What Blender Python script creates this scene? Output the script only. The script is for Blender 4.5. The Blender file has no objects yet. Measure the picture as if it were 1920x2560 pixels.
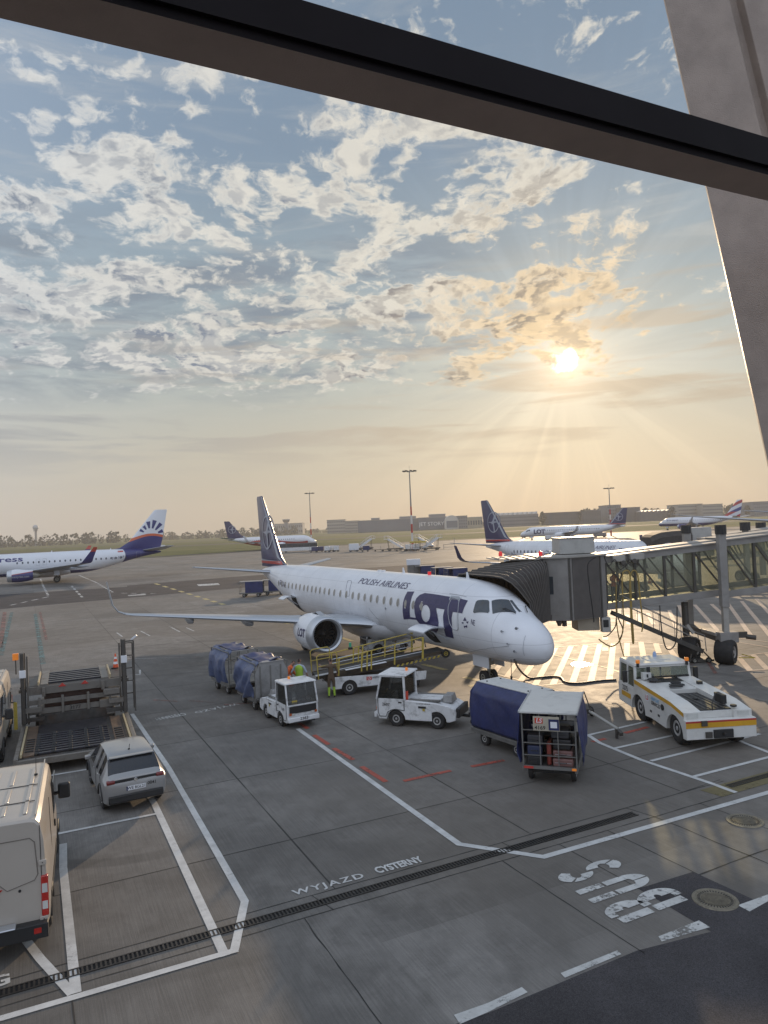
import bpy, bmesh, math, random
from mathutils import Vector, Matrix, noise
random.seed(7)
PI = math.pi
C = bpy.context.scene.collection
SC = bpy.context.scene
# ------------------------------------------------------------------ camera
EYE = 7.4
FPX = 1821.0                      # focal length in photo pixels (1920 x 2560)
PITCH, ROLL, GRID = math.radians(1.150), math.radians(-2.459), math.radians(26.09)
_f = Vector((0, math.cos(PITCH), math.sin(PITCH))); _r0 = Vector((1, 0, 0)); _u0 = _r0.cross(_f)
CR = _r0*math.cos(ROLL)+_u0*math.sin(ROLL); CU = -_r0*math.sin(ROLL)+_u0*math.cos(ROLL)
cam = bpy.data.cameras.new('camera'); camo = bpy.data.objects.new('camera', cam); C.objects.link(camo)
camo.matrix_world = Matrix(((CR.x, CU.x, -_f.x, 0), (CR.y, CU.y, -_f.y, 0), (CR.z, CU.z, -_f.z, EYE), (0, 0, 0, 1)))
cam.sensor_fit = 'VERTICAL'; cam.sensor_height = 36.0; cam.lens = 36.0*FPX/2560.0
cam.clip_start = 0.05; cam.clip_end = 20000
SC.camera = camo
def ray(px, py): return CR*(px-960)-CU*(py-1280)+_f*FPX
def G(px, py, z=0.0):             # photo point lying at height z -> world
    d = ray(px, py); t = (z-EYE)/d.z; return Vector((d.x*t, d.y*t, z))
def DP(px, py, y):                # photo point lying at distance y in front of the window
    d = ray(px, py); t = y/d.y; return Vector((d.x*t, y, EYE+d.z*t))
# ------------------------------------------------------------------ view, world, sun
SC.view_settings.view_transform = 'Standard'; SC.view_settings.look = 'None'
SC.view_settings.exposure = 0.0; SC.view_settings.gamma = 1.0
SUN = ray(1415, 905).normalized()
SUN_EL = math.asin(SUN.z); SUN_AZ = math.atan2(SUN.x, SUN.y)
world = bpy.data.worlds.new("World"); SC.world = world; world.use_nodes = True
class NT:
    def __init__(s, tree): s.t = tree; s.n = tree.nodes; s.l = tree.links
    def new(s, ty, **kw):
        n = s.n.new(ty)
        for k, v in kw.items(): setattr(n, k, v)
        return n
    def put(s, sock, v):
        if isinstance(v, bpy.types.NodeSocket): s.l.new(v, sock)
        elif v is not None:
            if hasattr(sock.default_value, '__len__') and hasattr(v, '__len__') and len(v) == 3 and len(sock.default_value) == 4: v = (*v, 1)
            sock.default_value = v
    def m(s, op, a, b=None, c=None, clamp=False):
        n = s.new('ShaderNodeMath', operation=op, use_clamp=clamp); s.put(n.inputs[0], a)
        if b is not None: s.put(n.inputs[1], b)
        if c is not None: s.put(n.inputs[2], c)
        return n.outputs[0]
    def v(s, op, a, b=None):
        n = s.new('ShaderNodeVectorMath', operation=op); s.put(n.inputs[0], a)
        if b is not None: s.put(n.inputs[3 if op == 'SCALE' else 1], b)
        return n.outputs['Value'] if op in ('DOT_PRODUCT', 'LENGTH') else n.outputs[0]
    def mix(s, f, a, b, bt='MIX'):
        n = s.new('ShaderNodeMix', data_type='RGBA', blend_type=bt); s.put(n.inputs[0], f); s.put(n.inputs[6], a); s.put(n.inputs[7], b); return n.outputs[2]
    def ss(s, x, a, b, lo=0.0, hi=1.0):
        n = s.new('ShaderNodeMapRange', interpolation_type='SMOOTHSTEP'); s.put(n.inputs[0], x)
        for i, q in enumerate((a, b, lo, hi)): n.inputs[i+1].default_value = q
        return n.outputs[0]
    def noise(s, vec, scale, detail=4, rough=.5, dist=0.0, out=0, dim='3D'):
        n = s.new('ShaderNodeTexNoise', noise_dimensions=dim); s.put(n.inputs['Vector'], vec)
        n.inputs['Scale'].default_value = scale; n.inputs['Detail'].default_value = detail; n.inputs['Roughness'].default_value = rough; n.inputs['Distortion'].default_value = dist
        return n.outputs[out]
    def comb(s, x, y, z=0.0):
        n = s.new('ShaderNodeCombineXYZ'); s.put(n.inputs[0], x); s.put(n.inputs[1], y); s.put(n.inputs[2], z); return n.outputs[0]
    def sep(s, v):
        n = s.new('ShaderNodeSeparateXYZ'); s.put(n.inputs[0], v); return n.outputs
    def ramp(s, f, stops, interp='LINEAR'):
        n = s.new('ShaderNodeValToRGB'); n.color_ramp.interpolation = interp; e = n.color_ramp.elements
        while len(e) < len(stops): e.new(0.5)
        for i, (p, c) in enumerate(stops): e[i].position = p; e[i].color = (*c, 1)
        s.put(n.inputs[0], f); return n.outputs[0]
def lin(r, g, b): return tuple(((x/255+.055)/1.055)**2.4 if x > 10 else x/255/12.92 for x in (r, g, b))
CLOUD_OFF = (3.1, 7.7, 0.0)
def build_world():
    N = NT(world.node_tree); N.n.clear()
    out = N.new('ShaderNodeOutputWorld'); bg = N.new('ShaderNodeBackground')
    geo = N.new('ShaderNodeTexCoord'); D = N.v('NORMALIZE', geo.outputs['Generated'])
    sx, sy, sz = N.sep(D)
    el = N.m('ARCSINE', N.m('MAXIMUM', sz, 0.0))                       # radians
    eld = N.m('MULTIPLY', el, 180/PI)
    sky = N.new('ShaderNodeTexSky', sky_type='NISHITA', sun_disc=False)
    sky.sun_elevation = SUN_EL; sky.sun_rotation = SUN_AZ; sky.air_density = 1.0; sky.dust_density = 2.0; sky.ozone_density = 1.5; sky.altitude = 100
    nish = N.v('SCALE', sky.outputs[0], 0.10)
    grad = N.ramp(N.m('DIVIDE', eld, 60.0), [(0.0, lin(190, 177, 158)), (.10, lin(192, 186, 170)), (.19, lin(176, 184, 180)), (.30, lin(150, 167, 176)), (.46, lin(126, 147, 168)), (1.0, lin(104, 128, 156))])
    cosS = N.v('DOT_PRODUCT', D, tuple(SUN)); ang = N.m('MULTIPLY', N.m('ARCCOSINE', N.m('MINIMUM', cosS, 0.99999)), 180/PI)
    far = N.ss(ang, 20, 110)                                            # sky away from the sun is raised brighter and bluer, filling camera-facing sides
    base = N.mix(far, grad, (.78, .88, 1.06))
    base = N.mix(.06, base, nish)
    # broad aureole round the sun
    g1 = N.m('EXPONENT', N.m('MULTIPLY', ang, -1/9.0)); g2 = N.m('EXPONENT', N.m('MULTIPLY', ang, -1/2.1))
    # clouds: directions projected on a cloud deck
    inv = N.m('DIVIDE', 1.0, N.m('ADD', N.m('MAXIMUM', sz, 0.0), 0.26))
    P = N.comb(N.m('MULTIPLY', sx, inv), N.m('MULTIPLY', sy, inv), 0.0)
    Pw = N.v('ADD', P, N.v('SCALE', N.v('SUBTRACT', N.noise(P, 3.0, 4, out=1), (.5, .5, .5)), .16))
    Pf = N.v('ADD', Pw, N.v('SCALE', N.v('SUBTRACT', N.noise(P, 26.0, 3, out=1), (.5, .5, .5)), .030))
    def vor(V, sc):
        n = N.new('ShaderNodeTexVoronoi', feature='F1', voronoi_dimensions='2D'); N.put(n.inputs['Vector'], V); n.inputs['Scale'].default_value = sc; return n.outputs[0]
    def dens(V):
        W = N.v('ADD', V, CLOUD_OFF)
        a = N.noise(W, 7.6, 10, .64, dim='2D')
        b = N.m('ADD', N.m('MULTIPLY', N.m('SUBTRACT', .45, vor(W, 21.0)), .13), N.m('MULTIPLY', N.m('SUBTRACT', .45, vor(W, 52.0)), .055))
        return N.m('ADD', a, b)
    n1 = dens(Pf)
    sunP = (SUN.x/(SUN.z+.26), SUN.y/(SUN.z+.26), 0)
    toS = N.v('NORMALIZE', N.v('ADD', N.v('NORMALIZE', N.v('SUBTRACT', sunP, P)), (.3, -.8, 0)))
    def soft(V): W = N.v('ADD', V, CLOUD_OFF); return N.m('ADD', N.noise(W, 8.2, 4, .5, dim='2D'), N.m('MULTIPLY', N.noise(W, 21.0, 4, .55, dim='2D'), .45))
    r1 = soft(Pw); n2 = soft(N.v('ADD', Pw, N.v('SCALE', toS, .020)))
    n3 = N.noise(N.v('ADD', N.v('ADD', Pf, CLOUD_OFF), N.v('SCALE', toS, .04)), 8.2, 3, .5)
    cover = N.noise(N.v('ADD', N.v('MULTIPLY', P, (1.0, 1.6, 1)), (4.2, 1.3, 0)), 3.1, 2, .5)
    band = N.ramp(N.m('DIVIDE', eld, 45.0), [(0.0, (0, 0, 0)), (.20, (.0, .0, .0)), (.25, (.72, .5, .5)), (.34, (1.12, 1, 1)), (.47, (.76, .66, .66)), (.62, (.72, .74, .74)), (.80, (.45, .42, .42)), (1, (.40, .42, .42))])
    bandv = N.sep(band)[0]
    az = N.m('ARCTAN2', sx, sy)
    bandv = N.m('MULTIPLY', bandv, N.m('SUBTRACT', 1.0, N.m('MULTIPLY', N.ss(az, .27, .38), .75)))
    thr = N.m('SUBTRACT', N.m('ADD', n1, N.m('MULTIPLY', N.m('SUBTRACT', cover, .5), .46)), N.m('SUBTRACT', .672, N.m('MULTIPLY', bandv, .215)))
    mask = N.m('MULTIPLY', N.ss(thr, -.040, .105), N.ss(eld, 8.0, 12.0))
    thick = N.ss(thr, .03, .20)
    rim = N.ss(N.m('SUBTRACT', r1, n2), -.075, .075)
    bulk = N.ss(N.m('SUBTRACT', n3, n1), -.16, .14)
    bright = N.mix(N.ss(ang, 3, 15), lin(252, 222, 176), N.mix(N.ss(ang, 15, 50), lin(234, 228, 214), lin(222, 224, 224)))
    grey = N.mix(N.ss(ang, 5, 26), lin(160, 146, 130), lin(122, 134, 152))
    low = N.ss(eld, 12, 20, 1.0, 0.0)
    shade = N.m('MULTIPLY', N.m('ADD', thick, N.m('MULTIPLY', low, .40), clamp=True), N.m('SUBTRACT', 1.15, N.m('MULTIPLY', rim, .95)), clamp=True)
    shade = N.m('MULTIPLY', shade, N.m('ADD', .50, N.m('MULTIPLY', bulk, .8)), clamp=True)
    cl = N.mix(shade, bright, grey)
    bank = N.noise(N.comb(N.m('MULTIPLY', sx, 2.4), N.m('MULTIPLY', sy, 1.0), N.m('MULTIPLY', sz, 11.0)), 2.3, 7, .58, .5)
    bm_ = N.m('MULTIPLY', N.m('MULTIPLY', N.ss(bank, .40, .62), N.ss(eld, 8.5, 12.5)), N.m('MULTIPLY', N.m('SUBTRACT', 1.0, N.ss(eld, 19, 25)), N.m('SUBTRACT', 1.0, N.ss(az, .02, .26))))
    base = N.mix(N.m('MULTIPLY', bm_, .85), base, lin(134, 145, 158))
    col = N.mix(N.m('MULTIPLY', mask, .93), base, cl)
    # low thin streaks
    st = N.noise(N.comb(N.m('MULTIPLY', sx, 3.0), N.m('MULTIPLY', sy, 1.0), N.m('MULTIPLY', sz, 26.0)), 1.6, 6, .55, .4)
    stm = N.m('MULTIPLY', N.ss(st, .50, .66), N.m('MULTIPLY', N.ss(eld, 3, 8), N.m('SUBTRACT', 1.0, N.ss(eld, 12, 22))))
    col = N.mix(N.m('MULTIPLY', stm, .62), col, N.mix(N.ss(ang, 5, 40), lin(205, 184, 156), lin(158, 162, 166)))
    st2 = N.noise(N.comb(N.m('MULTIPLY', sx, 2.0), N.m('MULTIPLY', sy, 1.0), N.m('MULTIPLY', sz, 15.0)), 2.1, 7, .6, .5)
    col = N.mix(N.m('MULTIPLY', N.m('MULTIPLY', N.ss(st2, .5, .72), .22), N.m('MULTIPLY', N.ss(eld, 6, 12), N.m('SUBTRACT', 1.0, N.ss(eld, 20, 60)))), col, lin(226, 220, 208))
    # sunbeams fanning out through the cloud gaps
    A = Vector((0, 0, 1)).cross(SUN).normalized(); B = SUN.cross(A)
    th = N.m('ARCTAN2', N.v('DOT_PRODUCT', D, tuple(A)), N.v('DOT_PRODUCT', D, tuple(B)))
    rays = N.noise(N.comb(N.m('MULTIPLY', N.m('COSINE', th), 1.0), N.m('SINE', th), N.m('MULTIPLY', ang, .004)), 5.5, 4, .6)
    rm = N.m('MULTIPLY', N.m('SUBTRACT', N.ss(rays, .38, .64), .42), N.m('MULTIPLY', N.ss(ang, 1.5, 6.0), N.m('EXPONENT', N.m('MULTIPLY', ang, -1/14.0))))
    rf = N.m('ADD', 1.0, N.m('MULTIPLY', rm, .16))
    col = N.v('SCALE', col, rf)
    # cloud in front of the sun breaks its glare
    hide = N.m('SUBTRACT', 1.0, N.m('MULTIPLY', N.m('MULTIPLY', mask, thick), .65))
    glow = N.v('SCALE', (1.0, .74, .44), N.m('ADD', N.m('MULTIPLY', g1, .028), N.m('MULTIPLY', N.m('MULTIPLY', g2, .85), hide)))
    disc = N.m('MULTIPLY', N.ss(N.m('ADD', ang, N.m('MULTIPLY', N.noise(D, 60, 3), 2.2)), 1.45, 2.15, 1.0, 0.0), 3.0)
    col = N.v('ADD', N.v('ADD', col, glow), N.v('SCALE', (1.0, .86, .62), disc))
    ground = N.ss(sz, -.02, .0)
    col = N.mix(ground, lin(120, 112, 100), col)
    N.put(bg.inputs[0], col); bg.inputs[1].default_value = 1.0
    N.l.new(bg.outputs[0], out.inputs[0])
build_world()
sl = bpy.data.lights.new('sun', 'SUN'); sl.energy = 3.4; sl.angle = math.radians(0.5); sl.color = (1.0, .74, .47)
so = bpy.data.objects.new('sun', sl); C.objects.link(so); so.rotation_euler = SUN.to_track_quat('Z', 'Y').to_euler()
# ------------------------------------------------------------------ materials
MATS = {}
def mat(name, col, rough=.5, metal=0.0, var=.10, vs=2.0, bump=0.0, bs=60.0, dirt=0.0, dcol=(.05, .045, .04), ds=1.2, emit=0, coat=0, alpha=None, spec=None):
    if name in MATS: return MATS[name]
    m = bpy.data.materials.new(name); m.use_nodes = True; N = NT(m.node_tree); b = N.n['Principled BSDF']
    tc = N.new('ShaderNodeTexCoord'); O = tc.outputs['Object']
    c = N.mix(N.ss(N.noise(O, vs, 5, .6), .25, .75), tuple(x*(1-var) for x in col), tuple(min(1, x*(1+var)) for x in col))
    if dirt:
        d = N.m('MULTIPLY', N.ss(N.noise(O, ds, 8, .68, .3), .48, .72), dirt)
        c = N.mix(d, c, dcol)
        N.put(b.inputs['Roughness'], N.m('ADD', N.m('MULTIPLY', d, .3), rough))
    else: N.put(b.inputs['Roughness'], N.m('ADD', N.m('MULTIPLY', N.noise(O, vs*3, 3), .12), rough-.06))
    N.put(b.inputs['Base Color'], c); b.inputs['Metallic'].default_value = metal
    if coat: b.inputs['Coat Weight'].default_value = coat; b.inputs['Coat Roughness'].default_value = .08
    if spec is not None: b.inputs['Specular IOR Level'].default_value = spec
    if bump:
        bn = N.new('ShaderNodeBump'); bn.inputs['Strength'].default_value = bump; bn.inputs['Distance'].default_value = .02
        N.put(bn.inputs['Height'], N.noise(O, bs, 4)); N.l.new(bn.outputs[0], b.inputs['Normal'])
    if emit: b.inputs['Emission Color'].default_value = (*col, 1); b.inputs['Emission Strength'].default_value = emit
    MATS[name] = m; return m
def glassmat(name, tint, op=.35, rough=.04):
    if name in MATS: return MATS[name]
    m = bpy.data.materials.new(name); m.use_nodes = True; N = NT(m.node_tree); N.n.clear()
    o = N.new('ShaderNodeOutputMaterial'); tr = N.new('ShaderNodeBsdfTransparent'); gl = N.new('ShaderNodeBsdfGlossy'); df = N.new('ShaderNodeBsdfDiffuse'); fr = N.new('ShaderNodeFresnel'); fr.inputs[0].default_value = 1.5
    tr.inputs[0].default_value = (*[1-(1-t)*.45 for t in tint], 1); gl.inputs['Roughness'].default_value = rough
    tc = N.new('ShaderNodeTexCoord')
    N.put(df.inputs[0], N.mix(N.ss(N.noise(tc.outputs['Object'], 1.3, 4), .3, .7), tuple(x*.8 for x in tint), tint))
    m1 = N.new('ShaderNodeMixShader'); m1.inputs[0].default_value = op; N.l.new(tr.outputs[0], m1.inputs[1]); N.l.new(df.outputs[0], m1.inputs[2])
    m2 = N.new('ShaderNodeMixShader'); N.l.new(fr.outputs[0], m2.inputs[0]); N.l.new(m1.outputs[0], m2.inputs[1]); N.l.new(gl.outputs[0], m2.inputs[2]); N.l.new(m2.outputs[0], o.inputs[0])
    MATS[name] = m; return m
def paintmat(name, col, wear=.25, rough=.6):        # road paint, worn through to the concrete below
    if name in MATS: return MATS[name]
    m = bpy.data.materials.new(name); m.use_nodes = True; N = NT(m.node_tree); b = N.n['Principled BSDF']; o = [n for n in N.n if n.type == 'OUTPUT_MATERIAL'][0]
    tc = N.new('ShaderNodeTexCoord'); O = tc.outputs['Object']
    N.put(b.inputs['Base Color'], N.mix(N.ss(N.noise(O, 2.5, 8, .7), .3, .75), tuple(x*.72 for x in col), col)); b.inputs['Roughness'].default_value = rough
    tr = N.new('ShaderNodeBsdfTransparent'); mx = N.new('ShaderNodeMixShader')
    n = N.m('ADD', N.m('MULTIPLY', N.noise(O, 9, 8, .75), .6), N.m('MULTIPLY', N.noise(O, 1.1, 3), .4))
    N.put(mx.inputs[0], N.ss(n, .60-wear*.22, .68-wear*.16, 1.0, 1.0-min(.92, wear*2.4)))
    N.l.new(tr.outputs[0], mx.inputs[1]); N.l.new(b.outputs[0], mx.inputs[2]); N.l.new(mx.outputs[0], o.inputs[0])
    MATS[name] = m; return m
# ------------------------------------------------------------------ mesh helpers
class MB:
    def __init__(s): s.v = []; s.f = []; s.mi = []; s.ms = []
    def k(s, m):
        if m is None: m = s.ms[0] if s.ms else None
        if m not in s.ms: s.ms.append(m)
        return s.ms.index(m)
    def add(s, vs, fs, m=None, M=None):
        i = s.k(m) if (m is not None or s.ms) else 0; o = len(s.v)
        s.v += [(M @ Vector(v)) if M else Vector(v) for v in vs]
        s.f += [tuple(o+q for q in f) for f in fs]; s.mi += [i]*len(fs); return s
    def box(s, c, d, m=None, rz=0, M=None, taper=None):
        x, y, z = (q/2 for q in d); R = Matrix.Rotation(rz, 4, 'Z')
        vs = []
        for a, b, e in ((-1, -1, -1), (1, -1, -1), (1, 1, -1), (-1, 1, -1), (-1, -1, 1), (1, -1, 1), (1, 1, 1), (-1, 1, 1)):
            t = (taper if (taper and e > 0) else (1, 1)); vs.append(Vector(c)+R @ Vector((a*x*t[0], b*y*t[1], e*z)))
        return s.add(vs, [(0, 3, 2, 1), (4, 5, 6, 7), (0, 1, 5, 4), (1, 2, 6, 5), (2, 3, 7, 6), (3, 0, 4, 7)], m, M)
    def bar(s, p, q, w, h=None, m=None, up=(0, 0, 1)):       # square bar between two points
        p, q = Vector(p), Vector(q); h = h or w; d = (q-p); 
        if d.length < 1e-6: return s
        d.normalize(); u = Vector(up)
        if abs(d.dot(u)) > .98: u = Vector((1, 0, 0))
        a = d.cross(u).normalized()*w/2; b = a.cross(d).normalized()*h/2
        return s.add([p-a-b, p+a-b, p+a+b, p-a+b, q-a-b, q+a-b, q+a+b, q-a+b], [(0, 3, 2, 1), (4, 5, 6, 7), (0, 1, 5, 4), (1, 2, 6, 5), (2, 3, 7, 6), (3, 0, 4, 7)], m)
    def cyl(s, p, q, r, r2=None, n=14, m=None, caps=True):
        p, q = Vector(p), Vector(q); r2 = r if r2 is None else r2; d = (q-p).normalized(); u = Vector((0, 0, 1)) if abs(d.z) < .95 else Vector((1, 0, 0))
        a = d.cross(u).normalized(); b = a.cross(d)
        A = [p+(a*math.cos(t)+b*math.sin(t))*r for t in (2*PI*i/n for i in range(n))]; B = [q+(a*math.cos(t)+b*math.sin(t))*r2 for t in (2*PI*i/n for i in range(n))]
        fs = [(i, (i+1) % n, n+(i+1) % n, n+i) for i in range(n)]
        if caps: fs += [tuple(range(n))[::-1], tuple(range(n, 2*n))]
        return s.add(A+B, fs, m)
    def loft(s, rings, m=None, close=True, caps=(True, True), cb=None):
        n = len(rings[0]); o = len(s.v); s.v += [Vector(p) for r in rings for p in r]; k = s.k(m) if (m is not None or s.ms) else 0
        e = n if close else n-1
        for j in range(len(rings)-1):
            for i in range(e):
                s.f.append((o+j*n+i, o+j*n+(i+1) % n, o+(j+1)*n+(i+1) % n, o+(j+1)*n+i)); s.mi.append(k if cb is None else s.k(cb(j, i)))
        if close and caps[0]: s.f.append(tuple(o+i for i in range(n))[::-1]); s.mi.append(k)
        if close and caps[1]: s.f.append(tuple(o+(len(rings)-1)*n+i for i in range(n))); s.mi.append(k)
        return s
    def tube(s, pts, r, n=8, m=None):
        pts = [Vector(p) for p in pts]; rings = []; pa = None
        for i, p in enumerate(pts):
            d = (pts[min(i+1, len(pts)-1)]-pts[max(i-1, 0)]).normalized()
            if pa is None: u = Vector((0, 0, 1)) if abs(d.z) < .9 else Vector((1, 0, 0)); a = d.cross(u).normalized()
            else: a = (pa-d*pa.dot(d)).normalized()
            pa = a; b = a.cross(d); rr = r[i] if hasattr(r, '__len__') else r
            rings.append([p+(a*math.cos(2*PI*k/n)+b*math.sin(2*PI*k/n))*rr for k in range(n)])
        return s.loft(rings, m)
    def prism(s, poly, f, a, b, m=None):                       # f(u,v,w) -> 3D, polygon swept w=a..b
        n = len(poly); A = [f(u, v, a) for u, v in poly]; B = [f(u, v, b) for u, v in poly]
        return s.add(A+B, [tuple(range(n))[::-1], tuple(range(n, 2*n))]+[(i, (i+1) % n, n+(i+1) % n, n+i) for i in range(n)], m)
    def revolve(s, prof, org, ax, n=32, m=None, cb=None):      # prof: (along, radius)
        org = Vector(org); ax = Vector(ax).normalized(); u = Vector((0, 0, 1)) if abs(ax.z) < .9 else Vector((1, 0, 0)); a = ax.cross(u).normalized(); b = a.cross(ax)
        return s.loft([[org+ax*t+(a*math.cos(2*PI*i/n)+b*math.sin(2*PI*i/n))*max(r, 1e-4) for i in range(n)] for t, r in prof], m, caps=(False, False), cb=cb)
    def build(s, name, parent=None, mats=None, smooth=True, bevel=0, label=None, kind=None, loc=None, ang=35, org=None):
        if org is not None: s.v = [v-Vector(org) for v in s.v]
        me = bpy.data.meshes.new(name); me.from_pydata([tuple(v) for v in s.v], [], s.f)
        for m in (mats or s.ms): me.materials.append(m)
        for p, i in zip(me.polygons, s.mi): p.material_index = i
        bm = bmesh.new(); bm.from_mesh(me); bmesh.ops.recalc_face_normals(bm, faces=bm.faces[:])
        for f in bm.faces: f.smooth = smooth
        for e in bm.edges:
            if len(e.link_faces) == 2 and e.calc_face_angle(0) > math.radians(ang): e.smooth = False
        bm.to_mesh(me); bm.free(); me.update()
        o = bpy.data.objects.new(name, me); C.objects.link(o)
        if parent: o.parent = parent
        if loc is not None: o.location = loc
        if bevel:
            md = o.modifiers.new('bevel', 'BEVEL'); md.width = bevel; md.segments = 2; md.limit_method = 'ANGLE'; md.angle_limit = math.radians(40); md.harden_normals = False
        if label: o['label'] = label
        if kind: o['kind'] = kind
        return o
def thing(name, label, cat, loc=(0, 0, 0), rz=0, group=None):
    o = bpy.data.objects.new(name, None); C.objects.link(o); o.location = loc; o.rotation_euler = (0, 0, rz); o.empty_display_size = .3
    o['label'] = label; o['category'] = cat
    if group: o['group'] = group
    return o
def tag(o, label, cat, group=None, kind=None):
    o['label'] = label; o['category'] = cat
    if group: o['group'] = group
    if kind: o['kind'] = kind
    return o
def struct(o): o['kind'] = 'structure'; return o
def dup(root, loc=None, rz=None, label=None, group=None):
    kids = {}
    for o in list(C.objects):
        if o.parent: kids.setdefault(o.parent.name, []).append(o)
    def cp(o, par):
        c = o.copy(); C.objects.link(c); c.parent = par
        for k in kids.get(o.name, []): cp(k, c)
        return c
    r = cp(root, None)
    if loc is not None: r.location = loc
    if rz is not None: r.rotation_euler = (0, 0, rz)
    if label: r['label'] = label
    if group: r['group'] = group
    return r
def fine(bm, step):
    if not bm.verts: return
    for ax in (0, 1):
        lo = min(v.co[ax] for v in bm.verts); hi = max(v.co[ax] for v in bm.verts); k = math.floor(lo/step)+1
        while k*step < hi:
            no = Vector((0, 0, 0)); no[ax] = 1; co = Vector((0, 0, 0)); co[ax] = k*step
            bmesh.ops.bisect_plane(bm, geom=bm.verts[:]+bm.edges[:]+bm.faces[:], plane_co=co, plane_no=no); k += 1
def text2d(s, size=1.0, bold=0.0, slant=0.0, align='CENTER', step=None, sx=1.0, spacing=1.0):
    cu = bpy.data.curves.new('lettering', 'FONT'); cu.body = s; cu.size = size; cu.offset = bold*size; cu.align_x = align; cu.align_y = 'CENTER'; cu.shear = slant; cu.space_character = spacing; cu.resolution_u = 3
    ob = bpy.data.objects.new('lettering', cu); C.objects.link(ob); dg = bpy.context.evaluated_depsgraph_get(); dg.update()
    me = bpy.data.meshes.new_from_object(ob.evaluated_get(dg)); bm = bmesh.new(); bm.from_mesh(me)
    for v in bm.verts: v.co.x *= sx; v.co.z = 0
    if step: fine(bm, step)
    r = ([(v.co.x, v.co.y) for v in bm.verts], [tuple(v.index for v in f.verts) for f in bm.faces]) if not bm.verts.index_update() else None
    bm.free(); bpy.data.objects.remove(ob); bpy.data.curves.remove(cu); bpy.data.meshes.remove(me); return r
def poly2d(polys, step=None, holes=()):
    bm = bmesh.new()
    for P in polys:
        vs = [bm.verts.new((x, y, 0)) for x, y in P]; es = [bm.edges.new((vs[i], vs[(i+1) % len(vs)])) for i in range(len(vs))]
        if not holes: bmesh.ops.triangle_fill(bm, use_beauty=True, edges=es)
        else: allE = es
    if holes:
        for P in holes:
            vs = [bm.verts.new((x, y, 0)) for x, y in P]; allE += [bm.edges.new((vs[i], vs[(i+1) % len(vs)])) for i in range(len(vs))]
        bmesh.ops.triangle_fill(bm, use_beauty=True, edges=allE)
    if step: fine(bm, step)
    bm.verts.index_update(); r = ([(v.co.x, v.co.y) for v in bm.verts], [tuple(v.index for v in f.verts) for f in bm.faces]); bm.free(); return r
def mapped(name, vf, fn, m, parent=None, label=None, kind=None):
    vs, fs = vf; b = MB(); b.add([fn(x, y) for x, y in vs], fs, m)
    me = bpy.data.meshes.new(name); me.from_pydata([tuple(v) for v in b.v], [], b.f); me.materials.append(m)
    o = bpy.data.objects.new(name, me); C.objects.link(o)
    if parent: o.parent = parent
    if label: o['label'] = label
    if kind: o['kind'] = kind
    return o
def textm(name, s, m, parent, org, xd, yd, size, bold=0, slant=0, align='CENTER', sx=1.0, label=None, spacing=1.0):
    org, xd, yd = Vector(org), Vector(xd).normalized(), Vector(yd).normalized()
    return mapped(name, text2d(s, size, bold, slant, align, None, sx, spacing), lambda x, y: org+xd*x+yd*y, m, parent, label)
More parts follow.
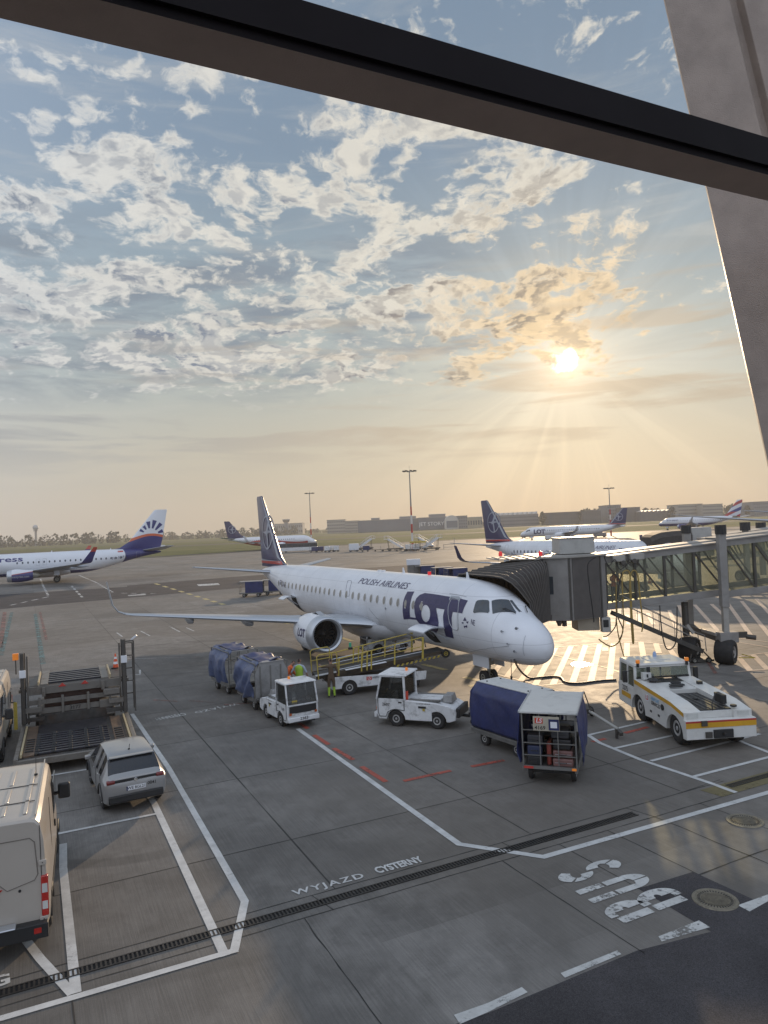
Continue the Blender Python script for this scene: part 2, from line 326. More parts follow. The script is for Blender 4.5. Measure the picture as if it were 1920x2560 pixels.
# ------------------------------------------------------------------ ground and its markings
cG, sG = math.cos(GRID), math.sin(GRID)
def UV(u, v, z=0.0): return Vector((u*cG-v*sG, u*sG+v*cG, z))
def concrete_mat(name, base, far=False, joints=True, grid5=True):
    m = bpy.data.materials.new(name); m.use_nodes = True; N = NT(m.node_tree); b = N.n['Principled BSDF']
    tc = N.new('ShaderNodeTexCoord'); O = tc.outputs['Object']; x, y, z = N.sep(O)
    u = N.m('ADD', N.m('MULTIPLY', x, cG), N.m('MULTIPLY', y, sG)); v = N.m('SUBTRACT', N.m('MULTIPLY', y, cG), N.m('MULTIPLY', x, sG))
    gu = N.m('DIVIDE', N.m('SUBTRACT', u, .45), 5.0); gv = N.m('DIVIDE', N.m('SUBTRACT', v, 16.95), 5.0)
    wn = N.new('ShaderNodeTexWhiteNoise'); N.put(wn.inputs[0], N.comb(N.m('FLOOR', gu), N.m('FLOOR', gv)))
    n1 = N.noise(O, .13, 5, .6); n2 = N.noise(O, 1.1, 8, .7, .3); n3 = N.noise(O, 28, 4, .7)
    c = N.mix(N.ss(n1, .32, .68), tuple(q*.68 for q in base), tuple(q*1.20 for q in base))
    c = N.mix(N.m('MULTIPLY', N.ss(n2, .35, .70), .7), c, tuple(q*.62 for q in base))
    c = N.mix(.55, c, N.mix(wn.outputs[0], (.36,)*3, (.62,)*3), 'OVERLAY')
    c = N.mix(N.m('MULTIPLY', n3, .55), c, (.55, .53, .50), 'MULTIPLY') if False else N.mix(.35, c, N.mix(n3, (.25,)*3, (.75,)*3), 'OVERLAY')
    # brushed finish: fine lines across each slab
    br = N.noise(N.comb(N.m('MULTIPLY', u, 34.0), N.m('MULTIPLY', v, .7)), 1.0, 3, .7)
    c = N.mix(.22, c, N.mix(N.ss(br, .3, .7), (.2,)*3, (.8,)*3), 'OVERLAY')
    # rubber and drip stains
    sp = N.noise(O, 3.3, 4, .8); c = N.mix(N.m('MULTIPLY', N.ss(sp, .66, .80), .35), c, tuple(q*.35 for q in base))
    ty = N.noise(N.v('ADD', N.comb(N.m('MULTIPLY', x, .55), N.m('MULTIPLY', y, .09)), N.v('SCALE', N.noise(O, .05, 2, out=1), 2.2)), 1.6, 5, .65)
    c = N.mix(N.m('MULTIPLY', N.ss(ty, .55, .70), .30), c, tuple(q*.5 for q in base))
    if joints:
        def line(g, w): 
            d = N.m('ABSOLUTE', N.m('SUBTRACT', N.m('FRACT', N.m('ADD', g, .5)), .5)); return N.ss(d, w*.5, w, 1.0, 0.0)
        j = N.m('MAXIMUM', line(gu, .006), line(gv, .006))
        jm = N.m('MULTIPLY', j, N.m('MULTIPLY', N.ss(N.noise(O, .35, 3), .30, .55), N.m('GREATER_THAN', v, 14.3)))
        c = N.mix(N.m('MULTIPLY', jm, .85), c, (.022, .021, .02))
    # dark drips and patched squares
    dr = N.noise(O, 7.0, 3, .7); c = N.mix(N.m('MULTIPLY', N.ss(dr, .70, .76), .55), c, tuple(q*.25 for q in base))
    pb = N.new('ShaderNodeTexWhiteNoise'); N.put(pb.inputs[0], N.comb(N.m('FLOOR', N.m('MULTIPLY', gu, 4.0)), N.m('FLOOR', N.m('MULTIPLY', gv, 3.0)))); c = N.mix(N.m('MULTIPLY', N.m('GREATER_THAN', pb.outputs[0], .965), .35), c, tuple(q*.6 for q in base))
    arc = N.new('ShaderNodeTexWave', wave_type='RINGS', rings_direction='Z'); N.put(arc.inputs['Vector'], N.v('ADD', O, (7.0, -19.0, 0))); arc.inputs['Scale'].default_value = .055; arc.inputs['Distortion'].default_value = 5.0; arc.inputs['Detail'].default_value = 2; arc.inputs['Detail Scale'].default_value = .6
    c = N.mix(N.m('MULTIPLY', N.m('MULTIPLY', N.ss(arc.outputs[1], .955, .99), N.ss(N.noise(O, .22, 3), .45, .62)), .45), c, tuple(q*.35 for q in base))
    # expansion seam colour drift: old slabs are browner
    c = N.mix(N.m('MULTIPLY', N.ss(N.noise(O, .045, 2), .42, .6), .35), c, (base[0]*1.08, base[1]*.96, base[2]*.82))
    N.put(b.inputs['Base Color'], c); N.put(b.inputs['Roughness'], N.m('ADD', .52, N.m('MULTIPLY', n2, .28))); b.inputs['Specular IOR Level'].default_value = .24
    bn = N.new('ShaderNodeBump'); bn.inputs['Strength'].default_value = .35; bn.inputs['Distance'].default_value = .01
    N.put(bn.inputs['Height'], N.m('ADD', N.m('MULTIPLY', n3, .6), br)); N.l.new(bn.outputs[0], b.inputs['Normal'])
    return m
def asphalt_mat(name, base, sc=70):
    m = bpy.data.materials.new(name); m.use_nodes = True; N = NT(m.node_tree); b = N.n['Principled BSDF']
    tc = N.new('ShaderNodeTexCoord'); O = tc.outputs['Object']
    vo = N.new('ShaderNodeTexVoronoi'); N.put(vo.inputs['Vector'], O); vo.inputs['Scale'].default_value = sc
    sp = N.ss(N.noise(O, sc*.8, 3, .8), .60, .74)
    c = N.mix(N.ss(N.noise(O, .35, 6, .65), .3, .7), tuple(q*.75 for q in base), tuple(q*1.25 for q in base))
    c = N.mix(.5, c, N.mix(vo.outputs[1], (.1,)*3, (.9,)*3), 'OVERLAY'); c = N.mix(N.m('MULTIPLY', sp, .6), c, (.22, .20, .17))
    N.put(b.inputs['Base Color'], c); b.inputs['Roughness'].default_value = .8; b.inputs['Specular IOR Level'].default_value = .15
    bn = N.new('ShaderNodeBump'); bn.inputs['Strength'].default_value = .6; bn.inputs['Distance'].default_value = .008
    N.put(bn.inputs['Height'], N.noise(O, sc, 3, .8)); N.l.new(bn.outputs[0], b.inputs['Normal']); return m
def grass_mat():
    m = bpy.data.materials.new('grass'); m.use_nodes = True; N = NT(m.node_tree); b = N.n['Principled BSDF']
    tc = N.new('ShaderNodeTexCoord'); O = tc.outputs['Object']
    st = N.noise(N.v('MULTIPLY', O, (.25, 1.0, 1)), .05, 6, .65)
    c = N.ramp(st, [(.3, (.045, .062, .018)), (.5, (.075, .092, .026)), (.62, (.115, .115, .040)), (.75, (.15, .135, .06))])
    c = N.mix(.6, c, N.mix(N.noise(O, 1.2, 6, .8), (.2,)*3, (.8,)*3), 'OVERLAY')
    N.put(b.inputs['Base Color'], c); b.inputs['Roughness'].default_value = .95; b.inputs['Specular IOR Level'].default_value = .15
    bn = N.new('ShaderNodeBump'); bn.inputs['Strength'].default_value = 1; bn.inputs['Distance'].default_value = .15
    N.put(bn.inputs['Height'], N.noise(O, 3, 6, .8)); N.l.new(bn.outputs[0], b.inputs['Normal']); return m
CONC = concrete_mat('concrete slabs', (.178, .168, .156))
ASPH = asphalt_mat('dark asphalt', (.056, .053, .056)); ASPF = asphalt_mat('taxiway asphalt', (.075, .070, .066), 8)
GRASS = grass_mat()
def sheet(name, pts, m, kind='structure', z=None, cuts=0):
    b = MB(); b.add([Vector((p[0], p[1], p[2] if z is None else z)) for p in [tuple(q) if len(q) > 2 else (q[0], q[1], 0) for q in pts]], [tuple(range(len(pts)))], m)
    o = b.build(name, smooth=False); o['kind'] = kind; return o
sheet('ground', [(-9000, -300), (9000, -300), (9000, 16000), (-9000, 16000)], GRASS, z=-.02)
# concrete apron out to the grass
ap = [(-700, -60), (700, -60), (700, 330), (330, 372), (110, 340)]+[(70, 330), (-20, 318), (-60, 268), (-110, 238), (-300, 190), (-700, 110)]
sheet('apron', ap, CONC, z=0.0)
# dark asphalt taxi lane crossing the apron
lo = [G(-700, 1560), G(0, 1523), G(600, 1470), G(1150, 1430), G(1700, 1392)]; hi = [G(1700, 1366), G(1150, 1404), G(600, 1441), G(318, 1464), G(318, 1467), G(0, 1487), G(-700, 1530)]
sheet('taxi_lane', lo+hi, ASPH, z=.004)
# taxiways in the grass
def band(name, pts, w, m, z):
    L = [Vector((p[0], p[1], 0)) for p in pts]; A, B = [], []
    for i, p in enumerate(L):
        d = (L[min(i+1, len(L)-1)]-L[max(i-1, 0)]).normalized(); n = Vector((-d.y, d.x, 0))*w/2; A.append(p+n); B.append(p-n)
    return sheet(name, A+B[::-1], m, z=z)
band('taxiway', [(-900, 470), (-300, 490), (200, 560), (900, 660)], 42, ASPF, .004)
band('runway', [(-1500, 700), (-300, 830), (500, 910), (1500, 1010)], 50, ASPF, .004)
band('shoulder_road', [(-700, 121), (-300, 201), (-110, 249), (-60, 279), (-22, 326), (68, 337), (108, 347), (330, 379), (700, 337)], 12, ASPH, .002)
# foreground road of asphalt, past the last slab
ed = [G(-400, 3050), G(700, 2760), G(1135, 2562), G(1220, 2533), G(1592, 2377)]
patch_pts = [G(1592, 2377), G(1781, 2327), G(1920, 2240), G(2500, 2030)]
fr = [p for p in ed]+[G(1781, 2329), G(1900, 2262), G(2500, 2060)]+[Vector((20, 10, 0)), Vector((20, -20, 0)), Vector((-20, -20, 0))]
sheet('service_road', fr, ASPH, z=.004)
sheet('asphalt_patch', [G(1597, 2222), G(1733, 2180), G(1920, 2266), G(1781, 2332)], ASPH, z=.006)
# joints near the window
JM = mat('joint seal', (.018, .017, .016), .7, var=.3, vs=8)
jb = MB()
def jline(a, b, w=.022, wob=.006):
    a, b = Vector(a), Vector(b); n = max(2, int((b-a).length/.25)); d = (b-a).normalized(); s = Vector((-d.y, d.x, 0)); A = []; B = []
    for i in range(n+1):
        p = a.lerp(b, i/n); k = w/2*(.7+.6*noise.noise(p*3)); o = s*noise.noise(p*1.3)*wob; A.append(p+o+s*k); B.append(p+o-s*k)
    for i in range(n): jb.add([A[i], A[i+1], B[i+1], B[i]], [(0, 1, 2, 3)], JM)
for u in (.45, 5.45, 10.45, 15.45, 20.45, 25.45): jline(UV(u, 14.18, .004), UV(u, 75, .004))
for v in (16.95, 21.95, 26.95, 31.95, 36.95, 41.95): jline(UV(-40, v, .004), UV(60, v, .004), .018)
for v in (14.18, 13.43): jline(UV(-12, v, .004), UV(17 if v > 14 else 15.2, v, .004), .035, .02)
jline(UV(15.2, 14.18, .004), UV(17, 14.3, .004), .03); jline(UV(15.2, 13.43, .004), UV(30, 13.5, .004), .035)
for u in (.42, 4.5, 9.08, 10.65, 12.1, 15.2): jline(UV(u, 13.43, .004), UV(u+(.02 if u < 9 else .06), 9.4 if u > 3 else 6, .004), .03, .03)
for u in (.42, 4.95, 9.6): jline(UV(u, 14.18, .004), UV(u+.15, 13.43, .004), .035, .03)
jline(UV(13.4, 14.2, .004), UV(13.62, 13.43, .004), .04, .03); jline(UV(13.62, 13.43, .004), UV(13.75, 9.4, .004), .04, .03); jline(UV(12.1, 10.85, .004), UV(22, 10.95, .004), .045, .04)
struct(jb.build('slab_joints', smooth=False))
# ---- painted markings
WH = paintmat('white road paint', (.60, .60, .585), .16); WHW = paintmat('worn white road paint', (.58, .58, .56), .42)
RED = paintmat('red road paint', (.42, .085, .055), .38); YEL = paintmat('yellow road paint', (.52, .42, .17), .35)
PNK = paintmat('pale pink road paint', (.62, .46, .34), .22); TEAL = paintmat('teal road paint', (.12, .22, .22), .75); FRED = paintmat('faded red road paint', (.28, .13, .105), .75)
def strip_mb(b, pts, w, m, z, cut=None):
    L = [Vector((p[0], p[1], z)) for p in pts]
    A, B = [], []
    for i, p in enumerate(L):
        d0 = (L[i]-L[i-1]).normalized() if i else (L[1]-L[0]).normalized(); d1 = (L[i+1]-L[i]).normalized() if i < len(L)-1 else d0
        t = (d0+d1).normalized(); n = Vector((-t.y, t.x, 0)); k = w/2/max(.4, n.dot(Vector((-d0.y, d0.x, 0)))); A.append(p+n*k); B.append(p-n*k)
    for i in range(len(L)-1): b.add([A[i], A[i+1], B[i+1], B[i]], [(0, 1, 2, 3)], m)
def line_px(b, px, w, m, z=.010): strip_mb(b, [G(*p) for p in px], w, m, z)
w1 = MB()
line_px(w1, [(330, 1785), (422, 1921), (612, 2254), (586, 2377)], .16, WH)
line_px(w1, [(370, 1985), (386, 2010), (563, 2391)], .17, WH, .0112)
line_px(w1, [(158, 2110), (158, 2170), (190, 2484)], .17, WH, .0104)
line_px(w1, [(60, 2345), (101, 2398), (181, 2486)], .16, WH, .0108)
line_px(w1, [(-200, 2605), (0, 2548), (595, 2375)], .15, WH, .0116)
line_px(w1, [(20, 2112), (156, 2083), (392, 2035)], .12, WH, .0120)
line_px(w1, [(100, 1945), (133, 1938), (260, 1917)], .13, WH)
line_px(w1, [(744, 1822), (853, 1900), (1148, 2111), (1359, 2143), (1920, 1982), (2300, 1873)], .17, WH)
line_px(w1, [(1470, 1838), (1500, 1858), (1602, 1900), (1781, 1960), (1840, 1982)], .15, WH, .0104)
line_px(w1, [(1538, 1871), (1770, 1820)], .13, WH, .0110); line_px(w1, [(1627, 1903), (1790, 1863), (1900, 1835)], .13, WH, .0112)
line_px(w1, [(1735, 1942), (1920, 1894), (2100, 1848)], .13, WH, .0114); line_px(w1, [(1455, 1842), (1614, 1805), (1720, 1780)], .13, WH, .0116)
line_px(w1, [(1830, 1846), (1854, 1855), (1920, 1881), (2050, 1935)], .14, WH, .0118)
struct(w1.build('lane_markings', smooth=False))
w2 = MB()
for a, b_, c, d in (((1220+.42194*430, 1900+.42194*1262), (1220+.42194*765, 1900+.42194*1128), (1220+.42194*790, 1900+.42194*1150), (1220+.42194*455, 1900+.42194*1290)), ((1220, 2507), (1220+.42194*200, 1900+.42194*1345), (1220+.42194*235, 1900+.42194*1375), (1220, 2530)),
    ((1220+.42194*1010, 1900+.42194*1045), (1220+.42194*1250, 1900+.42194*950), (1220+.42194*1315, 1900+.42194*990), (1220+.42194*1030, 1900+.42194*1075)), ((1220+.42194*1480, 1900+.42194*860), (1920, 2236), (1920, 2253), (1220+.42194*1550, 1900+.42194*897)), ((1135, 2537), (1220, 2507), (1220, 2530), (1150, 2560))):
    w2.add([G(*p, .010) for p in (a, b_, c, d)], [(0, 1, 2, 3)], WHW)
struct(w2.build('road_edge_dashes', smooth=False))
w3 = MB()
for px in ([(560, 1762), (645, 1757)], [(383, 1750), (444, 1754)], [(474, 1752), (536, 1757)], [(700, 1780), (770, 1822)], [(785, 1838), (822, 1862)], [(834, 1871), (883, 1900)], [(904, 1917), (965, 1955)], [(1009, 1953), (1127, 1927)], [(1178, 1917), (1260, 1901)], [(1480, 1855), (1514, 1847)], [(1562, 1833), (1620, 1818)], [(1225, 1610), (1320, 1590)], [(1690, 1655), (1735, 1662)], [(1770, 1655), (1790, 1685)]): line_px(w3, px, .17, RED if px[0][1] > 1770 else FRED)
line_px(w3, [(320, 1648), (620, 1640)], .06, FRED, .0108)
struct(w3.build('red_dashes', smooth=False))
w4 = MB()   # stand markings under the nose and the passenger bridge
def Z4(x, y): return (1250+.40386*x, 1500+.40386*y)
for px in ([(-120, 425), (330, 293), (640, 270), (850, 258), (960, 268), (1100, 300)], [(-40, 455), (250, 530), (480, 512), (720, 494)], [(330, 340), (680, 425), (800, 470)]): line_px(w4, [Z4(*p) for p in px], .13, YEL if px[0][0] == 330 else PNK, .0104 if px[0][0] == 330 else .010)
for a, b_ in (((25, 372), (-40, 455)), ((120, 372), (40, 478)), ((220, 370), (128, 502)), ((345, 296), (217, 528)), ((440, 288), (328, 523)), ((530, 281), (448, 515)), ((618, 275), (562, 505)), ((702, 270), (676, 500)), ((787, 266), (785, 350)), ((873, 262), (888, 350)), ((965, 270), (985, 330)), ((1040, 290), (1090, 360))): line_px(w4, [Z4(*a), Z4(*b_)], .30, PNK, .0112)
def Z5(x, y): return (1420+.3014*x, 1200+.3014*y)
for a, b_ in (((1410, 1465), (1510, 1582)), ((1535, 1452), (1655, 1572)), ((1650, 1440), (1780, 1560)), ((1780, 1425), (1920, 1545))): line_px(w4, [Z5(*a), Z5(*b_)], .28, PNK, .0112)
for px in ([(1380, 1472), (1659, 1432), (1900, 1400)], [(1380, 1592), (1659, 1572), (1950, 1545)], [(1400, 1345), (1659, 1388), (1950, 1440)], [(1310, 1300), (1659, 1345)]): line_px(w4, [Z5(*p) for p in px], .14, PNK, .010)
for a, b_ in (((920, 1040), (1000, 1240)), ((1050, 1035), (1240, 1250)), ((1190, 1030), (1300, 1130)), ((1320, 1015), (1540, 1325)), ((1440, 1005), (1690, 1310)), ((1560, 985), (1810, 1260)), ((1680, 970), (1930, 1210)), ((840, 1080), (900, 1230)), ((660, 1105), (710, 1200)), ((580, 1115), (600, 1200)), ((490, 1120), (505, 1200))): line_px(w4, [Z5(*a), Z5(*b_)], .28, PNK, .0116)
struct(w4.build('stand_hatching', smooth=False))
w5 = MB()
for k in range(9):
    t0 = k/9; a = Vector((388, 1459)).lerp(Vector((570, 1515)), t0); b_ = Vector((388, 1459)).lerp(Vector((570, 1515)), t0+.055); line_px(w5, [a, b_], .5, YEL)
for (x0, y0, x1, y1, n, w) in ((179, 1465, 208, 1496, 5, .3), (240, 1456, 284, 1482, 9, .3), (108, 1465, 121, 1490, 7, .3), (121, 1492, 14, 1516, 4, .3), (304, 1483, 400, 1484, 4, .3)):
    for k in range(n):
        a = Vector((x0, y0)).lerp(Vector((x1, y1)), k/n); b_ = Vector((x0, y0)).lerp(Vector((x1, y1)), (k+.55)/n); line_px(w5, [a, b_], w, WHW)
line_px(w5, [(101, 1447), (108, 1465)], .3, WHW); line_px(w5, [(197, 1438), (240, 1456)], .3, WHW)
w5.add([G(*p, .010) for p in ((492, 1461), (545, 1458), (550, 1462), (497, 1465))], [(0, 1, 2, 3)], WHW)
w5.add([G(*p, .010) for p in ((318, 1488), (362, 1485), (366, 1487), (322, 1490))], [(0, 1, 2, 3)], WHW)
for a, b_ in (((665, 1545), (688, 1550)), ((702, 1555), (722, 1560)), ((840, 1590), (880, 1603)), ((1057, 1661), (1115, 1675)), ((1160, 1693), (1200, 1702)), ((1172, 1716), (1190, 1713)), ((1513, 1572), (1513, 1580)), ((1513, 1590), (1513, 1600)), ((1513, 1617), (1513, 1628))): line_px(w5, [a, b_], .32, YEL)
for x0, y0, x1, y1, w, m in ((12, 1530, 0, 1620, .35, FRED), (30, 1530, 2, 1640, .3, TEAL), (88, 1535, 108, 1660, .3, TEAL), (100, 1530, 116, 1600, .22, FRED), (284, 1648, 600, 1641, .07, WHW), (150, 1555, 900, 1490, .05, WHW)): line_px(w5, [(x0, y0), (x1, y1)], w, m, .0104)
for a, b_ in (((292, 1582), (306, 1592)), ((423, 1566), (450, 1580)), ((465, 1569), (485, 1578)), ((352, 1578), (375, 1590)), ((350, 1685), (350, 1675)), ((338, 1687), (352, 1687))): line_px(w5, [a, b_], .10, WHW, .0112)
struct(w5.build('taxi_guidance_markings', smooth=False))
w6 = MB()   # ochre surround of the right-hand drain
w6.add([G(*p, .0065) for p in ((1750, 1975), (1920, 1928), (2200, 1850), (2200, 1882), (1920, 1958), (1805, 1992))], [(0, 1, 2, 3, 4, 5)], paintmat('ochre paint', (.16, .13, .055), .3))
struct(w6.build('drain_surround', smooth=False))
wp = MB(); pc = G(1452, 1661, .0135); rp = random.Random(3); wp.add([pc+Vector((math.cos(a)*.50*(1+.35*noise.noise(Vector((math.cos(a)*1.5, math.sin(a)*1.5, 4)))), math.sin(a)*.62*(1+.35*noise.noise(Vector((math.cos(a)*1.5, math.sin(a)*1.5, 9)))), 0)) for a in (2*PI*i/26 for i in range(26))], [tuple(range(26))], mat('standing water', (.02, .02, .02), .09, var=.1, spec=1.0)); struct(wp.build('water_puddle', smooth=False))
# ---- words on the ground
def ground_text(name, s, p0, p1, hgt, m, bold=.02, flip=False, sx=None, spacing=1.0):
    a, b_ = G(*p0, .013), G(*p1, .013); d = (b_-a); L = d.length; d.normalize(); n = Vector((-d.y, d.x, 0))
    vf = text2d(s, 1.0, bold, 0, 'LEFT', spacing=spacing); xs = [q[0] for q in vf[0]]; ys = [q[1] for q in vf[0]]; x0, x1, y0, y1 = min(xs), max(xs), min(ys), max(ys)
    o = mapped(name, vf, lambda x, y: a+d*((x-x0)/(x1-x0)*L)+n*((y-y0)/(y1-y0)*hgt), m, label=None); o['kind'] = 'structure'; return o
ground_text('exit_lettering', 'WYJAZD', (738, 2243), (916, 2197), .30, WH, .02, spacing=1.25)
ground_text('tanker_lettering', 'CYSTERNY', (946, 2184), (1062, 2153), .30, WH, .04)
ground_text('faint_exit_lettering', 'WYJAZD', (588, 1757), (481, 1779), .42, WHW, .01, spacing=1.25)
ground_text('faint_tanker_lettering', 'CYSTERNY', (459, 1782), (382, 1797), .42, WHW, .03)
ground_text('letter_g_marking', 'G', (-30, 2475), (26, 2458), .36, WHW, .03)
# BUS: letter tops point along -u, words run away from the window; stencil gaps
def bus_letters():
    bm_polys = []
    def arc(cx, cy, rx, ry, a0, a1, w, n=14):
        o = [(cx+rx*math.cos(a0+(a1-a0)*i/n), cy+ry*math.sin(a0+(a1-a0)*i/n)) for i in range(n+1)]
        q = [(cx+(rx-w)*math.cos(a0+(a1-a0)*i/n), cy+(ry-w*1.2)*math.sin(a0+(a1-a0)*i/n)) for i in range(n+1)][::-1]; return o+q
    w = .20; h = math.radians
    # B
    B = [[(0, .05), (w, .05), (w, .47), (0, .47)], [(0, .53), (w, .53), (w, .95), (0, .95)], arc(.36, .27, .30, .27, h(-88), h(88), w*.95), arc(.36, .74, .27, .26, h(-88), h(88), w*.95), [(w+.04, 0), (.36, 0), (.36, .10), (w+.04, .10)], [(w+.04, .90), (.36, .90), (.36, 1), (w+.04, 1)], [(w+.04, .44), (.36, .44), (.36, .55), (w+.04, .55)]]
    U = [[(0, .62), (w, .62), (w, 1), (0, 1)], [(0, .26), (w, .26), (w, .58), (0, .58)], [(.46, .62), (.46+w, .62), (.46+w, 1), (.46, 1)], [(.46, .26), (.46+w, .26), (.46+w, .58), (.46, .58)], arc(.33, .27, .33, .27, h(182), h(266), w*.9), arc(.33, .27, .33, .27, h(274), h(358), w*.9)]
    S = [arc(.33, .74, .32, .26, h(30), h(140), w*.8), arc(.33, .74, .32, .26, h(150), h(262), w*.8), arc(.33, .27, .32, .27, h(82), h(-50), w*.8), arc(.33, .27, .32, .27, h(-60), h(-150), w*.8)]
    b = MB(); rt = Vector((-sG, cG, 0)); up = Vector((-cG, -sG, 0))
    # each letter: its foot-left corner (spine end) and sizes measured on the ground
    for P, foot, wd, hh in ((B, (1729, 2246), .64, 1.80), (U, (1641, 2204), .54, 1.64), (S, (1569, 2165), .50, 1.60)):
        o = G(*foot, .013)
        for q in P:
            vs, fs = poly2d([q]); b.add([o+rt*(x*wd/.66)+up*(y*hh) for x, y in vs], fs, WHW)
    struct(b.build('bus_lettering', smooth=False))
bus_letters()
# ---- drains and manholes
STEEL = mat('dark cast iron', (.045, .042, .040), .5, .6, var=.3, vs=9, bump=.3, bs=30)
def drain(name, label, u0, u1, v, w=.23):
    root = thing(name, label, 'drain', UV(u0, v, 0), GRID); b = MB(); n = int((u1-u0)/.075); L = u1-u0
    b.box((L/2, 0, -.004), (L, w, .016), mat('drain pit', (.008, .008, .008), .9)); b.build('channel', root, smooth=False)
    g = MB()
    for i in range(n): g.box((i*.075+.02, 0, .008), (.034, w, .02), STEEL)
    for s in (-1, 1): g.box((L/2, s*(w/2-.012), .0095), (L, .026, .021), STEEL)
    g.build('grate', root, smooth=False)
drain('drain_channel', 'long slotted drain grate crossing the concrete in front of the parking bays', -9, 13.35, 13.80)
drain('drain_channel', 'short slotted drain grate inside the ochre painted strip at the right edge', 16.75, 26, 13.83, .20)
IRON = mat('worn cast iron', (.22, .195, .15), .42, .55, var=.25, vs=12, dirt=.6, ds=6)
def manhole(px, py, r, label):
    c = G(px, py); root = thing('manhole_cover', label, 'manhole cover', (c.x, c.y, .006), .4, 'round iron manhole covers')
    b = MB(); b.revolve([(0, r), (.014, r*.985), (.014, r*.84), (.006, r*.83), (.006, r*.80), (.013, r*.79), (.013, r*.62), (.006, r*.61), (.006, 0)], (0, 0, 0), (0, 0, 1), 48, IRON)
    for k in range(36):
        a = 2*PI*k/36; b.box((math.cos(a)*r*.70, math.sin(a)*r*.70, .016), (r*.12, r*.045, .006), STEEL, a)
    b.build('rim', root)
    g = MB(); n = 9
    for i in range(-n, n+1):
        t = i/n*r*.56; h = math.sqrt(max(0, (r*.58)**2-t*t))
        if h > .03: g.box((t, 0, .010), (r*.022, 2*h, .010), IRON); g.box((0, t, .0105), (2*h, r*.022, .010), IRON)
    g.build('grid', root, smooth=False)
manhole(1788, 2250, .42, 'round iron manhole cover set in the dark asphalt patch beside the bus lettering')
manhole(1862, 2053, .42, 'round iron manhole cover in the concrete slab near the right edge')
# ------------------------------------------------------------------ window frame the photo is taken through
FRM = mat('bronze anodised frame', (.36, .29, .245), .55, .15, var=.12, vs=9, bump=.25, bs=220)
FRD = mat('dark gasket and shaded face', (.010, .007, .008), .7, var=.2, spec=.15)  # gasket; also the transom's inner face, its backlit shade put into the colour
def window_frame():
    root = thing('window_frame', 'dark bronze window transom and slanting mullion close to the viewer, across the top and right', 'window frame', (0, 0, 0))
    hz = EYE+.90
    def atz(px, py, z): d = ray(px, py); t = (z-EYE)/d.z; return Vector((d.x*t, d.y*t, z))
    a0, a1 = atz(249, 0, hz), atz(1920, 437, hz); b0, b1 = atz(0, 44, hz), atz(1920, 503, hz)
    d = (a1-a0).normalized(); nrm = Vector((d.y, -d.x, 0))          # towards the room
    if nrm.y > 0: nrm = -nrm
    wd = abs((b0-a0).dot(nrm))*.5+abs((b1-a0).dot(nrm))*.5
    # height of the inner face from the third edge
    def hit(px, py):
        r_ = ray(px, py); t = (a0-Vector((0, 0, EYE))).dot(nrm)/r_.dot(nrm); return EYE+r_.z*t
    hh = (hit(758, 0)+hit(1920, 344))/2-hz
    p, q = a0-d*2.5, a0+d*5.5; o = -nrm*wd
    FRU = mat('lit transom bronze', (.60, .47, .39), .6, var=.08, vs=6, bump=.15, bs=260); b = MB(); b.add([p, q, q+o, p+o, p+Vector((0, 0, hh)), q+Vector((0, 0, hh)), q+o+Vector((0, 0, hh)), p+o+Vector((0, 0, hh))], [(0, 3, 2, 1), (4, 5, 6, 7), (2, 3, 7, 6), (1, 2, 6, 5), (3, 0, 4, 7)], FRU)  # paler than the mullion: light on the underside is put into this colour
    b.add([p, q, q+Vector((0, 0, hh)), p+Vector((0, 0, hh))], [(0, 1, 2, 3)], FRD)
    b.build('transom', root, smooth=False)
    g = MB(); z = Vector((0, 0, 1)); e = nrm*.012
    g.add([p+z*.018+nrm*.0015, q+z*.018+nrm*.0015, q+e+z*.018, p+e+z*.018, p+e+z*.028, q+e+z*.028, q+nrm*.0015+z*.028, p+nrm*.0015+z*.028], [(0, 1, 2, 3), (3, 2, 5, 4), (4, 5, 6, 7)], FRD)
    g.build('gasket', root, smooth=False)
    # slanting mullion outside the transom
    Y = 2.75
    def e2(p, q, t): return (p[0]+(q[0]-p[0])*t, p[1]+(q[1]-p[1])*t)
    def edge(p, q): return [DP(*e2(p, q, -.8), Y), DP(*e2(p, q, 2.0), Y)]
    E1 = edge((1659, 0), (1920, 1169)); EB = [DP(*e2((1659, 0), (1920, 1169), k), Y+.16) for k in (-.8, 2.0)]; E2 = edge((1809, 0), (1900, 331)) ; sl_ = (E1[1]-E1[0])
    def off(w): return [E1[0]+Vector((w, 0, 0)), E1[1]+Vector((w*1.25, 0, 0))]
    wa = (DP(1809, 0, Y)-DP(1659, 0, Y)).x
    m = MB(); back = Vector((0, .16, 0))
    prof = [(0, 0), (wa, 0), (wa+.015, .03), (wa+.04, .03), (wa+.05, 0), (wa+.15, 0), (wa+.165, .05), (wa+.165, .16), (0, .16)]
    rings = [[(E1[k]+Vector(((.004 if x == 0 else x)*(1, 1.3)[k], y, 0))) if (x, y) != (0, .16) else EB[k] for x, y in prof] for k in (0, 1)]
    m.loft(rings, FRM); m.build('mullion', root, smooth=False, bevel=.002)
window_frame()
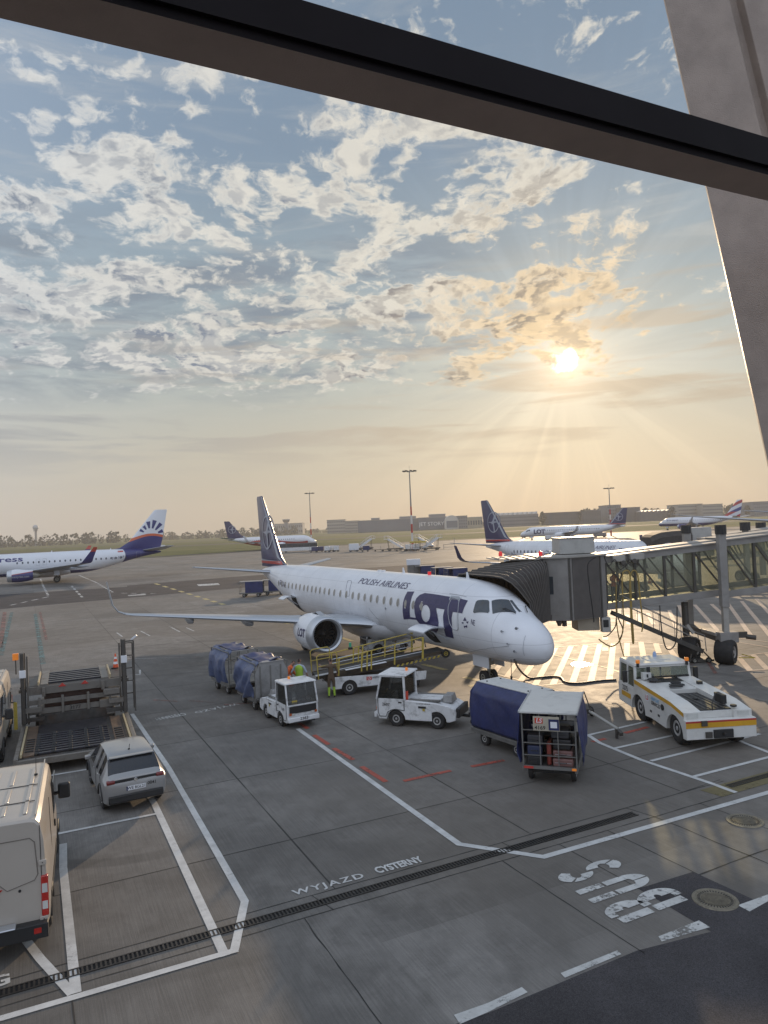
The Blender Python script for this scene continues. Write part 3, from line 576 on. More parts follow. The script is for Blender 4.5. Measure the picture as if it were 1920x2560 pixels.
# ------------------------------------------------------------------ airliners
WHITE = mat('white aircraft paint', (.74, .75, .78), .30, var=.03, vs=.7, dirt=.10, ds=.5, dcol=(.35, .34, .33), coat=.3)
NAVY = mat('navy aircraft paint', (.028, .024, .085), .32, var=.12, vs=.6, coat=.3)
ALU = mat('polished aluminium', (.55, .57, .60), .36, .75, var=.02, vs=.4)
GREYM = mat('grey aircraft paint', (.36, .38, .41), .4, .1, var=.06, vs=.8, dirt=.2, ds=.6, dcol=(.15, .15, .15))
DARK = mat('dark cavity', (.012, .012, .013), .8); RUB = mat('tyre rubber', (.018, .017, .017), .75, var=.3, vs=6, bump=.3)
GLASSD = mat('cockpit glass', (.035, .045, .055), .06, .0, var=.3, vs=1.2, coat=.6); WIN = mat('cabin window pane', (.26, .245, .22), .2, var=.15, vs=1)
def skin_mat(name, base):
    m = bpy.data.materials.new(name); m.use_nodes = True; N = NT(m.node_tree); b = N.n['Principled BSDF']
    tc = N.new('ShaderNodeTexCoord'); O = tc.outputs['Object']; x, y, z = N.sep(O)
    c = N.mix(N.ss(N.noise(O, .7, 5), .3, .7), tuple(q*.94 for q in base), tuple(min(1, q*1.03) for q in base))
    def ln(v, w): return N.ss(N.m('ABSOLUTE', v), w*.4, w, 1.0, 0.0)
    fx = N.m('MULTIPLY', N.m('SUBTRACT', N.m('FRACT', N.m('DIVIDE', N.m('ADD', x, 100.0), 2.36)), .5), 2.36)
    l = N.m('MAXIMUM', ln(fx, .022), N.m('MAXIMUM', ln(N.m('SUBTRACT', z, 2.32), .018), N.m('MAXIMUM', ln(N.m('SUBTRACT', z, 4.12), .018), ln(N.m('SUBTRACT', z, 1.72), .018))))
    c = N.mix(N.m('MULTIPLY', l, .30), c, (.20, .20, .22))
    st = N.noise(N.v('MULTIPLY', O, (.5, 1, 3.0)), 1.6, 7, .7); c = N.mix(N.m('MULTIPLY', N.m('MULTIPLY', N.ss(st, .5, .75), N.ss(z, 1.2, 2.6, 1.0, .15)), .35), c, (.36, .33, .30))
    N.put(b.inputs['Base Color'], c); N.put(b.inputs['Roughness'], N.m('ADD', .24, N.m('MULTIPLY', st, .22))); b.inputs['Coat Weight'].default_value = .3; b.inputs['Coat Roughness'].default_value = .1
    bn = N.new('ShaderNodeBump'); bn.inputs['Strength'].default_value = .25; bn.inputs['Distance'].default_value = .012
    N.put(bn.inputs['Height'], N.m('SUBTRACT', N.noise(O, .9, 3), l)); N.l.new(bn.outputs[0], b.inputs['Normal']); return m
SKINW = skin_mat('riveted white skin', (.74, .75, .78)); FAN = mat('titanium fan', (.05, .05, .052), .4, .4); LINE = mat('panel seam', (.30, .31, .33), .6); STRUTM = mat('gear steel', (.40, .38, .32), .45, .4, dirt=.4); REDP = mat('red aircraft paint', (.50, .045, .035), .35, coat=.3)
ORNG = mat('orange stripe', (.62, .13, .04), .35); MARK = mat('navy lettering', (.030, .026, .095), .4)
REDL = mat('red beacon glass', (.7, .03, .03), .2, emit=.4)
def hermite(tab, s):
    if s <= tab[0][0]: return tab[0][1:]
    for i in range(len(tab)-1):
        a, b = tab[i], tab[i+1]
        if s <= b[0]:
            h = b[0]-a[0]; t = (s-a[0])/h; p = tab[i-1] if i else a; n = tab[i+2] if i+2 < len(tab) else b; o = []
            for k in range(1, len(a)):
                ma = (b[k]-p[k])/max(1e-6, b[0]-p[0])*h if i else (b[k]-a[k])*1.3; mb = (n[k]-a[k])/max(1e-6, n[0]-a[0])*h if i+2 < len(tab) else (b[k]-a[k])
                if abs(b[k]-a[k]) < 1e-6: ma = mb = 0
                t2, t3 = t*t, t*t*t; o.append((2*t3-3*t2+1)*a[k]+(t3-2*t2+t)*ma+(-2*t3+3*t2)*b[k]+(t3-t2)*mb)
            return o
    return tab[-1][1:]
E195T = [(0, .02, 2.10, 2.02), (.10, .36, 2.44, 1.70), (.42, .72, 2.84, 1.46), (1.0, 1.02, 3.20, 1.34), (1.8, 1.24, 3.58, 1.30), (2.45, 1.35, 4.06, 1.28), (3.1, 1.43, 4.42, 1.27), (3.9, 1.48, 4.62, 1.26), (5.2, 1.505, 4.76, 1.25), (6.7, 1.51, 4.80, 1.25),
    (24.8, 1.51, 4.80, 1.25), (26.8, 1.48, 4.79, 1.42), (29.3, 1.34, 4.76, 1.92), (31.8, 1.08, 4.70, 2.58), (34.3, .74, 4.56, 3.20), (36.5, .42, 4.34, 3.62), (37.6, .22, 4.18, 3.82), (37.8, .16, 4.12, 3.86)]
def gen_tab(L, w, h, zb):
    k = h/3.55; o = []
    for s, hw, zt, z0 in E195T:
        if s <= 6.8: ss = s*k
        elif s == 24.8: ss = L-13.3*k
        else: ss = L-(37.8-s)*k
        o.append((ss, hw/1.51*w/2, zb+(zt-1.25)*k, zb+(z0-1.25)*k))
    return o
class Fus:
    def __init__(s, tab, root): s.t = tab; s.root = root; s.L = tab[-1][0]
    def st(s, x): hw, zt, zb = hermite(s.t, x); return max(hw, .01), (zt+zb)/2, max((zt-zb)/2, .01)
    def P(s, x, phi, side=-1, off=0.0):
        hw, zc, hh = s.st(x); c, n = math.cos(phi), math.sin(phi); nn = Vector((0, side*c/hw, n/hh)).normalized()
        a, zca, b_ = s.st(x-.05) if x > .06 else (hw, zc, hh)
        sl = ((hw-a)*abs(c)+(hh-b_)*abs(n))/.05 if x > .06 else 1
        nn = Vector((sl*.8, nn.y, nn.z)).normalized()
        return Vector((-x, side*hw*c, zc+hh*n))+nn*off
    def phi_z(s, x, z): hw, zc, hh = s.st(x); return math.asin(max(-1, min(1, (z-zc)/hh)))
    def px(s, px, py):
        M = (Matrix.Translation(s.root.location) @ Matrix.Rotation(s.root.rotation_euler.z, 4, 'Z')).inverted(); o = M @ Vector((0, 0, EYE)); d = (M.to_3x3() @ ray(px, py)).normalized()
        t = max(2, o.length-45); best = None
        while t < o.length+60:
            p = o+d*t; x = -p.x
            if 0 < x < s.L:
                hw, zc, hh = s.st(x); q = (p.y/hw)**2+((p.z-zc)/hh)**2
                if q < 1: return x, math.atan2((p.z-zc)/hh, abs(p.y)/hw)
                if best is None or q < best[0]: best = (q, x, math.atan2((p.z-zc)/hh, abs(p.y)/hw))
            t += .01
        return best[1], best[2]
def airfoil(n=9):
    xs = [(.5-.5*math.cos(PI*i/n)) for i in range(n+1)]; y = lambda x: 5*(.2969*math.sqrt(x)-.126*x-.3516*x*x+.2843*x**3-.1036*x**4)
    return [(x, y(x)) for x in xs]+[(x, -y(x)*.8) for x in xs[-2:0:-1]]
AF = airfoil()
def surf(name, root, sts, m, mle=None, label=None):     # stations: x_le, y, z, chord, thickness, (ny, nz)
    b = MB(); rings = []
    for xl, y, z, c, t, n in sts: rings.append([Vector((xl-u*c, y+w*c*t*n[0], z+w*c*t*n[1])) for u, w in AF])
    nn = len(AF); b.loft(rings, m, cb=(lambda j, i: mle if (i <= 1 or i >= nn-2) else m) if mle else None)
    return b.build(name, root, label=label, ang=50)
def wheel(b, c, r, w, m=None, hub=STRUTM, ax=(0, 1, 0)):
    c = Vector(c); ax = Vector(ax).normalized()
    b.revolve([(-w*.42, 0), (-w*.42, r*.52), (-w*.5, r*.60), (-w*.5, r*.88), (-w*.36, r), (w*.36, r), (w*.5, r*.88), (w*.5, r*.60), (w*.42, r*.52), (w*.42, 0)], c, ax, 24, RUB)
    for s in (-1, 1): b.revolve([(s*w*.43, r*.5), (s*w*.47, r*.46), (s*w*.36, r*.2), (s*w*.46, r*.12), (s*w*.46, 0)], c, ax, 20, hub)
def crane_logo(root, fn, m, parent, side):
    def ringp(r0, r1, n=40): return [(r1*math.cos(2*PI*i/n), r1*math.sin(2*PI*i/n)) for i in range(n)], [(r0*math.cos(2*PI*i/n), r0*math.sin(2*PI*i/n)) for i in range(n)]
    o, i = ringp(.90, 1.0); allv = []; allf = []; vs = [(x, y) for x, y in o]+[(x, y) for x, y in i]; n = len(o); allv += vs; allf += [(k, (k+1) % n, n+(k+1) % n, n+k) for k in range(n)]
    for P in ([(-.30, -.22), (-.12, .15), (.12, .60), (.42, .90), (.36, .55), (.16, .12), (.06, -.06)], [(-.92, -.02), (-.62, .06), (-.35, .03), (-.05, .13), (.35, .09), (.92, -.02), (.40, -.03), (.10, -.10), (-.30, -.10), (-.62, -.02)], [(-.10, -.10), (-.02, -.42), (.10, -.92), (.26, -.90), (.22, -.45), (.12, -.08)]):
        a, f = poly2d([P]); q = len(allv); allv += a; allf += [tuple(z+q for z in g) for g in f]
    return mapped('crane_emblem', (allv, allf), fn, m, parent)
def make_engine(root, x0, y, z, R, L, m, side, lip=ALU, k=1.0):
    b = MB(); n = 40
    prof = [(.0, .86), (.02, .90), (.07, .94), (.18, .975), (.36, 1.0), (.55, 1.0), (.78, .90), (1.0, .70)]
    b.revolve([(-t*L, r*R) for t, r in prof], (x0, y, z), (1, 0, 0), n, m, cb=lambda j, i: lip if j < 3 else m)
    b.revolve([(0, .86*R), (.008*L, .82*R), (-.01*L, .73*R), (-.05*L, .735*R), (-.12*L, .72*R), (-.26*L, .74*R)], (x0, y, z), (1, 0, 0), n, lip, cb=lambda j, i: lip if j < 3 else (GREYM if j < 4 else FAN))
    b.revolve([(-L, .70*R), (-L*.98, .64*R), (-L*.8, .60*R)], (x0, y, z), (1, 0, 0), n, DARK)
    b.revolve([(-L*.85, .55*R), (-L*1.12, .48*R), (-L*1.25, .36*R), (-L*1.27, .25*R), (-L*1.42, .03)], (x0, y, z), (1, 0, 0), 24, STRUTM)
    e = b.build('engine', root)
    f = MB(); f.revolve([(-.27*L, .74*R), (-.27*L, 0)], (x0, y, z), (1, 0, 0), n, DARK); f.revolve([(-.12*L, 0.001), (-.15*L, .10*R), (-.24*L, .24*R), (-.27*L, .26*R)], (x0, y, z), (1, 0, 0), 20, FAN)
    for i in range(22):
        a = 2*PI*i/22; ca, sa = math.cos(a), math.sin(a); c2, s2 = math.cos(a+.17), math.sin(a+.17)
        f.add([(x0-.235*L, y+ca*.24*R, z+sa*.24*R), (x0-.25*L, y+c2*.24*R, z+s2*.24*R), (x0-.26*L, y+math.cos(a+.2)*.73*R, z+math.sin(a+.2)*.73*R), (x0-.215*L, y+math.cos(a+.05)*.73*R, z+math.sin(a+.05)*.73*R)], [(0, 1, 2, 3)], FAN)
    f.build('fan', e, smooth=False)
    return e
def letters_on(name, fus, s, txt, s0, s1, phi, h, m, parent, side=-1, slant=0, bold=.02):
    vf = text2d(txt, 1.0, bold, slant, 'LEFT', .25); xs = [q[0] for q in vf[0]]; ys = [q[1] for q in vf[0]]; x0, x1, y0, y1 = min(xs), max(xs), min(ys), max(ys)
    hh = fus.st((s0+s1)/2)[2]
    return mapped(name, vf, lambda x, y: fus.P(s0+(x-x0)/(x1-x0)*(s1-s0), phi+((y-y0)/(y1-y0)-.5)*h/hh, side, .012), m, parent)
def airliner(name, label, loc, head, sp, detail=1, group=None):
    root = thing(name, label, 'airliner', loc, head, group); T = sp['tab']; F = Fus(T, root); L = F.L; side = sp.get('side', -1)
    b = MB(); n = sp.get('n', 44); S = []
    k = 0.0
    while k < T[9][0]: S.append(k); k += .06+k*.10
    while k < L: S.append(k); k += 1.2 if k < T[10][0] else .6
    S.append(L); rings = [[F.P(s, 2*PI*i/n, 1) for i in range(n)] for s in S]
    b.loft(rings, sp.get('fm', WHITE)); fo = b.build('fuselage', root, ang=60)
    W = sp['wing']; wm = sp.get('wm', GREYM); res = {'root': root, 'F': F, 'fus': fo}
    for sd in (-1, 1):
        sts = [(x, y*sd, z, c, t, (ny*sd*-1 if ny else 0, nz)) for x, y, z, c, t, (ny, nz) in W['st']]
        w = surf('wing', root, sts, wm, W.get('le')); res['wing%d' % sd] = w
        wl = [(x, y*sd, z, c, t, (ny*sd*-1 if ny else 0, nz)) for x, y, z, c, t, (ny, nz) in W['wl']]
        if wl: surf('winglet', w, wl, sp.get('wlm', GREYM))
        for fx, fy, fz, fl in W.get('fair', []):
            g = MB(); g.loft([[Vector((fx-fl*t, fy*sd, fz))+Vector((0, math.cos(a)*r, math.sin(a)*r*1.3)) for a in (2*PI*i/10 for i in range(10))] for t, r in ((0, .01), (.15, .12), (.5, .20), (.8, .14), (1, .02))], wm); g.build('flap_fairing', w)
        hs = [(x, y*sd, z, c, t, (0, nz)) for x, y, z, c, t, (ny, nz) in sp['stab']]
        surf('tailplane', root, hs, wm, ALU if W.get('le') else None)
        for e in sp['eng']:
            ex, ey, ez, R, EL = e; en = make_engine(root, ex, ey*sd, ez, R, EL, sp.get('em', WHITE), sd); res['eng%d' % sd] = en
            pz = W['pz']; p = MB()
            tp = [(.62*EL+.0, ez+R*.93), (.05*EL, ez+R*.90)]
            prof = [(ex-.10*EL, ez+R*.93), (ex-.35*EL, ez+R*1.12), (ex-.8*EL, pz+.10), (ex-1.6*EL, pz+.05), (ex-2.0*EL, pz-.12), (ex-1.3*EL, ez+R*.45), (ex-.9*EL, ez+R*.70)]
            p.prism(prof, lambda u, v, w: Vector((u, ey*sd+w, v)), -.16, .16, sp.get('em', WHITE) if not W.get('le') else GREYM); p.build('pylon', en, bevel=.05)
        gx, gy, gr, gw, gz = sp['mg']; g = MB(); g.cyl((gx, gy*sd, gz), (gx, gy*sd, gr), .11, .09, m=STRUTM); g.bar((gx+.1, gy*sd, gr*1.4), (gx+.7, gy*sd*.75, gz), .08, m=STRUTM)
        gd = MB(); gd.box((gx, gy*sd+.28*sd, gz-.35), (.9, .03, .9), WHITE)
        go = g.build('main_gear', root); gd.build('gear_door', go)
        wb = MB()
        for q in (-1, 1):
            wb = MB(); wheel(wb, (gx, gy*sd+q*gw*1.1, gr), gr, gw); wb.build('wheel', go)
    nx, nr, nw, nz0 = sp['ng']; g = MB(); g.cyl((nx+.15, 0, nz0), (nx, 0, nr), .10, .075, m=STRUTM); g.bar((nx+.1, 0, nr+.3), (nx-.7, 0, nz0), .07, m=STRUTM); g.box((nx+.04, 0, nr+.62), (.18, .46, .16), STRUTM); g.cyl((nx, -nw*1.1, nr), (nx, nw*1.1, nr), .05, m=STRUTM)
    g.box((nx+.14, .14, nr+.78), (.06, .16, .12), ALU); g.box((nx+.14, -.14, nr+.78), (.06, .16, .12), ALU)
    ng = g.build('nose_gear', root)
    for q in (-1, 1): wb = MB(); wheel(wb, (nx, q*nw*1.15, nr), nr, nw); wb.build('wheel', ng)
    for q in (-1, 1):
        d = MB(); d.box((nx+.05, q*.42, nz0-.30), (1.25, .03, .62), WHITE); d.build('gear_door', ng)
    fs = sp['fin']; fb = MB()
    def fin_t(z, x):
        for i in range(len(fs)-1):
            if fs[i][0] <= z <= fs[i+1][0] or i == len(fs)-2:
                t = (z-fs[i][0])/(fs[i+1][0]-fs[i][0]); xl = fs[i][1]+(fs[i+1][1]-fs[i][1])*t; c = fs[i][2]+(fs[i+1][2]-fs[i][2])*t; th = fs[i][3]+(fs[i+1][3]-fs[i][3])*t; break
        u = max(0.002, min(.998, (xl-x)/c)); return 5*(.2969*math.sqrt(u)-.126*u-.3516*u*u+.2843*u**3-.1036*u**4)*c*th
    rings = [[Vector((xl-u*c, w*c*t, z)) for u, w in AF] for z, xl, c, t in fs]
    fb.loft(rings, sp.get('finm', NAVY)); fo2 = fb.build('tail_fin', root, ang=50); res['fin'] = fo2; res['fin_t'] = fin_t
    # cockpit glass
    hw, zc, hh = F.st(2.6*sp['k']); k = sp['k']
    def win(poly, nm='cockpit_window', off=.012):
        for sd in (-1, 1): mapped(nm, poly2d([poly], .12), lambda x, y: F.P(x, y, sd, off), GLASSD, fo)
    if 'cock' in sp:
        for P in sp['cock']: win(P)
    if 'wins' in sp:
        for (xs, z, hw_, hh_) in sp['wins']:
            for x in xs:
                ph = F.phi_z(x, z); hc = F.st(x)[2]; vf = poly2d([[(math.cos(a)*hw_*(abs(math.cos(a))**-.35 if abs(math.cos(a)) > .01 else 1)*.92, math.sin(a)*hh_) for a in (2*PI*i/14+.01 for i in range(14))]])
                mapped('cabin_window', vf, lambda a, c: F.P(x+a, ph+c/hc, side, .014), sp.get('wmat', WIN), fo)
    for (s0, s1, z0, z1) in sp.get('doors', []):
        b = MB(); q = .10; pts = []
        for cx, cz, a0 in ((s0+q, z0+q, 180), (s1-q, z0+q, 270), (s1-q, z1-q, 0), (s0+q, z1-q, 90)):
            for i in range(4): a = math.radians(a0+30*i); pts.append((cx+q*math.cos(a), cz+q*math.sin(a)))
        den = []
        for i in range(len(pts)):
            a, c = Vector(pts[i]), Vector(pts[(i+1) % len(pts)]); m_ = max(1, int((c-a).length/.15))
            for j in range(m_): den.append(a.lerp(c, j/m_))
        pp = [F.P(p.x, F.phi_z(p.x, p.y), side, .008) for p in den]; b.tube(pp+[pp[0]], .016*sp.get('dk', 1), 5, sp.get('dm', LINE)); b.build('door', fo)
    for x, z in sp.get('ant', []):
        b = MB(); zt = F.st(x)[1]+F.st(x)[2]; b.prism([(-x-.12, zt-.03), (-x+.12, zt-.03), (-x-.02, zt+.28), (-x-.1, zt+.28)], lambda u, v, w: Vector((u, w, v)), -.02, .02, WHITE); b.build('antenna', fo)
    return res
UP = (0, 1); k1 = 1
def wsp(root, kink, tip, pz, wl=(), le=None, fair=()):
    return dict(st=[(*root, .13, UP), (*kink, .12, UP), (*tip, .10, UP)], wl=wl, le=le, fair=fair, pz=pz)
def ejet(d=0.0):
    q = .3-d; t = [r if r[0] < 20 else (r[0]-d, *r[1:]) for r in E195T]; w = .3-d*.5
    def sh(L, a): return [(p[0]-a, *p[1:]) for p in L]
    return dict(tab=t, k=1.0, wm=GREYM, fm=SKINW,
    wing=dict(st=sh([(-12.6, 1.0, 1.85, 6.6, .13, UP), (-13.5, 1.9, 1.95, 5.7, .13, UP), (-15.1, 4.7, 2.20, 3.9, .12, UP), (-20.1, 13.2, 2.92, 1.45, .10, UP), (-20.35, 13.6, 2.99, 1.28, .10, (.25, .95))], w),
        wl=sh([(-20.36, 13.6, 2.99, 1.27, .10, (.25, .95)), (-20.6, 13.95, 3.14, 1.12, .09, (.6, .75)), (-20.9, 14.2, 3.50, .95, .09, (.95, .3)), (-21.6, 14.42, 4.85, .50, .08, (.99, .1))], w), le=ALU, fair=sh([(-17.6, 6.9, 2.05, 2.6), (-19.2, 10.0, 2.35, 2.2)], w), pz=2.15),
    stab=sh([(-32.4, .3, 4.05, 3.2, .10, UP), (-36.5, 6.04, 4.72, 1.35, .09, UP)], q), eng=sh([(-12.95, 4.2, 1.66, 1.06, 3.4)], w), mg=(-18.7-w, 2.97, .50, .32, 1.9), ng=(-4.25, .33, .20, 1.45),
    fin=[(4.45, -30.2-q, 7.4, .05), (4.85, -31.5-q, 6.1, .085), (5.3, -32.3-q, 5.4, .10), (10.35, -36.6-q, 1.85, .09), (10.5, -36.85-q, 1.45, .07)])
EJET = ejet()
def belly(F, root, s0, s1, zb, w):
    b = MB(); rings = []
    for t in [i/16 for i in range(17)]:
        k = math.sin(PI*t)**.55 if 0 < t < 1 else .05; x = s0+(s1-s0)*t
        rings.append([Vector((-x, math.cos(a)*w*(.55+.45*k), zb+.95+math.sin(a)*(.55+.75*k)*.98)) for a in (PI+PI*i/20 for i in range(21))])
    b.loft(rings, WHITE, close=False); b.build('wing_fairing', root, ang=60)
# the big one at the stand ------------------------------------------------------
EJ = dict(EJET); EJ['ant'] = [(5.6, 0), (12.0, 0)]
A1 = airliner('airliner', 'white twin-jet airliner with navy LOT lettering and open hold doors, docked to the passenger bridge', (6.26+.3*.4536, 30.01-.3*.8912, 0), -1.10, EJ)
F1, R1 = A1['F'], A1['fus']; belly(F1, A1['root'], 11.7, 20.8, 1.0, 1.62)
def dec(name, polys, m, off=.012, holes=(), step=.16, parent=None):
    q = [[F1.px(*p) for p in P] for P in polys]; hl = [[F1.px(*p) for p in P] for P in holes]
    return mapped(name, poly2d(q, step, hl), lambda x, y: F1.P(x, y, -1, off), m, parent or R1)
def Z8(x, y): return (880+.18083*x, 1480+.18083*y)
def Z2(x, y): return (1100+.19289*x, 1350+.19289*y)
def B8(x, y): return (650+.30139*x, 1400+.30139*y)
dec('lot_lettering', [[Z8(*p) for p in P] for P in ([(770, -5), (735, 60), (708, 150), (702, 250), (718, 378), (800, 372), (900, 385), (895, 360), (806, 345), (800, 250), (808, 150), (832, 60), (866, -5)],)], MARK)
dec('lot_lettering', [[Z8(*p) for p in [(1010, 15), (1120, 28), (1300, 58), (1605, 120), (1525, 296), (1395, 275), (1378, 360), (1385, 450), (1412, 640), (1300, 612), (1268, 440), (1262, 330), (1282, 242), (1165, 222), (1185, 330), (1200, 430), (1190, 530), (1160, 572), (1090, 545), (1000, 470), (930, 430), (890, 380), (868, 280), (862, 170), (890, 90), (940, 40)]]], MARK,
    holes=[[Z8(1022+62*math.cos(a), 296+118*math.sin(a)+.12*62*math.cos(a)) for a in (2*PI*i/20 for i in range(20))]])
dec('cockpit_window', [[Z2(*p) for p in [(492, 784), (628, 784), (640, 800), (645, 925), (625, 948), (445, 948), (432, 935), (470, 800)]]], GLASSD, .016)
dec('cockpit_window', [[Z2(*p) for p in [(672, 790), (895, 782), (990, 938), (980, 945), (686, 960)]]], GLASSD, .016)
s_w, ph_w = F1.px(*Z2(925, 780)); s_b, ph_b = F1.px(*Z2(1030, 930))
for sd in (-1, 1):
    mapped('windshield', poly2d([[(s_w, ph_w+.03), (s_b, ph_b+.02), (s_b-.05, PI/2-.05), (s_w-.04, PI/2-.05)]], .12), lambda x, y: F1.P(x, y, sd, .016), GLASSD, R1)
if True:
    wb = MB()
    for sd in (-1, 1): wb = MB(); wb.tube([F1.P(s_b-.10, PI/2-.25, sd, .05), F1.P(s_b+.35, PI/2-.42, sd, .06), F1.P(s_w-.25, PI/2-.5, sd, .05)], .018, 5, DARK); wb.build('wiper', R1)
wx = [172, 200, 229, 259, 289, 320, 352, 386, 415, 449, 481, 515, 553, 591, 633, 683, 731]; wy = [683, 690, 695, 700, 707, 712, 718, 724, 730, 736, 743, 749, 754, 760, 768, 776, 785]
pw = [(650+.3014*x, 1230+.3014*y) for x, y in zip(wx, wy)]+[B8(*p) for p in [(784, 232), (832, 241), (882, 249), (934, 258), (985, 266), (1041, 277), (1097, 288), (1155, 297), (1217, 312), (1281, 320), (1348, 333)]]
for x, y in pw:
    s_, p_ = F1.px(x, y); z_ = 3.42; p_ = F1.phi_z(s_, z_); hc = F1.st(s_)[2]
    for nm, hw_, hh_, off, mm in (('window_rim', .17, .245, .010, LINE), ('cabin_window', .135, .21, .014, WIN)):
        if nm == 'window_rim' : 
            rim = mapped('cabin_window', poly2d([[(math.cos(a)*hw_, math.sin(a)*hh_) for a in (2*PI*i/16 for i in range(16))]]), lambda a, c: F1.P(s_+a, p_+c/hc, -1, off), mat('window surround', (.62, .62, .60), .4), R1)
        else: mapped('pane', poly2d([[(math.cos(a)*hw_, math.sin(a)*hh_) for a in (2*PI*i/16 for i in range(16))]]), lambda a, c: F1.P(s_+a, p_+c/hc, -1, off), mm, rim) if False else mapped('cabin_window_pane', poly2d([[(math.cos(a)*hw_, math.sin(a)*hh_) for a in (2*PI*i/16 for i in range(16))]]), lambda a, c: F1.P(s_+a, p_+c/hc, -1, off), mm, R1)
def outline(name, px, r=.018, m=LINE, off=.01, closed=True):
    q = [Vector(F1.px(*p)) for p in px]; pts = []
    for i in range(len(q) if closed else len(q)-1):
        a, c = q[i], q[(i+1) % len(q)]; n = max(2, int(((c-a).length)/.12))
        for j in range(n): t = a.lerp(c, j/n); pts.append(F1.P(t.x, t.y, -1, off))
    if closed: pts.append(pts[0])
    b = MB(); b.tube(pts, r, 5, m); return b.build(name, R1)
outline('service_door', [Z2(*p) for p in [(150, 765), (235, 770), (250, 800), (240, 900), (235, 1050), (240, 1150), (220, 1168), (170, 1150), (130, 1080), (108, 960), (110, 860)]], .022, mat('door trim', (.42, .43, .45), .4))
dec('door_sill', [[Z2(*p) for p in [(150, 725), (255, 735), (272, 765), (262, 800), (245, 768), (150, 750), (128, 790), (125, 760)]]], GREYM, .03)
outline('emergency_exit', [B8(*p) for p in [(730, 172), (757, 172), (762, 185), (740, 300), (712, 300), (712, 270)]], .012)
outline('panel_seam', [Z2(*p) for p in [(125, 695), (365, 742)]], .008, closed=False); outline('panel_seam', [Z2(*p) for p in [(395, 1445), (600, 1410), (830, 1380), (930, 1370)]], .008, closed=False)
outline('panel_seam', [Z2(*p) for p in [(1095, 1500), (1080, 1420), (1085, 1340), (1100, 1270), (1125, 1215)]], .006, closed=False)
outline('panel_seam', [B8(*p) for p in [(905, 400), (960, 470), (1050, 560), (1100, 585)]], .008, closed=False)
s0, p0 = F1.px(*B8(830, 166)); s1, p1 = F1.px(*B8(1232, 222))
letters_on('airline_name', F1, None, 'POLISH AIRLINES', s0, s1, (p0+p1)/2, .42, MARK, R1, slant=.25, bold=.0)
s0, p0 = F1.px(*B8(163, 193)); s1, p1 = F1.px(*B8(216, 197)); letters_on('registration', F1, None, 'SP-LNE', s0, s1, (p0+p1)/2, .38, MARK, R1, bold=.0, slant=.1)
s0, p0 = F1.px(*Z2(405, 1065)); s1, p1 = F1.px(*Z2(455, 1070)); letters_on('nose_letters', F1, None, 'NE', s0, s1, (p0+p1)/2, .24, MARK, R1, bold=.0)
for c in ((325, 1022), (362, 1063), (347, 1125), (322, 1128), (292, 1072)):
    cx, cy = 326, 1085; d = Vector((c[0]-cx, c[1]-cy)); n = Vector((-d.y, d.x))*.36; tip = Vector((cx, cy))+d*1.35; base = Vector((cx, cy))+d*.62
    dec('star_emblem', [[Z2(*(tip)), Z2(*(base+n)), Z2(*(base-n))]], GREYM if False else MARK, .012)
for px, r_ in ((Z2(990, 1148), .06), (Z2(800, 1185), .045), (Z2(965, 1443), .05), (Z2(875, 1345), .035), (B8(1042, 402), .05)):
    s_, p_ = F1.px(*px); b = MB(); c = F1.P(s_, p_, -1, .0); n_ = (F1.P(s_, p_, -1, .1)-c).normalized(); b.cyl(c, c+n_*.03, r_, m=mat('sensor port', (.10, .10, .11), .4)); b.bar(c+n_*.05, c+n_*.05+Vector((.16, 0, 0)), .03, m=GREYM); b.build('probe', R1)
# forward hold: opening and raised door, aft hold the same
def hold(s0, s1, pa, pb, ext, drop=.25, dome=.22):
    if s0 > 8: mapped('hold_opening', poly2d([[(s0, pa), (s1, pa), (s1, pb), (s0, pb)]], .12), lambda x, y: F1.P(x, y, -1, .018), DARK, R1)
    else: dec('hold_opening', [[Z8(*p) for p in [(960, 478), (1062, 470), (1110, 540), (1170, 612), (1240, 700), (1150, 690), (1075, 640), (1010, 570)]]], DARK, .018)
    b = MB(); rows = []
    h0 = F1.P(s0, pa, -1, .03); n = 9
    for th in (0, .05):
        for i in range(n+1):
            t = i/n; w = -ext*t; z = math.sin(t*PI*.75)*dome-t*drop
            rows.append([Vector((-s0, h0.y+w, h0.z+z-th)), Vector((-s1, h0.y+w, h0.z+z-th))])
    m = n+1
    for i in range(n):
        for o in (0, m): b.add([rows[o+i][0], rows[o+i][1], rows[o+i+1][1], rows[o+i+1][0]], [(0, 1, 2, 3)], WHITE)
    for e in (0, 1): 
        for i in range(n): b.add([rows[i][e], rows[i+1][e], rows[m+i+1][e], rows[m+i][e]], [(0, 1, 2, 3)], GREYM)
    b.add([rows[n][0], rows[n][1], rows[m+n][1], rows[m+n][0]], [(0, 1, 2, 3)], WHITE)
    o = b.build('hold_door', R1)
    a = MB(); mid = Vector((-(s0+s1)/2, h0.y-ext*.55, h0.z-.02)); a.bar(mid, F1.P(s0+.1, pa-.35, -1, .02), .05, m=GREYM); a.bar(mid, F1.P(s1-.1, pa-.35, -1, .02), .05, m=GREYM); a.build('strut', o)
sa, pa_ = F1.px(*Z8(1062, 470)); sb, pb_ = F1.px(*Z8(1235, 700))
hold(5.45, 6.95, math.radians(-14), math.radians(-58), 1.15)
ra, rp = F1.px(*B8(275, 300)); hold(ra-.6, ra+.5, math.radians(-12), math.radians(-60), .9)
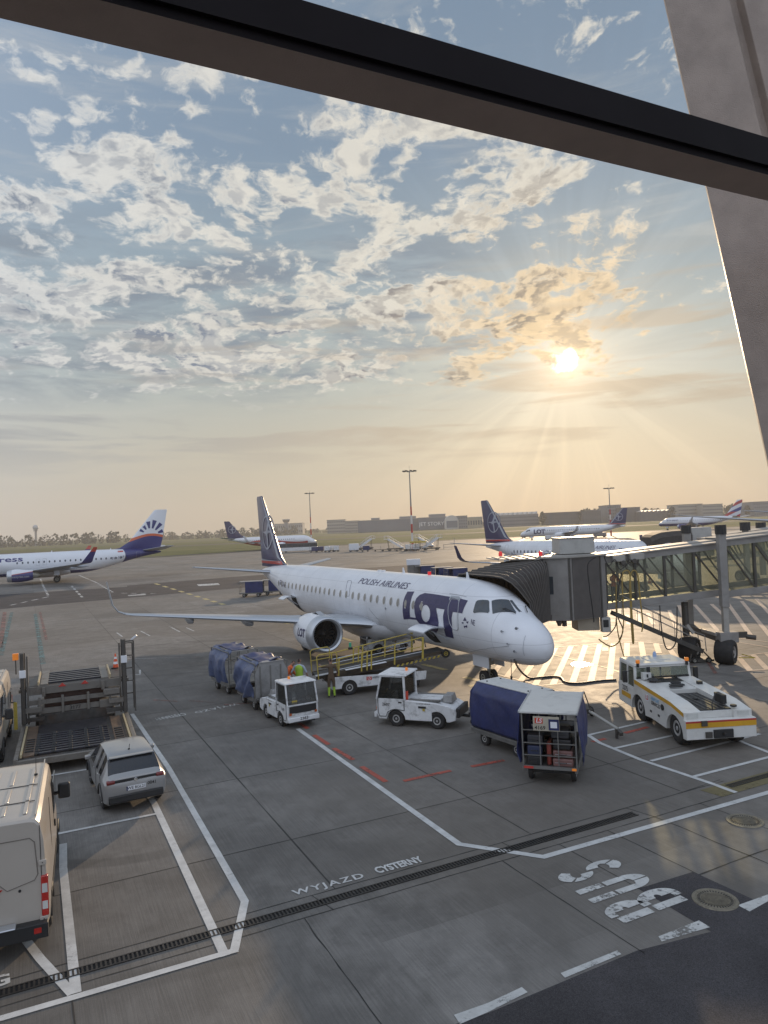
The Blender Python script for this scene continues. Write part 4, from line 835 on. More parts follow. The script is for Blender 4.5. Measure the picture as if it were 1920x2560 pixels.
# fin dressing
ft = A1['fin_t']
def finmap(cx, cz, r, side, k=1.0): return lambda x, y: Vector((cx+x*r*k, side*(ft(cz+y*r, cx+x*r*k)+.012), cz+y*r))
LOGO = mat('pale emblem paint', (.34, .35, .40), .4)
def fin_dress(A, q=.3, m1=None):
    for sd in (-1, 1): crane_logo(A['root'], finmap(-35.35-q, 7.35, 1.45, sd), LOGO, A['fin'], sd)
    for sd in (-1, 1):
        mapped('fin_stripe', poly2d([[(-31.6, 4.72), (-37.6, 4.72), (-37.65, 4.92), (-31.95, 4.98)]], .3), lambda x, y: Vector((x-q, sd*(ft(y, x-q)+.012), y)), REDP, A['fin'])
        mapped('fin_edge', poly2d([[(-30.4, 4.60), (-31.7, 4.86), (-32.5, 5.3), (-36.75, 10.42), (-36.95, 10.42), (-32.85, 5.3), (-32.0, 4.99), (-37.7, 5.05), (-37.7, 4.94), (-31.9, 4.86)]], .3), lambda x, y: Vector((x-q, sd*(ft(y, x-q)+.010), y)), GREYM, A['fin'])
fin_dress(A1)
# lettering on the engine cowling
en = A1['eng-1']; ex, ey, ez, R_, EL_ = EJET['eng'][0]
vf = text2d('LOT', 1.0, .03, .1, 'CENTER', .1)
def encmap(x, y):
    th = math.radians(4)+y*.62/R_; rr = R_*(1.0)+.012; return Vector((ex-1.25+x*.55, -ey-math.cos(th)*rr, ez+math.sin(th)*rr))
mapped('cowl_lettering', vf, encmap, MARK, en)
b = MB(); b.tube([F1.P(9.2, PI/2, -1, .0), F1.P(9.2, PI/2, -1, .16)], .09, 10, REDL); b.build('beacon', R1)
for x_ in (14.5, 15.0): b = MB(); b.cyl(F1.P(x_, PI/2, -1, 0), F1.P(x_, PI/2, -1, .06), .13, m=WHITE); b.build('antenna', R1)
b = MB(); b.revolve([(0, .16), (-.15, .13), (-.16, .09)], (-37.8, 0, 3.99), (1, 0, 0), 16, STRUTM); b.build('exhaust', R1)
# ------------------------------------------------------------------ the other aircraft
def livery(name, base, zones, rough=.32):
    m = bpy.data.materials.new(name); m.use_nodes = True; N = NT(m.node_tree); b = N.n['Principled BSDF']
    tc = N.new('ShaderNodeTexCoord'); O = tc.outputs['Object']; x, y, z = N.sep(O)
    c = N.mix(N.noise(O, .6, 4), tuple(q*.95 for q in base), tuple(min(1, q*1.05) for q in base))
    for f, col in zones: c = N.mix(f(N, x, y, z), c, col)
    N.put(b.inputs['Base Color'], c); b.inputs['Roughness'].default_value = rough; b.inputs['Coat Weight'].default_value = .3; return m
def less(N, a, b, w=.03): return N.ss(N.m('SUBTRACT', a, b), -w, w, 1.0, 0.0)
NAVC = (.030, .032, .16)
# second jet of the same airline, behind the bridge
E2 = ejet(1.65); E2['doors'] = [(31.2-1.65, 31.95-1.65, 2.75, 4.25)]; E2['dm'] = mat('door trim', (.42, .43, .45), .4); E2['wins'] = [([29.6-1.65-.78*i for i in range(26)], 3.42, .13, .20)]; E2['wmat'] = mat('dark cabin window', (.07, .08, .10), .2); E2['wlm'] = NAVY
E2['cock'] = [[(3.1, .30), (3.9, .30), (3.75, .62), (3.15, .62)], [(2.2, .28), (3.0, .28), (3.05, .64), (2.6, .70)]]; E2['ant'] = [(5.6, 0), (12, 0)]
A2 = airliner('airliner', 'white airliner with navy tail, its nose seen through the passenger bridge glass', (30.4, 71.0, 0), -1.11, E2)
ft = A2['fin_t']; fin_dress(A2, -1.35); belly(A2['F'], A2['root'], 11, 20, 1.0, 1.62)
letters_on('registration', A2['F'], None, 'SP-LMC', 30.2-1.4, 28.6-1.4, -.28, .36, MARK, A2['fus'], bold=0)
letters_on('airline_name', A2['F'], None, 'POLISH AIRLINES', 15.6, 9.8, .62, .50, MARK, A2['fus'], slant=.25, bold=0)
vf = text2d('LOT', 1.0, .05, .0, 'LEFT', .2)
def big_lot(A, s0, s1, zlo, zhi, side):
    xs = [q[0] for q in vf[0]]; ys = [q[1] for q in vf[0]]; x0, x1, y0, y1 = min(xs), max(xs), min(ys), max(ys)
    def f(x, y): s_ = s0+(x-x0)/(x1-x0)*(s1-s0); return A['F'].P(s_, A['F'].phi_z(s_, zlo+(y-y0)/(y1-y0)*(zhi-zlo)), side, .015)
    mapped('lot_lettering', vf, f, MARK, A['fus'])
big_lot(A2, 9.2, 4.7, 1.9, 4.0, -1)
# third, farther off and facing left
E3 = ejet(0); E3['side'] = 1; E3['wmat'] = E2['wmat']; E3['wins'] = [([8.6+.80*i for i in range(26)], 3.42, .15, .22)]; E3['cock'] = E2['cock']
A3 = airliner('airliner', 'white airliner facing left on the far apron with boarding stairs at its nose', (51.18, 275.56, 0), 2.81, E3)
ft = A3['fin_t']; fin_dress(A3, .3); belly(A3['F'], A3['root'], 11.7, 20.8, 1.0, 1.62); big_lot(A3, 5.2, 9.4, 2.2, 3.9, 1)
# white airliner with navy tail, port side, left edge of the picture
def s_tail(N, x, y, z):
    # curved border ahead of the tail: an ellipse bulging aft
    e = N.m('ADD', N.m('POWER', N.m('DIVIDE', N.m('ADD', x, 27.6), 3.9), 2.0), N.m('POWER', N.m('DIVIDE', N.m('SUBTRACT', z, 4.2), 2.5), 2.0))
    return N.m('MULTIPLY', N.ss(e, .97, 1.03), N.m('LESS_THAN', x, -27.6))
SUNM = livery('white and navy livery', (.74, .75, .78), [(s_tail, NAVC), (lambda N, x, y, z: less(N, z, 1.95, .04), NAVC)])
T6 = gen_tab(38.0, 3.76, 4.05, 1.35)
sp6 = dict(tab=T6, k=1.17, side=1, fm=SUNM, wm=GREYM, em=livery('cowl livery', (.74, .75, .78), [(lambda N, x, y, z: less(N, z, N.m('ADD', 1.95, N.m('MULTIPLY', N.m('ADD', x, 13.0), -.12)), .03), (.40, .05, .04)), (lambda N, x, y, z: less(N, z, N.m('ADD', 1.84, N.m('MULTIPLY', N.m('ADD', x, 13.0), -.12)), .03), NAVC)]),
    wing=dict(st=[(-13.2, 1.0, 2.05, 8.6, .13, UP), (-16.2, 5.2, 2.45, 5.0, .12, UP), (-23.4, 16.9, 3.55, 1.7, .10, UP)], wl=[(-23.42, 16.9, 3.55, 1.68, .10, (.3, .95)), (-23.8, 17.3, 3.75, 1.55, .09, (.8, .6)), (-24.3, 17.6, 4.4, 1.25, .08, (.97, .2)), (-25.6, 17.95, 6.1, .6, .07, (.99, .1))], le=None, fair=[(-20.0, 7.5, 2.5, 3.2), (-22.2, 11.5, 2.9, 2.8)], pz=2.45),
    wlm=livery('winglet livery', NAVC, [(lambda N, x, y, z: N.ss(z, 5.3, 5.4), (.45, .06, .04))]),
    stab=[(-34.6, .4, 4.9, 4.2, .10, UP), (-38.2, 7.17, 5.6, 1.5, .09, UP)], eng=[(-12.1, 4.83, 1.62, 1.08, 4.0)], mg=(-19.8, 2.86, .58, .38, 2.1), ng=(-4.2, .35, .2, 1.6),
    fin=[(4.9, -27.6, 10.2, .03), (5.5, -30.6, 7.4, .06), (6.6, -32.3, 6.0, .09), (12.35, -37.0, 2.4, .09), (12.5, -37.3, 2.0, .08)],
    finm=livery('white and navy tail', (.74, .75, .78), [(lambda N, x, y, z: less(N, z, N.m('ADD', 7.45, N.m('MULTIPLY', N.m('SINE', N.m('MULTIPLY', N.m('ADD', x, 33.5), .55)), -.55)), .03), (.62, .13, .05)), (lambda N, x, y, z: less(N, z, N.m('ADD', 6.95, N.m('MULTIPLY', N.m('SINE', N.m('MULTIPLY', N.m('ADD', x, 33.5), .55)), -.6)), .03), NAVC)]),
    wins=[([13.5+.86*i for i in range(22)]+[33.2-.80*i for i in range(0)], 3.75, .14, .20)], wmat=E2['wmat'], doors=[(33.5, 34.3, 3.0, 4.75), (16.5, 17.1, 3.2, 4.3), (17.6, 18.2, 3.2, 4.3)], ant=[(19.0, 0), (29.0, 0)])
A6 = airliner('airliner', 'white airliner with navy rear, orange striped tail and sunburst, partly cut by the left edge', (-77.83, 124.26, 0), 3.55, sp6)
F6, R6, ft = A6['F'], A6['fus'], A6['fin_t']; belly(F6, A6['root'], 12.5, 22.5, 1.2, 1.9)
def finq(A, polys, m, sd, nm='tail_emblem'): return mapped(nm, poly2d(polys, .4), lambda x, y: Vector((x, sd*(ft(y, x)+.02), y)), m, A['fin'])
NV = mat('navy emblem', NAVC, .35, coat=.3)
for a, l0, l1, w0, w1 in ((20, 1.5, 2.45, .16, .34), (48, 1.4, 3.0, .14, .36), (73, 1.4, 3.0, .15, .40), (97, 1.4, 2.7, .15, .38), (122, 1.4, 2.2, .13, .30), (148, 1.4, 2.2, .12, .28)):
    for sd in (-1, 1):
        a_ = math.radians(a); d = Vector((-math.cos(a_)*1.0, math.sin(a_))); n = Vector((-d.y, d.x)); o = Vector((-36.2, 7.6)); P = [o+d*l0-n*w0, o+d*l1-n*w1, o+d*l1+n*w1, o+d*l0+n*w0]
        P = [(max(-39.1, min(-33.0-(p.y-8.2)*.86+.0, p.x)), p.y) for p in P]; finq(A6, [P], NV, sd)
letters_on('airline_name', F6, None, 'sunexpress', 4.0, 14.4, .42, 1.05, NV, R6, side=1, bold=.02)
letters_on('registration', F6, None, 'TC-SRF', 29.0, 31.3, -.12, .42, MARK, R6, side=1, bold=0)
fl = mapped('flag', poly2d([[(30.2, .62), (31.15, .62), (31.15, .90), (30.2, .90)]], .2), lambda x, y: F6.P(x, y, 1, .02), REDP, R6)
mapped('flag_crescent', poly2d([[(30.42+.09*math.cos(a), .76+.045*math.sin(a)) for a in (2*PI*i/12 for i in range(12))]]), lambda x, y: F6.P(x, y, 1, .03), WHITE, R6)
vf6 = text2d('sunexpress.com', 1.0, .02, 0, 'CENTER', .15)
mapped('cowl_lettering', vf6, lambda x, y: Vector((-12.1-1.95-x*.46*-1*-1, 4.83+math.cos(-.12+y*.5)*1.10, 1.62+math.sin(-.12+y*.5)*1.10)), LOGO, A6['eng1'])
# red and white one, nose right, beyond the grass edge
REDL7 = livery('white and red livery', (.72, .72, .74), [(lambda N, x, y, z: N.m('MULTIPLY', less(N, z, N.m('ADD', 3.35, N.m('MULTIPLY', N.m('SINE', N.m('MULTIPLY', x, .22)), .7)), .05), N.m('LESS_THAN', x, -3.2)), (.42, .035, .03))])
sp5 = dict(sp6); sp5.update(side=-1, fm=REDL7, em=WHITE, wlm=WHITE, finm=NAVY, doors=[], ant=[], wins=[([9+.9*i for i in range(27)], 3.9, .15, .2)])
A5 = airliner('airliner', 'red and white airliner with navy tail at the edge of the grass', (-29.15, 307.2, 0), -.09, sp5)
ft = A5['fin_t']
for sd in (-1, 1): crane_logo(A5['root'], lambda x, y, sd=sd: Vector((-36.0+x*1.7, sd*(ft(8.9+y*1.7, -36.0+x*1.7)+.02), 8.9+y*1.7)), LOGO, A5['fin'], sd)
letters_on('fuselage_lettering', A5['F'], None, 'DUMNIE', 33.0, 27.5, -.35, .8, WHITE, A5['fus'], bold=.02)
# airliner with navy belly and red white blue tail
BAM = livery('white livery with navy belly', (.72, .73, .76), [(lambda N, x, y, z: less(N, z, 3.0, .05), NAVC)])
def ba(N, x, y, z):
    return N.m('GREATER_THAN', N.m('SINE', N.m('ADD', N.m('MULTIPLY', z, 2.2), N.m('MULTIPLY', x, .95))), .15)
BAF = livery('striped tail', (.70, .70, .74), [(lambda N, x, y, z: ba(N, x, y, z), (.42, .03, .035)), (lambda N, x, y, z: N.m('MULTIPLY', N.m('MULTIPLY', N.m('GREATER_THAN', N.m('SINE', N.m('ADD', N.m('MULTIPLY', z, 2.2), N.m('MULTIPLY', x, .95))), .0), N.m('GREATER_THAN', z, 7.4)), N.m('LESS_THAN', z, 9.8)), (.03, .05, .22))])
sp4 = dict(sp6); sp4.update(side=1, tab=gen_tab(37.0, 3.95, 4.14, 1.75), fm=BAM, em=mat('navy cowl', NAVC, .35), wlm=GREYM, finm=BAF, doors=[], ant=[], wins=[([8+1.0*i for i in range(24)], 4.3, .14, .18)])
A4 = airliner('airliner', 'white airliner with navy belly and red, white and blue striped tail', (130.05, 345.66, 0), 2.27, sp4)
letters_on('airline_name', A4['F'], None, 'BRITISH AIRWAYS', 5.0, 10.5, .35, .7, NV, A4['fus'], side=1, bold=.02)
# long-winged jet out of frame at right: only its wing reaches into the picture
sp7 = dict(sp5); sp7.update(tab=gen_tab(60, 5.77, 5.94, 2.1), fm=WHITE, em=WHITE, wlm=GREYM, finm=NAVY, k=1.7, wins=[], wing=dict(st=[(-20, 1.5, 4.0, 12, .12, UP), (-27, 9, 4.7, 7, .11, UP), (-38.5, 27, 6.9, 2.2, .09, UP), (-41.2, 30, 7.5, .5, .08, UP)], wl=[], le=ALU, fair=[], pz=4.6), stab=[(-50, .5, 6.4, 6, .1, UP), (-56, 9.8, 7.5, 1.8, .09, UP)], eng=[(-19, 9.7, 2.6, 1.6, 5.5)], mg=(-31, 4.9, .7, .5, 3), fin=[(7, -46, 12, .06), (8.5, -49, 9, .09), (17, -57, 3, .09)], ng=(-5.5, .5, .35, 2.6))
A7 = airliner('airliner', 'wide jet mostly outside the right edge, long slender wing reaching in above the bridge roof', (80.5, 92, 0), -1.62, sp7)
# ------------------------------------------------------------------ passenger bridges
BRM = mat('bridge grey paint', (.27, .255, .24), .5, .1, var=.12, vs=1.5, dirt=.35, ds=1.0, dcol=(.10, .09, .08)); BRL = mat('bridge light roof', (.36, .34, .31), .5, .2, var=.1, vs=.8, dirt=.3, ds=.8, dcol=(.2, .18, .15))
BRD = mat('bridge dark steel', (.075, .068, .060), .5, .2, var=.2, dirt=.3); BELL = mat('bellows fabric', (.052, .044, .040), .75, var=.25, vs=4); BELR = mat('bellows rib edge', (.12, .11, .10), .6)
BGL = glassmat('bridge glass', (.74, .76, .62), .12); YELP = mat('yellow safety paint', (.48, .36, .06), .45, var=.12, vs=4, dirt=.35, ds=4); BLK = mat('black plastic', (.018, .018, .019), .5); TYR = RUB
CORR = mat('corrugated curtain', (.17, .155, .145), .55, .2, var=.1)
def hose(name, parent, pts, r, m, org, seg=7):
    P = [Vector(p) for p in pts]; o = []
    for i in range(len(P)-1):
        a = P[max(i-1, 0)]; b_ = P[i]; c = P[i+1]; d = P[min(i+2, len(P)-1)]
        for k in range(seg):
            t = k/seg; o.append(.5*((2*b_)+(c-a)*t+(2*a-5*b_+4*c-d)*t*t+(3*b_-a-3*c+d)*t*t*t))
    o.append(P[-1]); h = MB(); h.tube(o, r, 8, m); return h.build(name, parent, org=org)
def bridge():
    org = Vector((16.5, 37.9, 0)); root = thing('passenger_bridge', 'long glass-sided passenger boarding bridge docked at the nose of the white airliner', 'boarding bridge', org)
    yn, yf = 36.5, 39.4; f = lambda x: .08*(x-10.9)
    def tun(x0, x1, e, bays):
        zb, zt = 2.75-e, 5.40+e; a, c = yn-e, yf+e
        fl = MB(); R_ = lambda x, y, z: Vector((x, y, z+f(x)))
        def beam(b, x0, x1, y0, y1, z0, z1, m): b.add([R_(x0, y0, z0), R_(x1, y0, z0), R_(x1, y1, z0), R_(x0, y1, z0), R_(x0, y0, z1), R_(x1, y0, z1), R_(x1, y1, z1), R_(x0, y1, z1)], [(0, 3, 2, 1), (4, 5, 6, 7), (0, 1, 5, 4), (1, 2, 6, 5), (2, 3, 7, 6), (3, 0, 4, 7)], m)
        beam(fl, x0, x1, a, a+.14, zb, zb+.34, BRM); beam(fl, x0, x1, c-.14, c, zb, zb+.34, BRM); beam(fl, x0, x1, a+.15, c-.15, zb+.10, zb+.16, BRD)
        fl.build('floor_frame', root, org=org, bevel=.01)
        b = MB(); beam(b, x0, x1, a-.12, c+.12, zt, zt+.06, BRL); beam(b, x0, x1, a, a+.10, zt-.30, zt-.003, BRM); beam(b, x0, x1, c-.10, c, zt-.30, zt-.003, BRM); beam(b, x0, x1, (a+c)/2-.6, (a+c)/2+.6, zt+.062, zt+.12, BRL)
        for k in range(int((x1-x0)/2.2)): beam(b, x0+k*2.2, x0+k*2.2+.04, a-.12, c+.12, zt+.061, zt+.085, BRM)
        b.build('roof', root, org=org)
        xs = [x0+(x1-x0)*i/bays for i in range(bays+1)]
        for yy in (a+.05, c-.05):
            for x in xs: b = MB(); b.bar(R_(x, yy, zb+.34), R_(x, yy, zt-.30), .12, .12, BRD, up=(0, 1, 0)); b.build('post', root, org=org)
            for i in range(bays):
                b = MB(); b.bar(R_(xs[i]+.05, yy-.012, zt-.32), R_(xs[i+1]-.05, yy-.012, zb+.36), .07, .07, BRD, up=(0, 1, 0)); b.build('brace', root, org=org)
                b = MB(); beam(b, xs[i]+.06, xs[i+1]-.06, yy+.03, yy+.04, zb+.34, zt-.30, BGL); b.build('pane', root, org=org, smooth=False)
    tun(10.95, 16.87, 0, 4); tun(16.90, 31.7, .10, 10)
    # cab
    b = MB(); pl = [(7.5, 35.75), (8.75, 35.35), (9.0, 35.45), (10.55, 36.2), (10.93, 36.45), (10.93, 39.5), (7.6, 39.5)]
    b.prism(pl, lambda u, v, w: Vector((u, v, w)), 2.45, 5.50, BRM); cab = b.build('cab', root, org=org, bevel=.02)
    b = MB(); b.prism([(u+(-.15 if u < 9 else .05), v-.15 if v < 38 else v+.1) for u, v in pl], lambda u, v, w: Vector((u, v, w)), 5.503, 5.60, BRL); b.build('cab_roof', root, org=org)
    g = MB(); n = 26
    for i in range(n):
        p = Vector((9.03, 35.44, 0)).lerp(Vector((10.52, 36.16, 0)), (i+.5)/n); g.bar(p+Vector((0, -.01, 2.5)), p+Vector((0, -.01, 5.45)), .035, .05, CORR, up=(.43, -.9, 0))
    g.build('curtain', cab, org=org, smooth=False)
    g = MB(); d = Vector((8.75-7.5, 35.35-35.75, 0)).normalized(); nrm = Vector((d.y, -d.x, 0)); nrm = nrm if nrm.y < 0 else -nrm
    def pan(u0, u1, z0, z1, off, m, gg): A = Vector((7.5, 35.75, 0)); gg.add([A+d*u0+nrm*off+Vector((0, 0, z0)), A+d*u1+nrm*off+Vector((0, 0, z0)), A+d*u1+nrm*off+Vector((0, 0, z1)), A+d*u0+nrm*off+Vector((0, 0, z1)), A+d*u0+Vector((0, 0, z0)), A+d*u1+Vector((0, 0, z0)), A+d*u1+Vector((0, 0, z1)), A+d*u0+Vector((0, 0, z1))], [(0, 1, 2, 3), (0, 1, 5, 4), (1, 2, 6, 5), (2, 3, 7, 6), (3, 0, 4, 7)], m)
    pan(.12, .82, 2.75, 5.2, .03, BRM, g); dr = g.build('cab_door', cab, org=org)
    g = MB(); pan(.30, .62, 3.75, 4.62, .045, GLASSD, g); g.build('pane', dr, org=org, smooth=False)
    g = MB(); g.bar((8.86, 35.38, 2.46), (8.86, 35.38, 5.48), .09, .09, BRD); g.build('edge_trim', cab, org=org); g = MB(); g.bar((10.6, 36.18, 2.4), (10.6, 36.18, 5.5), .07, .07, BRD); g.build('edge_trim', cab, org=org)
    # bellows canopy
    Cn, Cf, An, Af = Vector((7.95, 35.62, 0)), Vector((7.6, 38.9, 0)), Vector((6.45, 32.35, 0)), Vector((4.4, 36.9, 0)); N_ = 14; rings = []; rb = MB()
    for i in range(2*N_+1):
        t = i/(2*N_); n_ = Cn.lerp(An, t); q = Cf.lerp(Af, t); mid = (n_+q)/2; io = .0 if i % 2 == 0 else -.10; zt = 5.42-.52*t*t+(.06 if i % 2 == 0 else -.06); zb = 2.5+.2*t
        ring = []
        for (s_, z) in ((0, zb), (0, zb+(zt-zb)*.45), (0, zt-.55), (.03, zt-.25), (.12, zt-.04), (.25, zt), (.75, zt), (.88, zt-.04), (.97, zt-.25), (1, zt-.55), (1, zb)):
            p = n_.lerp(q, s_); p = mid+(p-mid)*(1+io*.35 if s_ in (0, 1) else 1); k_ = t*t*1.25*max(0, min(1, (z-zb)/(zt-zb)*1.6-.55)); ring.append(Vector((p.x-.891*k_, p.y-.4536*k_, z)))
        rings.append(ring)
        if i % 2 == 0: rb.tube(ring, .022, 5, BELR)
    b = MB(); b.loft(rings, BELL, close=False); be = b.build('bellows', root, org=org, smooth=False); md = be.modifiers.new('thickness', 'SOLIDIFY'); md.thickness = .03; rb.build('rib', be, org=org)
    b = MB(); b.prism([(7.45, 35.4), (7.45, 39.3), (5.3, 38.6), (5.6, 36.4)], lambda u, v, w: Vector((u, v, w)), 5.47, 5.53, BRL)
    for k in range(5): b.bar(Vector((7.4-k*.45, 35.45+k*.22, 5.55)), Vector((7.4-k*.45, 39.2-k*.15, 5.55)), .05, m=BRM)
    b.build('hood', root, org=org)
    for x, y in ((6.0, 38.2), (7.75, 36.6)): b = MB(); b.revolve([(0, .10), (.16, .10), (.24, .06), (.25, 0)], (x, y, 5.60), (0, 0, 1), 12, REDL); b.build('beacon', root, org=org)
    # air conditioner on top
    b = MB(); b.box((9.6, 37.4, 6.02), (1.75, 1.7, .78), mat('white enamel box', (.42, .41, .385), .5, var=.06, dirt=.3)); b.box((9.6, 37.4, 6.43), (1.85, 1.8, .05), BRL); ac = b.build('air_conditioner', root, org=org, bevel=.02)
    g = MB(); g.tube([(8.0, 37.0, 5.6), (8.0, 37.0, 5.78), (8.15, 37.0, 5.85), (8.3, 37.0, 5.78)], .05, 8, ALU); g.tube([(7.9, 37.6, 5.68), (8.5, 37.5, 5.70)], .09, 10, ALU); g.build('pipe', root, org=org)
    # under the cab: control box and electrics
    b = MB(); b.box((9.95, 37.0, 2.12), (1.1, 1.2, .66), mat('beige cabinet', (.42, .37, .29), .5, var=.08, dirt=.3)); b.build('cabinet', root, org=org, bevel=.015)
    b = MB(); b.box((10.75, 36.3, 2.08), (.42, .4, .72), mat('white enamel box', (.5, .5, .5))); b.box((10.72, 36.09, 2.15), (.26, .03, .36), BLK); b.build('switch_box', root, org=org, bevel=.015)
    b = MB(); b.cyl((8.3, 35.6, 2.43), (8.3, 35.6, 2.2), .16, .08, 10, BRD); b.cyl((8.6, 35.8, 2.43), (8.6, 35.8, 2.15), .12, .12, 10, BRD); b.build('bumper', root, org=org)
    # lift columns, axle and wheels
    for y in (35.85, 39.95):
        b = MB(); b.box((16.5, y, 4.55), (.36, .36, 3.6), BRM); b.box((16.5, y, 2.3), (.26, .26, 2.4), BRL); col = b.build('lift_column', root, org=org, bevel=.012)
        b = MB(); b.cyl((16.5, y, 6.32), (16.5, y, 6.78), .27, .27, 10, BLK); b.build('cap', col, org=org)
    b = MB(); b.box((16.5, 37.9, 1.18), (.55, 4.6, .36), BRD); b.box((16.5, 35.75, 1.3), (.9, .55, .5), BRM); b.box((17.2, 36.0, 1.35), (.7, .35, .3), BRD); b.box((16.2, 36.6, 1.42), (.5, 1.6, .16), BRL); b.cyl((17.5, 35.9, 1.25), (17.9, 35.7, 1.2), .12, m=BRD); b.build('axle', root, org=org, bevel=.02)
    ax = Vector((.78, -.62, 0)); A = Vector((16.35, 35.65, .60))
    for k in (0, 1): b = MB(); c = A+Vector((-1.25, 1.25, 0))*k; wheel(b, c, .60, .85, ax=ax, hub=BRM); b.build('wheel', root, org=org)
    b = MB(); b.bar((16.8, 35.3, .35), (17.5, 35.1, .35), .04, m=YELP); b.bar((17.5, 35.1, .35), (17.1, 35.6, .45), .04, m=YELP); b.build('tow_eye', root, org=org)
    # service stairs
    p0, p1 = Vector((11.2, 36.0, 2.60)), Vector((15.5, 36.2, .55)); st = MB()
    for w in (0, .8):
        o = Vector((0, w, 0)); st.bar(p0+o, p1+o, .05, .22, BRD)
    for i in range(11): c = p0.lerp(p1, (i+.5)/11)+Vector((0, .4, .03)); st.box(c, (.26, .8, .03), BRM)
    st.bar(p1+Vector((-.6, 0, -.1)), p1+Vector((-.7, 0, -.5)), .06, m=BRD); st.bar(p1, p1+Vector((.4, 0, -.45)), .06, m=BRD); st.box(p1+Vector((-.1, .4, -.45)), (1.2, .9, .1), BRD)
    stairs = st.build('stairs', root, org=org)
    for w in (0, .8):
        h = MB(); o = Vector((0, w, 0))
        h.tube([p0+o+Vector((.3, 0, .0)), p0+o+Vector((.35, 0, .9)), p1+o+Vector((-.3, 0, .95)), p1+o+Vector((.1, 0, .8)), p1+o+Vector((.15, 0, 0))], .022, 6, BRM); h.tube([p0+o+Vector((.35, 0, .5)), p1+o+Vector((0, 0, .5))], .016, 6, BRM)
        for t in (.25, .5, .75): c = p0.lerp(p1, t)+o; h.bar(c, c+Vector((0, 0, .93)), .025, m=BRM)
        h.build('handrail', stairs, org=org)
    for k in (0, 1): b = MB(); wheel(b, (15.0+.7*k, 36.1, .14), .14, .09); b.build('castor', stairs, org=org)
    # hoist boxes and hanging hoses
    b = MB(); b.box((11.55, 36.3, 5.32), (.6, .35, .30), BRL); b.box((12.45, 36.3, 5.38), (.7, .35, .30), BRL); b.cyl((11.75, 36.1, 5.1), (11.75, 36.35, 5.1), .13, m=BRD); b.cyl((12.3, 36.1, 5.16), (12.3, 36.35, 5.16), .13, m=BRD); b.build('hoist', root, org=org, bevel=.02)
    def q(x, y, yy=36.05): return DP(1420+.3014*x, 1200+.3014*y, yy)
    HY = mat('yellow hose', (.34, .23, .06), .5, var=.15, dirt=.3)
    for P, r, m in (([(445, 770), (410, 960), (410, 1120), (455, 770 if False else 1240), (430, 1320)], .03, BLK), ([(480, 750), (450, 790), (455, 1000), (460, 1200), (430, 1330), (360, 1380), (280, 1340), (255, 1320)], .032, HY), ([(480, 750), (510, 770), (520, 900), (530, 1100), (545, 1330), (535, 1330), (520, 1100), (515, 820), (545, 750), (580, 800), (600, 1000), (620, 1180), (612, 1260)], .035, HY),
        ([(400, 870), (400, 1090), (410, 1240), (440, 1380), (470, 1480)], .028, HY), ([(760, 1040), (770, 1180), (790, 1320), (820, 1400), (870, 1390), (900, 1300), (905, 1050)], .032, BRD), ([(300, 640), (340, 710), (390, 660), (430, 740), (490, 700), (530, 660)], .022, BLK), ([(230, 640), (165, 700), (175, 860), (210, 1120), (215, 1180)], .026, BLK), ([(400, 1150), (390, 1220), (330, 1290), (290, 1300)], .028, BLK)): hose('hose', root, [q(*p, yy=35.3 if (p[0] < 260 and p[1] < 1200) else 36.05) for p in P], r, m, org)
    b = MB(); b.bar(q(975, 1050, 36.2), q(985, 1200, 36.2), .07, m=BRD); b.bar(q(985, 1200, 36.2), q(1040, 1270, 36.2), .14, m=BRL); b.cyl((15.1, 37.2, 1.2), (15.1, 37.2, 2.9), .17, m=BRD); b.build('pipe', root, org=org)
    return root
bridge()
